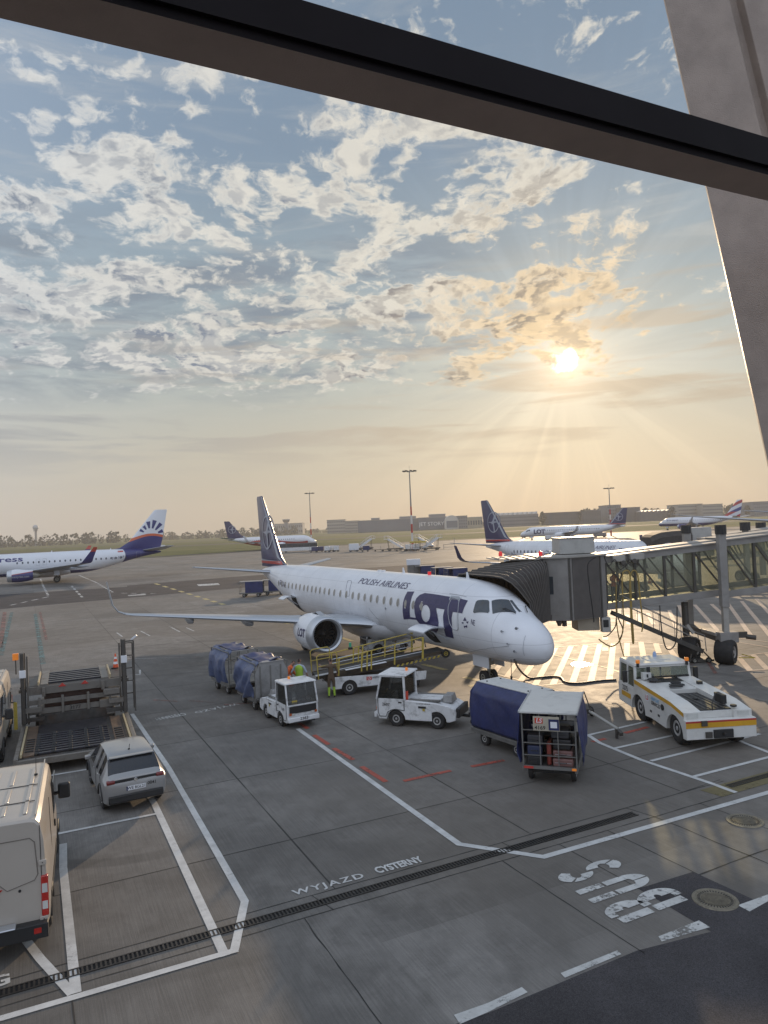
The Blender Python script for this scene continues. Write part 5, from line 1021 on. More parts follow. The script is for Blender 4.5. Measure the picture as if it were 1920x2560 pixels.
def bridge2():
    Y = 74.0; org = Vector((33.5, Y+2, 0)); root = thing('passenger_bridge', 'second boarding bridge with dark hood and pale roof box, behind the first bridge roof', 'boarding bridge', org)
    def q(x, y, yy=Y): return DP(1400+.31344*x, 1220+.31344*y, yy)
    b = MB(); rings = []
    for (x, zt) in ((730, 395), (760, 375), (820, 355), (900, 345), (1000, 338), (1055, 335)):
        a = q(x, zt); z0 = 3.0; rings.append([Vector((a.x, Y, z0)), Vector((a.x, Y, a.z-.5)), Vector((a.x, Y+.4, a.z)), Vector((a.x, Y+3, a.z)), Vector((a.x, Y+3.4, a.z-.5)), Vector((a.x, Y+3.4, z0))])
    b.loft(rings, BELL); b.build('bellows', root, org=org, smooth=False)
    a = q(1055, 420); c = q(1225, 310); b = MB(); b.box(((a.x+c.x)/2, Y+1.7, c.z-.7), (c.x-a.x, 2.4, 1.4), mat('white enamel box', (.5, .5, .5))); b.build('air_conditioner', root, org=org, bevel=.03)
    b = MB(); b.box(((a.x+c.x)/2, Y+1.7, (3.0+c.z-1.4)/2), (c.x-a.x, 3.2, c.z-1.4-3.0), BRM); b.build('cab', root, org=org)
    p0, p1 = q(1225, 392), q(1700, 330); L = p1-p0; b = MB(); e = p1+L*.9
    for yy in (0, 3):
        for dz in (0, -2.4): b.bar(p0+Vector((0, yy, dz)), e+Vector((0, yy, dz)), .28, m=BRM)
    b.add([p0+Vector((0, 0, .15)), e+Vector((0, 0, .15)), e+Vector((0, 3, .15)), p0+Vector((0, 3, .15))], [(0, 1, 2, 3)], BRL); b.build('tunnel_frame', root, org=org)
    n = 12
    for i in range(n):
        for yy in (0, 3): s_ = MB(); s_.bar(p0.lerp(e, i/n)+Vector((0, yy, 0)), p0.lerp(e, (i+1)/n)+Vector((0, yy, -2.4)), .12, m=BRD); s_.build('brace', root, org=org)
        g = MB(); A, B_ = p0.lerp(e, i/n), p0.lerp(e, (i+1)/n); g.add([A+Vector((.05, .02, -.15)), B_+Vector((-.05, .02, -.15)), B_+Vector((-.05, .02, -2.3)), A+Vector((.05, .02, -2.3))], [(0, 1, 2, 3)], BGL); g.build('pane', root, org=org, smooth=False)
    for x, yy in ((1470, 0), (1595, 3.2)):
        t = q(x, 300, Y+yy); b = MB(); b.box((t.x, Y+yy-.15, (t.z)/2+.3), (.45, .45, t.z-.6), BRM); co = b.build('lift_column', root, org=org); b = MB(); b.cyl((t.x, Y+yy-.15, t.z-.5), (t.x, Y+yy-.15, t.z+.35), .5, m=BLK, n=10); b.build('cap', co, org=org)
    for k in (0, 1): b = MB(); wheel(b, (q(1530, 300).x, Y+k*3, .6), .6, .5, ax=(1, .2, 0)); b.build('wheel', root, org=org)
bridge2()
# ------------------------------------------------------------------ ground vehicles
VWH = mat('scuffed white enamel', (.68, .68, .68), .38, var=.08, vs=2, dirt=.60, ds=3.4, dcol=(.13, .12, .11)); VGL = glassmat('cab glass', (.12, .13, .12), .10); RIM = mat('wheel rim', (.42, .41, .40), .45, .3, dirt=.4, ds=8)
AMB = mat('amber beacon', (.75, .22, .03), .25, emit=.25); TARP = mat('navy tarpaulin', (.020, .028, .105), .42, var=.25, vs=3, bump=.5, bs=9, dirt=.15); TARG = mat('worn blue tarpaulin', (.065, .09, .18), .38, var=.25, vs=4, bump=.6, bs=8)
FRAME = mat('galvanised frame', (.20, .195, .185), .5, .5, var=.15, dirt=.4); PANEL = mat('zinc panel', (.30, .295, .29), .45, .35, var=.15, vs=2, dirt=.4, ds=1.5); BLKT = mat('black lettering', (.02, .02, .022), .5); ORT = mat('red lettering', (.55, .06, .03), .5); SKYT = mat('light blue lettering', (.18, .42, .66), .5)
HEADL = mat('headlight glass', (.55, .55, .52), .12, coat=.5)
XA = lambda u, v, w: Vector((u, w, v))
def arch(poly, cx, r, z0, n=10):      # insert a wheel arch (going +x) in the bottom edge
    return [(cx+r*math.cos(a), z0+r*math.sin(a)) for a in (PI-PI*i/n for i in range(n+1))]
def tug(label, loc, rz, number, group='white baggage tugs'):
    t = thing('baggage_tug', label, 'baggage tug', loc, rz, group); W = .66
    b = MB(); low = .26
    prof = [(-1.58, .62), (-1.55, .34), (-1.30, low)]+arch(None, -.84, .36, low)+arch(None, .74, .36, low)+[(1.42, low), (1.50, .45), (1.50, .98), (.42, 1.0), (.30, .98), (-.75, .93), (-1.30, .84), (-1.50, .74)]
    b.prism(prof, XA, -W, W, VWH); body = b.build('body', t, bevel=.025)
    g = MB(); g.box((-.35, 0, .965), (1.1, .9, .05), VWH); g.box((-.35, .50, .985), (1.2, .10, .07), FRAME); g.box((-.35, -.50, .985), (1.2, .10, .07), FRAME); g.build('deck_rail', t, bevel=.01)
    g = MB(); g.box((-1.15, 0, 1.02), (.42, .62, .28), PANEL, taper=(.7, .85)); g.build('engine_cover', t, bevel=.03)
    # cab: pillars, roof, glass
    c = MB(); zr = 1.86
    for s in (-1, 1):
        c.bar((1.50, s*(W-.03), .98), (1.30, s*(W-.05), zr), .055, .07, VWH); c.bar((.38, s*(W-.03), .98), (.40, s*(W-.05), zr), .09, .07, VWH); c.bar((1.5, s*(W-.02), .99), (.38, s*(W-.02), .99), .04, .05, VWH); c.bar((1.3, s*(W-.05), zr-.03), (.38, s*(W-.05), zr-.03), .04, .06, VWH)
    c.bar((1.5, -W+.03, .99), (1.5, W-.03, .99), .05, m=VWH); cabf = c.build('cab_frame', t, bevel=.008)
    r = MB(); r.box((.84, 0, zr+.03), (1.12, 1.34, .06), VWH, taper=(.96, .95)); r.build('roof', t, bevel=.015)
    def quad(nm, pts, m, par, th=.012):
        q = MB(); n = (Vector(pts[1])-Vector(pts[0])).cross(Vector(pts[2])-Vector(pts[0])).normalized()*th; q.add([Vector(p) for p in pts]+[Vector(p)+n for p in pts], [(0, 1, 2, 3), (7, 6, 5, 4), (0, 1, 5, 4), (1, 2, 6, 5), (2, 3, 7, 6), (3, 0, 4, 7)], m); return q.build(nm, par, smooth=False)
    quad('windshield', [(1.49, -W+.08, 1.02), (1.49, W-.08, 1.02), (1.31, W-.10, zr-.05), (1.31, -W+.10, zr-.05)], VGL, t)
    quad('rear_window', [(.40, -W+.08, 1.04), (.40, W-.08, 1.04), (.41, W-.10, zr-.05), (.41, -W+.10, zr-.05)], VGL, t)
    for s in (-1, 1):
        quad('side_window', [(.45, s*(W-.035), 1.02), (1.43, s*(W-.035), 1.02), (1.27, s*(W-.055), zr-.07), (.46, s*(W-.055), zr-.07)], VGL, t)
        d = MB(); y = s*(W+.004); P = [(.40, .60), (.40, 1.0), (.44, zr-.06), (1.24, zr-.06), (1.44, 1.0), (1.44, .50), (1.38, .36), (1.13, .36), (1.06, .52), (.92, .60), (.74, .65)]; d.tube([Vector((u, y-s*(.02 if v > 1.1 else 0), v)) for u, v in P+[P[0]]], .014, 5, BLK); d.build('door_seal', body)
        d = MB(); d.box((.56, s*(W+.012), .90), (.13, .02, .045), BLK); d.build('door_handle', body)
        d = MB(); d.box((-.30, s*(W+.005), .56), (.72, .012, .56), VWH); d.build('side_hatch', body, bevel=.004)
        k = s; xd = (-k, 0, 0)
        textm('number', number, BLKT, body, (1.12, s*(W+.010), .80), xd, (0, 0, 1), .15, .01); textm('maker_lettering', 'MULAG' if False else 'BALTICTUG' if False else 'LS AIRPORT SERVICES', BLKT, body, (-.35, s*(W+.010), .885), xd, (0, 0, 1), .055, .01)
        g = MB(); g.box((-.30, s*(W+.016), .76), (.30, .006, .075), BLKT); g.build('badge', body); g = MB(); g.box((-.36, s*(W+.016), .67), (.09, .006, .09), YELP); g.build('warning_sticker', body)
    # front
    f = MB(); f.box((1.515, 0, .80), (.03, 1.12, .30), BLK); f.build('grille', body); f = MB(); f.box((1.51, .0, .97), (.025, 1.16, .03), VWH); f.build('front_bar', body)
    for s in (-1, 1):
        h = MB(); h.box((1.535, s*.40, .62), (.03, .14, .08), HEADL); h.build('headlight', body, bevel=.01); h = MB(); h.box((1.535, s*.53, .63), (.03, .09, .10), mat('amber lens', (.45, .10, .02), .3)); h.build('indicator', body)
    h = MB(); h.box((1.56, 0, .40), (.12, 1.30, .20), VWH); h.build('bumper', body, bevel=.03); h = MB(); h.box((1.60, 0, .29), (.08, .9, .06), BLK); h.build('bumper_strip', body)
    textm('number', number, BLKT, body, (1.635, 0, .52) if False else (1.625, 0, .42), (0, 1, 0), (0, 0, 1), .17, .015)
    h = MB(); h.box((1.47, -.32, 1.10), (.02, .22, .17), YELP); h.build('placard', cabf)
    h = MB(); h.box((.95, 0, .70), (.9, 1.1, .5), BLK); h.box((.62, .3, 1.12), (.16, .42, .50), BLK); h.box((.62, -.3, 1.12), (.16, .42, .50), BLK); h.box((1.33, 0, 1.0), (.22, 1.1, .16), BLK); h.build('seats', t, bevel=.03)
    h = MB(); P = [Vector((1.12+.05*math.cos(a)*1, .30+.19*math.cos(a), 1.10+.17*math.sin(a))) for a in (2*PI*i/16 for i in range(17))]; h.tube(P, .015, 6, BLK); h.bar((1.3, .3, .98), (1.12, .30, 1.10), .03, m=BLK); h.build('steering_wheel', t)
    for s in (-1, 1):
        for x in (-.84, .74): q = MB(); wheel(q, (x, s*(W-.10), .29), .29, .19, hub=RIM); q.build('wheel', t)
    q = MB(); q.box((-1.62, 0, .60), (.14, 1.2, .34), BLK); q.build('rear_buffer', t, bevel=.03); q = MB(); q.bar((-1.6, 0, .40), (-1.9, 0, .38), .09, m=BLK); q.cyl((-1.88, 0, .34), (-1.88, 0, .50), .03, m=BLK); q.build('hitch', t)
    q = MB(); q.cyl((.32, W-.12, 1.0), (.32, W-.12, 1.30), .055, m=ORT); q.cyl((.32, W-.12, 1.30), (.32, W-.12, 1.37), .02, m=BLK); q.build('fire_extinguisher', t)
    q = MB(); q.cyl((.55, -.15, zr+.06), (.55, -.15, zr+.17), .055, .048, 12, AMB); q.build('beacon', t)
    return t
T1 = tug('small white baggage tug with number 2383 on its front, beside the grey covered carts', (-6.05, 28.55, 0), math.radians(-60), '2383')
T1.location = (-4.08, 28.75, 0); T1.scale = (.95, .97, .88)
T2 = tug('small white baggage tug numbered 2607 facing left and pulling the blue covered cart', (1.45, 27.35, 0), math.radians(158), '2607'); T2.location = (1.05, 27.4, 0)
# a third works on the far side of the hull
T3 = dup(T1, (-.2, 43.5, 0), math.radians(200), 'white baggage tug parked under the airliner belly, seen through the yellow rails')
# ---- baggage carts
def cart_base(t, L=2.5, W=1.5, wx=.72, z0=.52, wr=.22):
    b = MB(); b.box((0, 0, z0-.04), (L, W, .08), FRAME)
    for s in (-1, 1): b.box((0, s*(W/2-.04), z0-.10), (L, .08, .10), FRAME)
    b.build('chassis', t, bevel=.008)
    for s in (-1, 1):
        for x in (-wx, wx): q = MB(); wheel(q, (x, s*(W/2-.16), wr), wr, .15, hub=RIM); q.build('wheel', t)
    for x in (-wx, wx): q = MB(); q.bar((x, -W/2+.1, wr), (x, W/2-.1, wr), .07, m=BLK); q.bar((x, 0, wr), (x, 0, z0-.05), .12, m=BLK); q.build('axle', t)
    q = MB(); q.bar((L/2, 0, z0-.1), (L/2+.95, 0, .36), .06, m=BLK); q.cyl((L/2+.95, 0, .30), (L/2+.95, 0, .42), .06, m=BLK); q.build('drawbar', t)
def posts(t, L, W, z0, z1, rows=(), end=()):
    b = MB()
    for sx in (-1, 1):
        for sy in (-1, 1): b.bar((sx*(L/2-.02), sy*(W/2-.02), z0), (sx*(L/2-.02), sy*(W/2-.02), z1), .04, m=FRAME)
        for y in (-.25, .25): b.bar((sx*(L/2-.02), y, z0), (sx*(L/2-.02), y, z1), .028, m=FRAME)
        for z in rows: b.bar((sx*(L/2-.02), -W/2, z), (sx*(L/2-.02), W/2, z), .026, m=FRAME)
    for sy in (-1, 1): b.bar((-L/2, sy*(W/2-.02), z1), (L/2, sy*(W/2-.02), z1), .035, m=FRAME)
    b.build('frame', t)
def cloth(name, parent, f, nu, nv, m, amp=.03, seed=0, th=.012):     # f(u,v) with noise folds
    vs = []; 
    for j in range(nv+1):
        for i in range(nu+1):
            u, v = i/nu, j/nv; p, n = f(u, v); n = Vector(n)
            d = (noise.noise(Vector((u*3.2+seed, v*1.6, seed)))*1.2+math.sin((u*2.1+v*1.1+math.sin(v*3+seed)*.25)*7+seed)*.45+noise.noise(Vector((u*9+seed, v*5, 3)))*.35)*amp*(.35+.65*min(1, v*1.6))
            vs.append(Vector(p)+n*d)
    fs = [(j*(nu+1)+i, j*(nu+1)+i+1, (j+1)*(nu+1)+i+1, (j+1)*(nu+1)+i) for j in range(nv) for i in range(nu)]
    b = MB(); b.add(vs, fs, m); o = b.build(name, parent, ang=70); md = o.modifiers.new('thickness', 'SOLIDIFY'); md.thickness = th; return o
SUIT = [mat('suitcase '+n, c, .45, var=.15, vs=5) for n, c in (('black', (.018, .018, .02)), ('charcoal', (.04, .04, .045)), ('navy', (.03, .04, .09)), ('rose', (.17, .085, .075)), ('red', (.20, .035, .025)), ('grey', (.13, .13, .13)))]
def suitcase(parent_loc, rz, loc, dims, m, label, up=False):
    M_ = Matrix.Translation(parent_loc) @ Matrix.Rotation(rz, 4, 'Z'); w = M_ @ Vector(loc); x, y, z = dims
    b = MB(); b.box((0, 0, z/2), (x, y, z), m); 
    t = thing('suitcase', label, 'suitcase', w, rz, 'luggage on the open cart'); sh = b.build('shell', t, bevel=.035)
    h = MB(); h.tube([(-x/2-.005, -.09, z*.5), (-x/2-.045, -.08, z*.5), (-x/2-.045, .08, z*.5), (-x/2-.005, .09, z*.5)], .010, 6, BLK); h.build('handle', t)
    h = MB(); h.bar((-x/2-.003, -y/2+.05, z*.5), (-x/2-.003, y/2-.05, z*.5), .006, .012, m=ALU if m == SUIT[3] else BLK); h.build('zip', t)
# open cart 4169
C1L, C1R = Vector((4.72, 21.6, 0)), math.radians(71)
c1 = thing('baggage_cart', 'open-ended baggage cart numbered 4169 with white roof and blue side curtains, full of suitcases', 'baggage cart', C1L, C1R)
cart_base(c1); posts(c1, 2.5, 1.5, .5, 1.98, rows=(.82, 1.16, 1.52))
b = MB(); b.box((0, 0, 2.02), (2.62, 1.62, .05), PANEL if False else mat('white cart roof', (.58, .58, .56), .4, .1, var=.05, vs=1, dirt=.25)); b.box((0, .80, 2.03), (2.64, .03, .07), ALU); b.box((0, -.80, 2.03), (2.64, .03, .07), ALU); b.build('roof', c1, bevel=.006)
q = MB(); q.box((-1.275, .05, 1.72), (.014, .72, .40), mat('cream plate', (.42, .38, .30), .5)); pl = q.build('plate', c1)
textm('number', '4169', BLKT, pl, (-1.29, .22, 1.60), (0, -1, 0), (0, 0, 1), .15, .01)
q = MB(); q.box((-1.286, .25, 1.80), (.008, .22, .15), ORT); q.build('logo_panel', pl); textm('logo_lettering', 'LS', WHITE, pl, (-1.293, .25, 1.80), (0, -1, 0), (0, 0, 1), .17, .02, slant=.2)
q = MB(); q.box((-1.288, -.16, 1.70), (.014, .28, .30), TARP); hp = q.build('document_holder', c1); q = MB(); q.box((-1.299, -.16, 1.70), (.006, .18, .17), WHITE); q.build('paper', hp)
for s in (-1, 1):
    cloth('curtain', c1, lambda u, v, s=s: (Vector((-1.28+2.56*u, s*(.79+.10*math.sin(v*2.6)*(1-u*.3)), 1.98-1.38*v)), (0, s, .1)), 22, 16, TARP, .06, seed=2+s)
q = MB(); q.box((-1.28, 0, .50), (.05, 1.52, .09), FRAME); q.build('end_rail', c1)
for y, m in ((.58, ORT), (-.66, AMB)): q = MB(); q.box((-1.312, y, .50), (.02, .26 if y > 0 else .12, .06), m if y < 0 else REDP); q.build('reflector', c1)
k_ = 0
specs = [((-.9, .42, .52), (.62, .42, .26), 0, 'black soft suitcase, lowest at the left of the open cart'), ((-.9, -.36, .53), (.66, .56, .22), 3, 'rose pink hard suitcase, lowest at the right of the open cart'), ((-.88, -.36, .76), (.62, .54, .20), 3, 'rose pink ribbed suitcase lying on the other rose one'),
    ((-.88, .42, .80), (.60, .40, .26), 2, 'navy suitcase resting on the black soft one'), ((-.86, -.34, .98), (.6, .5, .28), 0, 'large black suitcase on top of the rose ones'), ((-.88, .40, 1.08), (.58, .42, .28), 1, 'charcoal suitcase with white tag in the left stack'), ((-.86, -.30, 1.28), (.56, .5, .22), 1, 'charcoal case topmost of the right stack'),
    ((-.88, .02, .54), (.60, .12, .62), 4, 'narrow red bag wedged upright between the two stacks'), ((-.1, .3, .52), (.6, .6, .5), 0, 'black case behind the left stack'), ((-.1, -.4, .52), (.6, .6, .6), 5, 'grey case behind the right stack'), ((-.1, 0, 1.12), (.6, .9, .24), 0, 'flat black case deep inside the open cart'), ((.7, 0, .52), (.6, 1.1, .7), 2, 'navy case at the far end of the open cart')]
for l, d_, i, lb in specs: suitcase(C1L, C1R, l, d_, SUIT[i], lb)
# blue covered cart
C2L, C2R = Vector((4.02, 24.05, 0)), math.radians(122)
c2 = thing('baggage_cart', 'baggage cart wrapped in dark blue tarpaulin behind tug 2607', 'baggage cart', C2L, C2R)
cart_base(c2, 2.7, 1.6, .78); posts(c2, 2.6, 1.5, .5, 1.5, rows=(.9, 1.2))
b = MB(); b.box((0, 0, 2.0), (2.62, .95, .05), mat('white cart roof', (.5, .5, .5)))
for x, y in ((-1.0, .3), (1.0, .3), (-1, -.3), (1, -.3)): b.cyl((x, y, 2.02), (x, y, 2.05), .03, m=BLK)
b.build('roof', c2, bevel=.006)
for s in (-1, 1):
    def f(u, v, s=s):
        if v < .28: y, z = .48+.30*v/.28, 2.0-.28*v/.28
        else: y, z = .78+.04*math.sin((v-.28)*4), 1.72-1.16*(v-.28)/.72
        return Vector((-1.34+2.68*u, s*y, z)), (0, s, .2)
    cloth('tarpaulin', c2, f, 26, 18, TARP, .035, seed=5+s)
b = MB(); b.prism([(-.48, 2.0), (-.78, 1.72), (-.78, .56), (.78, .56), (.78, 1.72), (.48, 2.0)], lambda u, v, w: Vector((w, u, v)), 1.31, 1.34, TARP); b.build('end_panel', c2)
# two carts with slipping covers
C3L, C3R = Vector((-5.55, 31.5, 0)), math.radians(-61)
def loose_cart(label, loc, rz, panels):
    t = thing('baggage_cart', label, 'baggage cart', loc, rz); cart_base(t, 2.45, 1.5, .72); posts(t, 2.4, 1.45, .5, 1.95, rows=(1.2,))
    b = MB(); b.box((0, 0, 1.99), (2.5, 1.1, .04), PANEL); b.build('roof', t, bevel=.004)
    def f(u, v):      # curtain on the near (right-hand) side, sagging
        y = -.55-.22*min(1, v*4)-.10*math.sin(v*3); z = 2.0-1.45*v-.10*math.sin(u*PI)*v+.05*math.sin(u*9); return Vector((-1.22+2.44*u-.10*v, y, z)), (0, -1, .1)
    cloth('tarpaulin', t, f, 26, 22, TARG, .11, seed=len(label)*.37)
    def g(u, v): return Vector((-1.15+2.3*u, -.5+1.0*v, 2.05+.05*math.sin(u*11)*math.sin(v*5)+.10*math.exp(-((u-.4)**2+(v-.4)**2)*22))), (0, 0, 1)
    cloth('roof_tarpaulin', t, g, 22, 14, TARP, .05, seed=len(label)*.91)
    if panels:
        b = MB(); b.prism([(-.72, .55), (.72, .55), (.72, 1.55), (.52, 1.96), (-.52, 1.96), (-.72, 1.55)], lambda u, v, w: Vector((w, u, v)), 1.20, 1.225, PANEL)
        for y in (-.5, -.05, .4): b.box((1.235, y, 1.2), (.03, .05, 1.3), FRAME)
        b.build('end_panel', t); b = MB(); b.prism([(-1.2, .55), (1.2, .55), (1.2, 1.6), (-1.2, 1.6)], lambda u, v, w: Vector((u, w, v)), .71, .725, PANEL)
        for x in (-.8, 0, .8): b.box((x, .735, 1.1), (.05, .03, 1.1), FRAME)
        b.build('side_panel', t)
    return t
loose_cart('baggage cart with grey panels and slipping blue cover, hitched behind tug 2383', C3L, C3R, True)
loose_cart('open-framed baggage cart with slipping blue cover, farther left of the grey panelled one', Vector((-7.4, 34.7, 0)), math.radians(-58), False)
# far pair of low blue trolleys and those behind the hull
def box_cart(label, loc, rz, m, group='blue curtained carts in the distance', H=1.75, L=2.7):
    t = thing('baggage_cart', label, 'baggage cart', loc, rz, group); cart_base(t, L, 1.5, .8); posts(t, L, 1.5, .5, H, rows=(.9, 1.3))
    b = MB(); b.box((0, 0, H+.02), (L, 1.5, .04), PANEL); b.build('roof', t)
    for s in (-1, 1): b = MB(); b.box((.35, s*.765, (H+.5)/2), (L-.7, .02, H-.5), m); b.build('curtain', t)
    return t
p = G(627, 1493); bc = box_cart('blue curtained cart left of the tail, front one of the pair', p+Vector((0, .8, 0)), .05, TARP)
p = G(684, 1488); dup(bc, p+Vector((0, .8, 0)), .12, 'blue curtained cart half hidden by the aircraft tail')
for px, py, rz, lb in ((1106, 1452, .2, 'blue curtained cart just beyond the hull, beside the bellows'), (1140, 1455, .25, 'blue curtained cart touching the bellows edge beyond the hull'), (1062, 1446, .1, 'blue curtained cart under the white container beyond the hull')):
    p = G(px, py); dup(bc, p, rz, lb)
b = MB(); b.box((0, 0, 2.3), (1.9, 1.4, .8), WHITE); b.box((0, 0, 1.2), (1.7, 1.2, 1.4), FRAME); 
t = thing('container', 'white container raised on a stand beyond the hull top', 'container', G(1035, 1446, 0)); b.build('box', t, bevel=.02)
# ---- pushback tractor 2275
P0, PR = Vector((10.05, 25.45, 0)), math.radians(-86.5)
t = thing('pushback_tractor', 'long low white pushback tractor numbered 2275 with yellow and red stripes', 'pushback tractor', P0, PR); W = 1.10
PW = mat('tractor white enamel', (.64, .63, .60), .30, var=.05, dirt=.22, ds=1.5, dcol=(.2, .18, .16), coat=.3); YST = mat('yellow stripe', (.62, .33, .02), .4, dirt=.2, ds=3); RST = mat('red stripe', (.42, .03, .03), .4)
b = MB(); low = .34
prof = [(-2.92, .45), (-2.88, .36), (-1.65, low)]+arch(None, -1.10, .60, low, 12)+[(0.0, low+.04)]+arch(None, 1.75, .60, low, 12)+[(2.45, low), (2.45, 1.16), (1.55, 1.30), (-1.35, 1.44), (-1.40, 1.05), (-2.92, 1.05)]
for s in (-1, 1): b.prism([(u, v) for u, v in prof], XA, s*W, s*.52, PW)
body = b.build('body', t, bevel=.02)
b = MB(); b.box((-.1, 0, .86), (5.0, 1.06, .60), PW); b.box((1.15, 0, 1.17), (2.3, 1.02, .05), BLK); b.prism([(-1.35, 1.15), (-1.35, 1.405), (.1, 1.33), (.1, 1.15)], XA, -.53, .53, PW); b.prism([(-1.32, 1.405), (-1.32, 1.413), (-.85, 1.392), (-.85, 1.384)], XA, -.9, .9, BLK); b.build('centre_deck', t, bevel=.01)
b = MB()
for y in (-.30, -.12, .12, .30): b.bar((.3, y, 1.21), (2.25, y, 1.21), .02, m=FRAME)
for x, y, w, l in ((-.3, 0, .5, .18), (-.65, .12, .34, .12), (-.05, -.15, .45, .1)): b.box((x, y, 1.40), (l, w, .04), BLK)
b.cyl((1.0, 0, 1.2), (1.0, 0, 1.24), .09, m=BLK); b.build('grip_plates', t, smooth=False)
b = MB(); b.box((2.53, 0, .66), (.20, 2.26, .60), PW); fb = b.build('front_bumper', t, bevel=.015)
b = MB(); b.box((2.636, 0, .80), (.012, 2.262, .16), YST); b.build('yellow_band', fb); b = MB(); b.box((2.637, 0, .905), (.012, 2.262, .05), RST); b.build('red_band', fb)
b = MB(); b.box((2.64, .05, .52), (.10, .62, .26), BLK); b.bar((2.6, .05, .52), (2.8, .05, .52), .08, m=BLK); b.build('tow_hitch', fb, bevel=.01); b = MB(); b.box((2.66, -.42, .50), (.06, .20, .18), BRD); b.build('socket', fb); b = MB(); b.box((2.66, -.55, .86), (.06, .18, .16), BRD); b.build('lamp', fb)
for s in (-1, 1): b = MB(); b.box((2.455, s*.82, 1.06), (.02, .36, .14), HEADL); b.build('headlight', body)
for s in (-1, 1):
    for x in (-1.10, 1.75): b = MB(); wheel(b, (x, s*.86, .50), .50, .36, hub=RIM); b.build('wheel', t)
    b = MB(); y = s*(W+.004)
    pts = [(-1.36, 1.43), (1.54, 1.29), (2.44, 1.15), (2.44, 1.03), (1.56, 1.17), (-1.36, 1.28)]; b.prism(pts, XA, y, y+s*.004, YST); b.build('side_stripe', body, smooth=False)
    d = (s*-1, 0, 0); d = (1, 0, 0) if s < 0 else (-1, 0, 0)
    b = MB(); b.box((-.28 if s < 0 else -.28, y+s*.004, 1.02), (.24, .006, .24), WHITE); b.build('logo_panel', body); textm('logo_lettering', 'LS', ORT, body, (-.28, y+s*.010, 1.02), d, (0, 0, 1), .22, .03)
    textm('company_lettering', 'AIRPORT', SKYT, body, (.38*(1 if s < 0 else 1), y+s*.008, 1.08), d, (0, 0, 1), .17, .015); textm('company_lettering', 'SERVICES', BLKT, body, (.40, y+s*.008, .93), d, (0, 0, 1), .17, .015)
    textm('number', '2275', BLKT, body, (-2.25, y+s*.008, .93), d, (0, 0, 1), .26, .01)
    b = MB(); b.prism([(-2.6, .62), (-1.75, .62), (-1.75, .80), (-2.6, .80)], XA, y, y+s*.006, YST); b.build('side_stripe', body, smooth=False)
    b = MB(); b.cyl((.95, y, .98), (.95, y+s*.03, .98), .10, m=BLK); b.build('filler_cap', body)
    for x in (.0, .62): b = MB(); b.box((x, y, .62), (.13, .02, .07), BLK); b.build('recess', body)
# cab
b = MB(); zc, zr = 1.05, 1.92
for s in (-1, 1):
    for x, x2 in ((-1.42, -1.50), (-2.10, -2.10), (-2.86, -2.80)): b.bar((x, s*(W-.06), zc), (x2, s*(W-.10), zr), .09, m=PW)
    b.bar((-2.86, s*(W-.05), zc+.03), (-1.42, s*(W-.05), zc+.03), .08, m=PW); b.bar((-2.8, s*(W-.10), zr-.06), (-1.5, s*(W-.10), zr-.06), .08, m=PW)
b.bar((-1.5, -W+.1, zr-.06), (-1.5, W-.1, zr-.06), .10, m=PW); b.bar((-1.44, -W+.1, 1.46), (-1.44, W-.1, 1.46), .06, m=BLK); b.bar((-2.82, -W+.1, zr-.06), (-2.82, W-.1, zr-.06), .10, m=PW); b.bar((-1.47, -.05, 1.46), (-1.5, -.05, zr), .05, m=BLK); cf = b.build('cab_frame', t, bevel=.01)
b = MB(); b.box((-2.15, 0, zr+.02), (1.50, 2.10, .08), PW, taper=(.94, .95)); b.box((-2.2, .1, zr+.07), (.6, .9, .03), PW); b.build('roof', t, bevel=.02)
CG = glassmat('tractor glass', (.42, .47, .36), .25)
def pane(nm, pts, m, par, th=.01):
    q = MB(); n = (Vector(pts[1])-Vector(pts[0])).cross(Vector(pts[2])-Vector(pts[0])).normalized()*th; q.add([Vector(p) for p in pts]+[Vector(p)+n for p in pts], [(0, 1, 2, 3), (7, 6, 5, 4), (0, 1, 5, 4), (1, 2, 6, 5), (2, 3, 7, 6), (3, 0, 4, 7)], m); return q.build(nm, par, smooth=False)
pane('windshield', [(-1.43, -W+.12, 1.50), (-1.43, W-.12, 1.50), (-1.49, W-.15, zr-.11), (-1.49, -W+.15, zr-.11)], CG, t); pane('rear_window', [(-2.83, -W+.12, 1.12), (-2.83, W-.12, 1.12), (-2.79, W-.15, zr-.11), (-2.79, -W+.15, zr-.11)], CG, t)
for s in (-1, 1):
    pane('side_window', [(-2.80, s*(W-.06), 1.12), (-2.15, s*(W-.06), 1.12), (-2.14, s*(W-.10), zr-.11), (-2.76, s*(W-.10), zr-.11)], CG, t); pane('side_window', [(-2.05, s*(W-.06), 1.12), (-1.5, s*(W-.06), 1.12), (-1.56, s*(W-.10), zr-.11), (-2.05, s*(W-.10), zr-.11)], CG, t)
    b = MB(); b.box((-1.40, s*.92, 2.06), (.12, .12, .12), AMB); b.cyl((-1.40, s*.92, 1.85), (-1.40, s*.92, 2.0), .05, m=BLK); b.build('beacon', t, bevel=.01)
    b = MB(); b.box((-1.62, s*(W+.24), 1.50), (.10, .16, .42), BLK); b.bar((-1.7, s*(W-.05), 1.7), (-1.62, s*(W+.2), 1.66), .025, m=BLK); b.build('mirror', t, bevel=.02)
b = MB(); b.revolve([(0, .07), (.12, .07), (.20, .04), (.22, 0)], (-2.5, .2, zr+.06), (0, 0, 1), 12, mat('blue beacon', (.3, .4, .6), .3)); b.build('beacon', t)
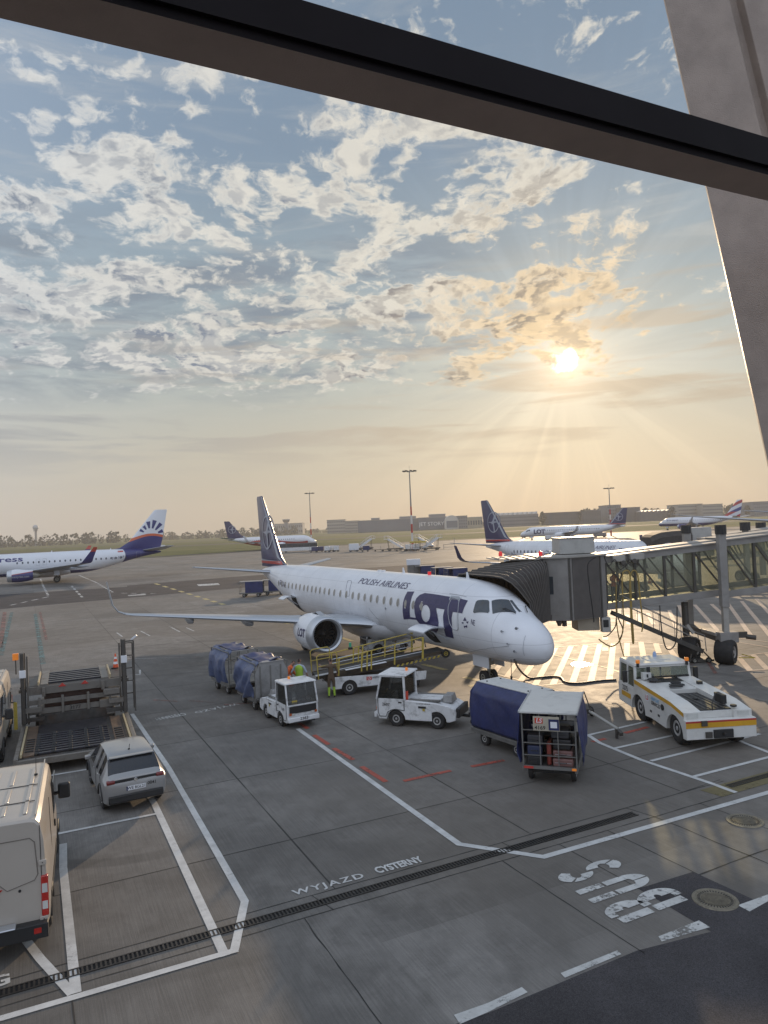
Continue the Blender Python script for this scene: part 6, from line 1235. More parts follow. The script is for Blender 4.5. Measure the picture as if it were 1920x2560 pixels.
b = MB(); b.box((-2.2, -.35, 1.2), (.5, .5, .5), BLK); b.box((-2.45, -.35, 1.5), (.14, .48, .5), BLK); b.tube([Vector((-1.75+.06*math.cos(a), -.45+.18*math.cos(a), 1.45+.16*math.sin(a))) for a in (2*PI*i/14 for i in range(15))], .015, 5, BLK); b.build('seat', t, bevel=.02)
b = MB(); b.box((-1.18, -.72, 1.58), (.22, .30, .24), PW); b.box((-1.06, -.72, 1.60), (.012, .06, .12), BLK); b.box((-1.2, -.62, 1.78), (.05, .12, .22), BLK); b.build('instrument_pod', t, bevel=.03)
b = MB(); b.cyl((-.85, -.62, 1.42), (-.85, -.62, 1.50), .13, m=BLK); b.cyl((-.85, -.62, 1.50), (-.85, -.62, 1.54), .20, .15, m=BLK); b.build('tank_cap', t); b = MB(); b.box((-.3, .82, 1.44), (.16, .16, .10), BLK); b.build('latch', t)
b = MB(); b.tube([(2.35, -.1, 1.0), (2.3, -.1, 1.35), (2.05, .15, 1.62), (1.8, .3, 1.55)], .022, 6, BLK); b.box((1.85, .42, 1.42), (.5, .16, .28), BLK); b.cyl((2.3, .6, 1.24), (2.3, .6, 1.30), .10, m=BLK); b.build('hose_holder', t, bevel=.01)
# ---- tow bar on the ground
A, B_ = G(1545, 1823, .3), G(1458, 1768, .35); org = Vector((A.x, A.y, 0)); t = thing('tow_bar', 'steel aircraft tow bar with small wheels lying beside the pushback tractor', 'tow bar', org)
b = MB(); b.cyl(A, B_, .055, m=mat('pale steel tube', (.46, .45, .42), .35, .4, dirt=.3)); b.build('tube', t, org=org)
b = MB(); d = (B_-A).normalized(); n = Vector((-d.y, d.x, 0)); b.bar(B_-d*.6, B_+d*.5, .22, .16, m=BRD); b.bar(B_-n*.3, B_+n*.3, .08, m=BRD); b.build('head', t, org=org)
for s in (-1, 1): b = MB(); wheel(b, B_+n*s*.32+Vector((0, 0, -.18)), .17, .09, ax=n); b.build('wheel', t, org=org)
b = MB(); b.bar(A+Vector((0, 0, -.05)), A-d*.25+Vector((0, 0, -.1)), .12, m=BRD); b.cyl(A-Vector((.05, 0, .3)), A-Vector((.05, 0, 0)), .05, m=BRD); b.build('foot', t, org=org)
b = MB(); c = B_-d*.75; b.bar(c, c+Vector((-.22, .1, .75)), .035, m=BRD); b.build('lever', t, org=org)
# ---- supply hose from the nose to the tractor
def gz(x, y, z=.04): return G(1150+.21098*x, 1600+.21098*y, z)
hp_ = [F1.root.matrix_world @ Vector((0, 0, 0))]; top = DP(1286, 1650, 29.6)
hs = [Vector((top.x, top.y, top.z)), gz(690, 330, .8), gz(760, 410, .2), gz(840, 452), gz(950, 445), gz(1080, 432), gz(1180, 440), gz(1215, 465), gz(1235, 492), gz(1320, 512), gz(1450, 510), gz(1560, 495), gz(1700, 480), gz(1850, 470)]
ho = hose('power_cable', None, hs, .045, BLK, Vector((0, 0, 0))); tag(ho, 'thick black cable hanging from the nose and snaking over the hatching', 'cable')
hs = [Vector((top.x-.1, top.y+.2, top.z)), Vector((top.x-.12, top.y+.2, top.z-.7))]; b = MB(); b.tube(hs, .015, 5, BLK); b.cyl(hs[1], hs[1]-Vector((0, 0, .16)), .05, .03, 8, BLK); o = b.build('hanging_plug'); tag(o, 'small black headset plug dangling on a cord below the nose', 'plug')
# ------------------------------------------------------------------ belt loader
T0, T1_ = Vector((-3.45, 32.85, 0)), Vector((2.45, 34.55, 0)); BR = math.atan2((T1_-T0).y, (T1_-T0).x); BL_ = (T1_-T0).length
t = thing('belt_loader', 'belt loader with yellow handrails and white chassis numbered 2493, reaching the open hold', 'belt loader', T0, BR); BLT = t
BRN = mat('greasy brown steel', (.085, .065, .045), .5, .3, var=.3, vs=3, dirt=.5); BELT = mat('rubber belt', (.035, .033, .030), .7, var=.3)
bz = lambda x: .92+(1.52-.92)*(x/BL_)
b = MB(); b.prism([(.5, .40), (.62, .32), (1.0, .32)]+arch(None, 1.42, .36, .32)+[(2.2, .32), (5.0, .36), (5.05, .74), (.55, .86)], XA, -.85, -.80, VWH); b.prism([(.5, .40), (1.0, .32), (5.0, .36), (5.05, .74), (.55, .86)], XA, .80, .85, VWH); b.box((2.8, 0, .58), (4.3, 1.58, .40), BRN); ch = b.build('chassis', t, bevel=.012)
textm('company_lettering', 'AIRPORT SERVICES', BLKT, ch, (2.95, -.862, .68), (1, 0, 0), (0, 0, 1), .115, .01); textm('number', '2493', BLKT, ch, (2.95, -.862, .53), (1, 0, 0), (0, 0, 1), .17, .01)
q = MB(); q.box((2.32, -.862, .66), (.24, .008, .15), ORT); q.build('logo_panel', ch); textm('logo_lettering', 'LS', WHITE, ch, (2.32, -.869, .66), (1, 0, 0), (0, 0, 1), .15, .02)
for x in (1.42, 4.4):
    for s in (-1, 1): q = MB(); wheel(q, (x, s*.72, .33), .33, .22, hub=RIM); q.build('wheel', t)
b = MB()
for s in (-1, 1): b.prism([(0, bz(0)-.16), (BL_, bz(BL_)-.12), (BL_, bz(BL_)+.02), (0, bz(0)+.03)], XA, s*.50-.03, s*.50+.03, BRN)
b.prism([(.4, bz(.4)-.30), (BL_*.75, bz(BL_*.75)-.26), (BL_*.75, bz(BL_*.75)-.13), (.4, bz(.4)-.17)], XA, -.46, .46, BRN); bf = b.build('boom', t, bevel=.006)
q = MB(); q.prism([(.03, bz(0)-.05), (BL_-.03, bz(BL_)-.05), (BL_, bz(BL_)), (.0, bz(0))], XA, -.46, .46, BELT); q.build('belt', bf)
q = MB(); q.prism([(-.05, bz(0)+.03), (.9, bz(.9)+.035), (.9, bz(.9)+.05), (-.05, bz(0)+.05)], XA, -.78, -.50, ALU); q.prism([(1.3, bz(1.3)+.04), (3.2, bz(3.2)+.04), (3.2, bz(3.2)+.055), (1.3, bz(1.3)+.055)], XA, -.76, -.54, WHITE); q.build('catwalk', bf)
for i in range(11):
    x = 3.7+i*.22; q = MB(); q.prism([(x, bz(x)-.30+.006*i), (x+.10, bz(x)-.30+.006*i), (x+.17, bz(x)-.20+.006*i), (x+.07, bz(x)-.20+.006*i)], XA, -.56, -.535, YELP); q.build('hazard_stripe', bf)
for s in (-1, 1):
    y = s*.80; h = MB(); h.tube([(.05, y, bz(0)-.1), (.0, y, bz(0)+.88), (.10, y, bz(0)+.97), (.82, y, bz(.8)+.95), (.9, y, bz(.9)+.85), (.9, y, bz(.9)-.1)], .025, 6, YELP); h.tube([(.02, y, bz(0)+.45), (.9, y, bz(.9)+.45)], .02, 6, YELP); h.build('end_rail', t)
    h = MB(); h.tube([(.95, y, bz(.9)+.62), (4.9, y, bz(4.9)+.86), (5.0, y, bz(5)+.74)], .026, 6, YELP); h.tube([(.95, y, bz(.9)+.34), (4.9, y, bz(4.9)+.45)], .018, 6, YELP if s < 0 else ALU); h.tube([(.95, y, bz(.9)+.16), (4.9, y, bz(4.9)+.22)], .016, 6, ALU); h.build('handrail', t)
    for x in (.95, 2.0, 2.25, 2.45, 3.55, 4.9): h = MB(); h.bar((x, y, bz(x)-.12), (x+.05, y, bz(x)+.58+.06*x), .055 if x < 4 else .075, m=YELP); h.build('rail_post', t)
h = MB(); h.tube([(5.0, .80, bz(5)+.6), (5.5, .80, bz(5.5)+.62), (5.62, .80, bz(5.6)+.05)], .03, 6, BRM); h.tube([(4.7, .8, bz(4.7)+.9), (5.4, .5, bz(5.4)+.45)], .05, 8, BRM); h.build('front_hoop', t)
h = MB(); wheel(h, (BL_-.05, -.62, bz(BL_)-.12), .20, .12, hub=YELP); h.build('bumper_wheel', t)
h = MB(); h.cyl((1.9, .8, bz(1.9)+.75), (1.9, .8, bz(1.9)+.95), .06, m=mat('green beacon', (.05, .35, .2), .3)); h.box((1.9, .8, bz(1.9)+.68), (.2, .1, .1), BLK); h.build('beacon', t)
# ------------------------------------------------------------------ people
SKIN = mat('skin', (.36, .20, .14), .6, var=.06); HAIR = mat('dark hair', (.03, .022, .018), .7); HIV = mat('lime vest', (.36, .55, .05), .6, var=.08); HIO = mat('orange vest', (.72, .13, .02), .6, var=.08); BROWN = mat('brown overall', (.10, .065, .04), .8, var=.1); NAVC_ = mat('dark trousers', (.02, .022, .03), .8); PALE = mat('pale blue shirt', (.38, .44, .52), .8); BOOT = mat('black boots', (.012, .012, .012), .6)
def person(label, loc, rz, top, legs, vest=None, lean=0.0, arms=((.12, .30, .95), (.12, -.30, .95)), hands=None, shin=None, crouch=0.0, turn=0.0):
    root = thing('person', label, 'person', loc, rz)
    bm = bmesh.new(); sk = bm.verts.layers.skin.verify()
    def V(p, r): v = bm.verts.new(p); v[sk].radius = (r, r*.95) if not hasattr(r, '__len__') else r; return v
    def L(a, b_): bm.edges.new((a, b_))
    hz = .93-crouch; lx = math.sin(lean); lz = math.cos(lean); S = lambda h, y=0, x=0: (lx*h+x, y, hz+lz*h)
    hip = V((0, 0, hz), (.155, .125)); hip[sk].use_root = True; wst = V(S(.16), (.140, .110)); chst = V(S(.36), (.165, .125)); upc = V(S(.47), (.13, .10)); nk = V(S(.555), .055); hd0 = V(S(.63, 0, .015), (.070, .080)); hd1 = V(S(.72, 0, .015), (.080, .092)); hd2 = V(S(.80, 0, .005), (.062, .072))
    for a, b_ in ((hip, wst), (wst, chst), (chst, upc), (upc, nk), (nk, hd0), (hd0, hd1), (hd1, hd2)): L(a, b_)
    foots = []
    for s in (-1, 1):
        k = V((crouch*.9+.02, s*.11, max(.46, hz*.5)), .068); h = V((0.0, s*.10, hz-.10), .092); a = V((-.03, s*.12, .10), .045); f = V((.12, s*.13, .045), (.045, .035)); L(hip, h); L(h, k); L(k, a); L(a, f)
        sh = V(S(.46, s*.19), .062); L(upc, sh); A = arms[0 if s > 0 else 1]; hnd = Vector(A); sv = Vector(S(.46, s*.19)); el = (sv+hnd)/2+Vector((-.06, s*.07, -.05)); e = V(el, .045); w = V(hnd, .030); L(sh, e); L(e, w)
        d = (hnd-el).normalized(); side = d.cross(Vector((0, 0, 1))).normalized() if abs(d.z) < .9 else Vector((1, 0, 0)); curl = side.cross(d).normalized()*(-1 if abs(d.z) < .9 else 1); pm = V(hnd+d*.07, (.040, .018)); L(w, pm)
        for j, (o, ln) in enumerate(((-.028, .062), (-.010, .072), (.010, .068), (.028, .052))):
            p0 = V(hnd+d*.10+side*o, .0095); p1 = V(hnd+d*(.10+ln*.55)+side*o*1.1+curl*.012, .0088); p2 = V(hnd+d*(.10+ln*.9)+side*o*1.1+curl*.032, .0075); L(pm, p0); L(p0, p1); L(p1, p2)
        t0 = V(hnd+d*.05-side*.045*s, .011); t1 = V(hnd+d*.085-side*.062*s+curl*.015, .009); L(w, t0); L(t0, t1)
    me = bpy.data.meshes.new('person_base'); bm.to_mesh(me); bm.free(); ob = bpy.data.objects.new('person_base', me); C.objects.link(ob); md = ob.modifiers.new('skin', 'SKIN'); md.use_smooth_shade = True; md.branch_smoothing = .6; ms = ob.modifiers.new('sub', 'SUBSURF'); ms.levels = 2; ms.render_levels = 2
    dg = bpy.context.evaluated_depsgraph_get(); dg.update(); m2 = bpy.data.meshes.new_from_object(ob.evaluated_get(dg)); bpy.data.objects.remove(ob)
    m2.materials.clear()
    for m in (SKIN, top, legs, BOOT, shin or legs, HAIR): m2.materials.append(m)
    hA = [Vector(a) for a in arms]
    for p in m2.polygons:
        c = p.center; up = (c.x*lx+(c.z-hz)*lz)
        hand = min((c-h).length for h in hA) < .19 and c.z > 0 and min(((c-h).length for h in hA)) < .17
        i = 0 if (up > .57 or hand) else (1 if up > -.02 else 2)
        if up <= -.02: i = 3 if c.z < .12 else (4 if c.z < .48-crouch*.3 else 2)
        if up > .57: i = 5 if (up > .765 or (up > .66 and c.x-lx*up < -.035)) else 0
        p.material_index = i; p.use_smooth = True
    body = bpy.data.objects.new('body', m2); C.objects.link(body); body.parent = root
    f = MB(); ctr = Vector(S(.70, 0, .015))
    for s in (-1, 1): f.revolve([(-.012, 0), (-.006, .010), (.004, .012), (.010, 0)], ctr+Vector((.082, s*.030, .01)), (1, 0, 0), 8, BLK)
    f.build('eyes', body); f = MB(); f.add([ctr+Vector((.085, -.014, -.025)), ctr+Vector((.085, .014, -.025)), ctr+Vector((.112, 0, -.022)), ctr+Vector((.084, 0, .02))], [(0, 1, 2), (0, 2, 3), (1, 2, 3)], SKIN); f.build('nose', body)
    f = MB(); f.box(ctr+Vector((.083, 0, -.052)), (.012, .046, .008), mat('lips', (.25, .09, .08), .6)); f.build('mouth', body)
    for s in (-1, 1): f = MB(); f.revolve([(-.008, 0), (0, .028), (.008, .02), (.010, 0)], ctr+Vector((-.005, s*.082, -.005)), (0, s, 0), 10, SKIN); f.build('ear', body)
    if vest:
        v = MB(); rings = []
        for h, rx, ry in ((.02, .165, .125), (.16, .158, .122), (.36, .185, .140), (.47, .165, .118), (.53, .09, .07)): c = Vector(S(h)); rings.append([c+Vector((math.cos(a)*ry*1.04, math.sin(a)*rx*1.04, 0)) for a in (2*PI*i/20 for i in range(20))])
        v.loft(rings, vest, caps=(False, False)); v.build('vest', body)
    return root
pp = G(830, 1745); person('person in brown overall and lime leggings holding the yellow end rail', (pp.x, pp.y, 0), math.radians(100), BROWN, BROWN, None, .05, arms=((.42, .42, 1.38), (.16, -.26, .92)), shin=HIV)
v_ = MB(); 
person('person in lime vest and pale shirt seen from behind, hands on hips', (-4.05, 32.35, 0), math.radians(80), PALE, NAVC_, HIV, .05, arms=((.02, .36, .98), (.02, -.36, .98)))
person('person in orange vest bending forward near the grey cart', (-4.75, 32.8, 0), math.radians(30), HIO, NAVC_, HIO, .62, arms=((.62, .16, .85), (.60, -.16, .80)), crouch=.06)
person('person in orange shirt and dark trousers standing behind the bridge glass', (11.75, 37.9, 2.82+.07), math.radians(-70), HIO, NAVC_, None, .03, arms=((.22, .20, 1.05), (.30, -.16, 1.15)))
# ------------------------------------------------------------------ traffic cones
CONO = mat('orange cone plastic', (.70, .10, .03), .5, var=.06)
def cone(label, loc, k=1.0):
    t = thing('traffic_cone', label, 'traffic cone', loc, 0, 'orange and white traffic cones'); b = MB(); b.box((0, 0, .02*k), (.34*k, .34*k, .035*k), BLK); b.build('base', t, bevel=.005)
    b = MB(); R_ = lambda z: (.14-.115*z/.72)*k
    zs = [.04, .20, .32, .46, .56, .72]; b.revolve([(z*k, R_(z)) for z in zs]+[(.72*k, 0)], (0, 0, 0), (0, 0, 1), 20, CONO, cb=lambda j, i: WHITE if j in (1, 3) else CONO); b.build('cone_body', t); return t
cone('orange and white cone just above the head of the person in orange vest', (-4.75, 34.6, 0))
# ------------------------------------------------------------------ cargo loader 3177
LR = math.radians(113.5); LL = Vector((-10.25, 23.75, 0)); t = thing('cargo_loader', 'big dark container loader numbered 3177 with tall side masts and raised bridge', 'cargo loader', LL, LR); LOADER = t
LST = mat('loader steel', (.07, .066, .062), .5, .45, var=.3, vs=3, bump=.2, bs=20, dirt=.55, ds=1.3, dcol=(.10, .05, .025)); LRL = mat('loader roller', (.060, .060, .072), .32, .7, var=.3); LPAL = mat('loader pale steel', (.19, .175, .155), .5, .3, dirt=.55, ds=2, dcol=(.09, .06, .04)); DRED = mat('rusty red steel', (.075, .038, .028), .55, .2, var=.25, vs=3, dirt=.4)
b = MB(); b.box((2.3, 0, .47), (4.4, 3.5, .12), LST); b.box((2.3, 1.80, .46), (4.6, .14, .22), LPAL); b.box((2.3, -1.80, .46), (4.6, .14, .22), LPAL); b.box((.02, 0, .42), (.14, 3.6, .20), LPAL); dk = b.build('main_deck', t, bevel=.01)
for i in range(9):
    x = .35+i*.30; q = MB(); q.box((x, .12, .575), (.13, 2.3, .07), LRL); 
    for k in range(5): q.cyl((x-.03, -.85+k*.5, .585), (x-.03, -.72+k*.5, .585), .055, m=BLK, n=8)
    q.build('roller_track', dk, bevel=.01)
q = MB(); q.box((3.55, .12, .56), (1.3, 2.3, .05), LRL); q.build('ramp_plate', dk)
for s in (-1, 1):
    q = MB(); q.box((2.2, s*1.40+.05, .56), (4.0, .34, .05), mat('brown plate', (.13, .085, .055), .55, .2, var=.25, vs=4, dirt=.4)); q.build('side_plate', dk)
    for i in range(6): q = MB(); q.box((.7+i*.3, s*1.40+.05, .60), (.10, .26, .03), BLK); q.build('slot_row', dk)
    q = MB(); q.bar((.1, s*1.66, .62), (4.0, s*1.66, .62), .06, .10, mat('cream guide rail', (.42, .34, .20), .5, dirt=.3)); q.build('guide_rail', dk)
BX0, BX1, BZ = 4.9, 8.0, 1.92
b = MB(); b.box(((BX0+BX1)/2, 0, BZ-.12), (BX1-BX0, 2.5, .22), LST); b.box((BX0+.02, 0, BZ-.17), (.12, 3.3, .30), LPAL); br = b.build('bridge_deck', t, bevel=.01)
for i in range(6): q = MB(); q.box((BX0+.45+i*.42, 0, BZ+.02), (.17, 1.9, .06), LRL); q.build('roller_track', br, bevel=.01)
for s in (-1, 1):
    q = MB(); q.box(((BX0+BX1)/2, s*1.08, BZ+.02), (BX1-BX0, .26, .07), LPAL); q.bar((BX0, s*1.28, BZ+.09), (BX1-.6, s*1.28, BZ+.09), .05, .12, mat('cream guide rail', (.4, .3, .2))); q.build('side_plate', br); q = MB(); q.box(((BX0+BX1)/2, s*1.62, BZ-.08), (2.4, .62, .06), LST); q.box((BX0+.3, s*1.62, BZ-.18), (.1, .7, .12), LPAL); q.build('walkway', br)
for y in (-.35, .45): q = MB(); q.prism([(y-.14, BZ-.10), (y, BZ+.04), (y+.14, BZ-.10)], lambda u, v, w: Vector((w, u, v)), BX0-.07, BX0-.05, REDP); q.build('red_flap', br)
b = MB()   # body under the bridge
b.box((6.4, 0, .62), (3.4, 2.6, .5), LST); b.box((4.85, .0, 1.32), (.14, 3.3, .16), LPAL); b.box((4.85, 0, .98), (.14, 3.3, .20), LPAL); b.box((4.95, 0, .78), (.06, 2.6, .5), mat('dark machinery', (.02, .018, .016), .8)); 
for y in (-1.25, -.45, .45, 1.25): b.box((4.74, y, 1.02), (.07, .09, 1.0), LPAL)
for y in (-1.0, 1.1): b.box((4.80, y, 1.70), (.10, .12, .34), LPAL)
b.build('chassis', t, bevel=.008); textm('number', '3177', BLKT, t, (4.76, .02, .99), (0, -1, 0), (0, 0, 1), .20, .01)
b = MB()
for s in (-1, 1): b.bar((4.95, s*.9, .7), (7.6, s*.9, BZ-.25), .14, m=LST); b.bar((7.6, s*.7, .7), (4.95, s*.7, BZ-.25), .14, m=LST)
b.box((5.6, 0, 1.2), (.9, 2.2, .7), DRED); b.build('scissor_lift', t)
for s, H_ in ((1, 3.25), (-1, 3.42)):
    m = MB(); y = s*1.78; m.box((4.55, y, H_/2+.3), (.16, .12, H_-.6), BRD); m.box((4.70, y, H_/2+.3), (.05, .18, H_-.6), BLK); m.box((4.85, y-s*.14, H_/2+.2), (.10, .07, H_-.7), LPAL); m.bar((4.6, y, 1.1), (4.6, y-s*.6, 1.1), .18, m=LPAL); m.bar((4.6, y, .75), (4.6, y-s*.7, .75), .14, m=LST); ma = m.build('mast', t, bevel=.006)
    m = MB(); m.box((4.46, y, H_-.75 if s > 0 else H_-.75), (.10, .22, .28), WHITE); m.build('work_lamp', ma, bevel=.01)
m = MB(); m.box((4.6, 2.0, 3.15), (.16, .20, .24), AMB); m.bar((4.6, 2.0, 2.5), (4.6, 2.0, 3.05), .04, m=LST); m.build('beacon', t, bevel=.01)
m = MB(); m.box((4.45, 2.05, 1.0), (.05, .12, 1.0), YELP); m.bar((4.5, 2.05, 1.5), (4.5, 2.2, 1.5), .04, m=LST); m.bar((4.5, 2.2, 1.5), (4.5, 2.2, 1.9), .04, m=LST); m.build('control_arm', t)
m = MB()      # right-hand mast cage
for x in (4.5, 5.1):
    for y in (-1.75, -2.15): m.bar((x, y, .6), (x, y, 3.35 if x < 5 else 3.2), .055, m=BRD)
for z in (1.2, 1.7, 2.2, 2.7, 3.2): m.bar((4.5, -2.15, z), (5.1, -2.15, z), .035, m=BRD); m.bar((5.1, -1.75, z), (5.1, -2.15, z), .035, m=BRD)
m.bar((4.5, -1.75, 3.35), (4.5, -2.15, 3.35), .05, m=BRD); m.bar((4.8, -2.1, 3.35), (4.7, -2.3, 3.52), .07, m=WHITE); m.build('mast_cage', t)
m = MB(); m.box((4.8, -1.3, 1.45), (.5, .6, .22), LPAL); m.box((4.9, -1.2, 1.0), (.4, .7, .3), LPAL); m.box((4.7, -1.25, .7), (.3, .3, .2), LPAL); m.build('valve_block', t, bevel=.02)
for x in (5.6, 7.2):
    for s in (-1, 1): m = MB(); wheel(m, (x, s*1.3, .38), .38, .26, hub=RIM); m.build('wheel', t)
for s in (-1, 1): m = MB(); wheel(m, (.9, s*1.3, .24), .22, .2, hub=RIM); m.build('wheel', t)
lw = t.matrix_basis if False else None
cp = LL+Vector((math.cos(LR)*7.4-math.sin(LR)*(-1.62), math.sin(LR)*7.4+math.cos(LR)*(-1.62), BZ-.045)); cone('orange and white cone standing on the raised bridge of the loader', cp, .85)
# ------------------------------------------------------------------ car and vans
SILV = mat('silver car paint', (.33, .325, .32), .34, .35, var=.01, vs=.4, coat=.5); BEI = mat('pale beige van paint', (.44, .395, .345), .34, .1, var=.03, dirt=.18, ds=.8, dcol=(.3, .27, .23), coat=.4)
CGL = mat('tinted car glass', (.016, .018, .022), .10, var=.02, vs=.4, coat=.4); TAIL = mat('tail lamp red', (.42, .02, .015), .2, coat=.6); CHR = mat('chrome', (.7, .7, .7), .15, 1.0)
def profile(tab, x): return hermite(tab, x)
def car(label, loc, rz):
    t = thing('parked_car', label, 'car', loc, rz); HW = .81
    # x, half width sill, half width belt, half width rail, z sill, z belt, z rail, z top
    tab = [(0, .62, .70, .60, .40, .74, .84, .86), (.05, .74, .78, .66, .30, .80, .93, .96), (.22, .79, .805, .68, .24, .86, 1.01, 1.04), (.62, .80, .81, .62, .23, .93, 1.33, 1.36), (1.0, .80, .81, .60, .23, .94, 1.40, 1.445), (1.7, .80, .81, .60, .23, .93, 1.42, 1.47), (2.3, .80, .81, .60, .23, .92, 1.38, 1.43), (2.6, .80, .81, .62, .23, .91, 1.24, 1.30), (3.02, .80, .80, .70, .23, .90, .99, 1.03), (3.5, .78, .78, .64, .25, .84, .90, .93), (3.85, .70, .70, .55, .30, .70, .80, .82), (3.98, .55, .56, .45, .38, .58, .66, .66)]
    xs = [0, .05, .12, .22, .42, .62, .80, 1.0, 1.3, 1.7, 2.0, 2.3, 2.45, 2.6, 2.8, 3.02, 3.25, 3.5, 3.7, 3.85, 3.98]; rings = []
    for x in xs:
        ws, wb, wr, zs, zb, zr, zt = profile(tab, x); pts = [(0, zs), (ws*.9, zs), (ws, zs+.06), (max(ws, wb)+.005, (zs+zb)/2), (wb, zb), (wr, zr), (wr*.8, zr+(zt-zr)*.75), (wr*.4, zt-.004), (0, zt)]
        rings.append([Vector((x, y, z)) for y, z in pts]+[Vector((x, -y, z)) for y, z in pts[-2:0:-1]])
    n = len(rings[0])
    b = MB(); b.loft(rings, SILV, cb=lambda j, i: (CGL if ((i in (4, n-5) and xs[j] >= .62 and xs[j] < 2.7 and j not in (7, 9) ) or (i in (5, 6, 7, n-6, n-7, n-8) and (xs[j] in (.22, .42)) ) or (i in (5, 6, 7, n-6, n-7, n-8) and 2.25 < xs[j] < 3.0)) else SILV))
    body = b.build('body', t, ang=28)
    b = MB(); b.box((.62, 0, 1.365), (.16, 1.16, .035), SILV); b.build('spoiler', body, bevel=.012)
    for s in (-1, 1):
        for x in (.78, 3.22): q = MB(); wheel(q, (x, s*.70, .31), .31, .20, hub=RIM); q.build('wheel', t)
        for x in (.78, 3.22): q = MB(); P = [Vector((x+.36*math.cos(a), s*.815, .31+.36*math.sin(a))) for a in (PI*i/12 for i in range(13))]; q.tube(P, .03, 6, BLK); q.build('wheel_arch', body)
        q = MB(); q.box((.055, s*.64, .88), (.16, .22, .10), mat('dark tail lamp', (.16, .012, .012), .15, coat=.6)); q.build('tail_light', body, bevel=.03)
        q = MB(); q.box((2.55, s*.90, .98), (.14, .18, .12), SILV); q.build('mirror', body, bevel=.03)
        for x in (1.25, 2.0): q = MB(); q.box((x, s*.822, .83), (.16, .02, .03), CHR); q.build('door_handle', body, bevel=.005)
        q = MB(); q.bar((1.62, s*.82, .30), (1.62, s*.825, .92), .008, .008, BLK); q.bar((.72, s*.82, .62), (.80, s*.815, .92), .008, .008, BLK); q.build('door_gap', body)
        q = MB(); q.bar((1.62, s*.80, .93), (1.62, s*.60, 1.42), .07, .03, SILV); q.build('door_pillar', body)
    b = MB(); b.box((.025, 0, .875), (.05, 1.16, .085), BLK); b.build('light_bar', body, bevel=.01)
    b = MB(); b.box((-.012, 0, .66), (.02, .50, .11), WHITE); pl = b.build('licence_plate', body); textm('plate_lettering', 'WE 8GL21', BLKT, pl, (-.024, -.01, .66), (0, -1, 0), (0, 0, 1), .105, .012); q = MB(); q.box((-.014, .235, .66), (.02, .03, .11), TARP); q.build('plate_band', pl)
    textm('fleet_number', '0041', BLKT, body, (-.008, -.42, .70), (0, -1, 0), (0, 0, 1), .12, .01)
    b = MB(); b.revolve([(0, .055), (.012, .05), (.014, 0)], (-.0, 0, .86), (-1, 0, 0), 16, CHR); b.build('badge', body)
    b = MB(); b.box((.0, 0, .42), (.10, 1.42, .20), BLK); b.build('rear_bumper', body, bevel=.03)
    b = MB(); b.cyl((.95, 0, 1.44), (.80, 0, 1.62), .008, m=BLK); b.cyl((.95, 0, 1.43), (.95, 0, 1.46), .03, m=BLK); b.build('antenna', body)
    return t
car('silver hatchback parked beside the dark loader, rear towards the window', (-7.02, 19.85, 0), math.radians(119))
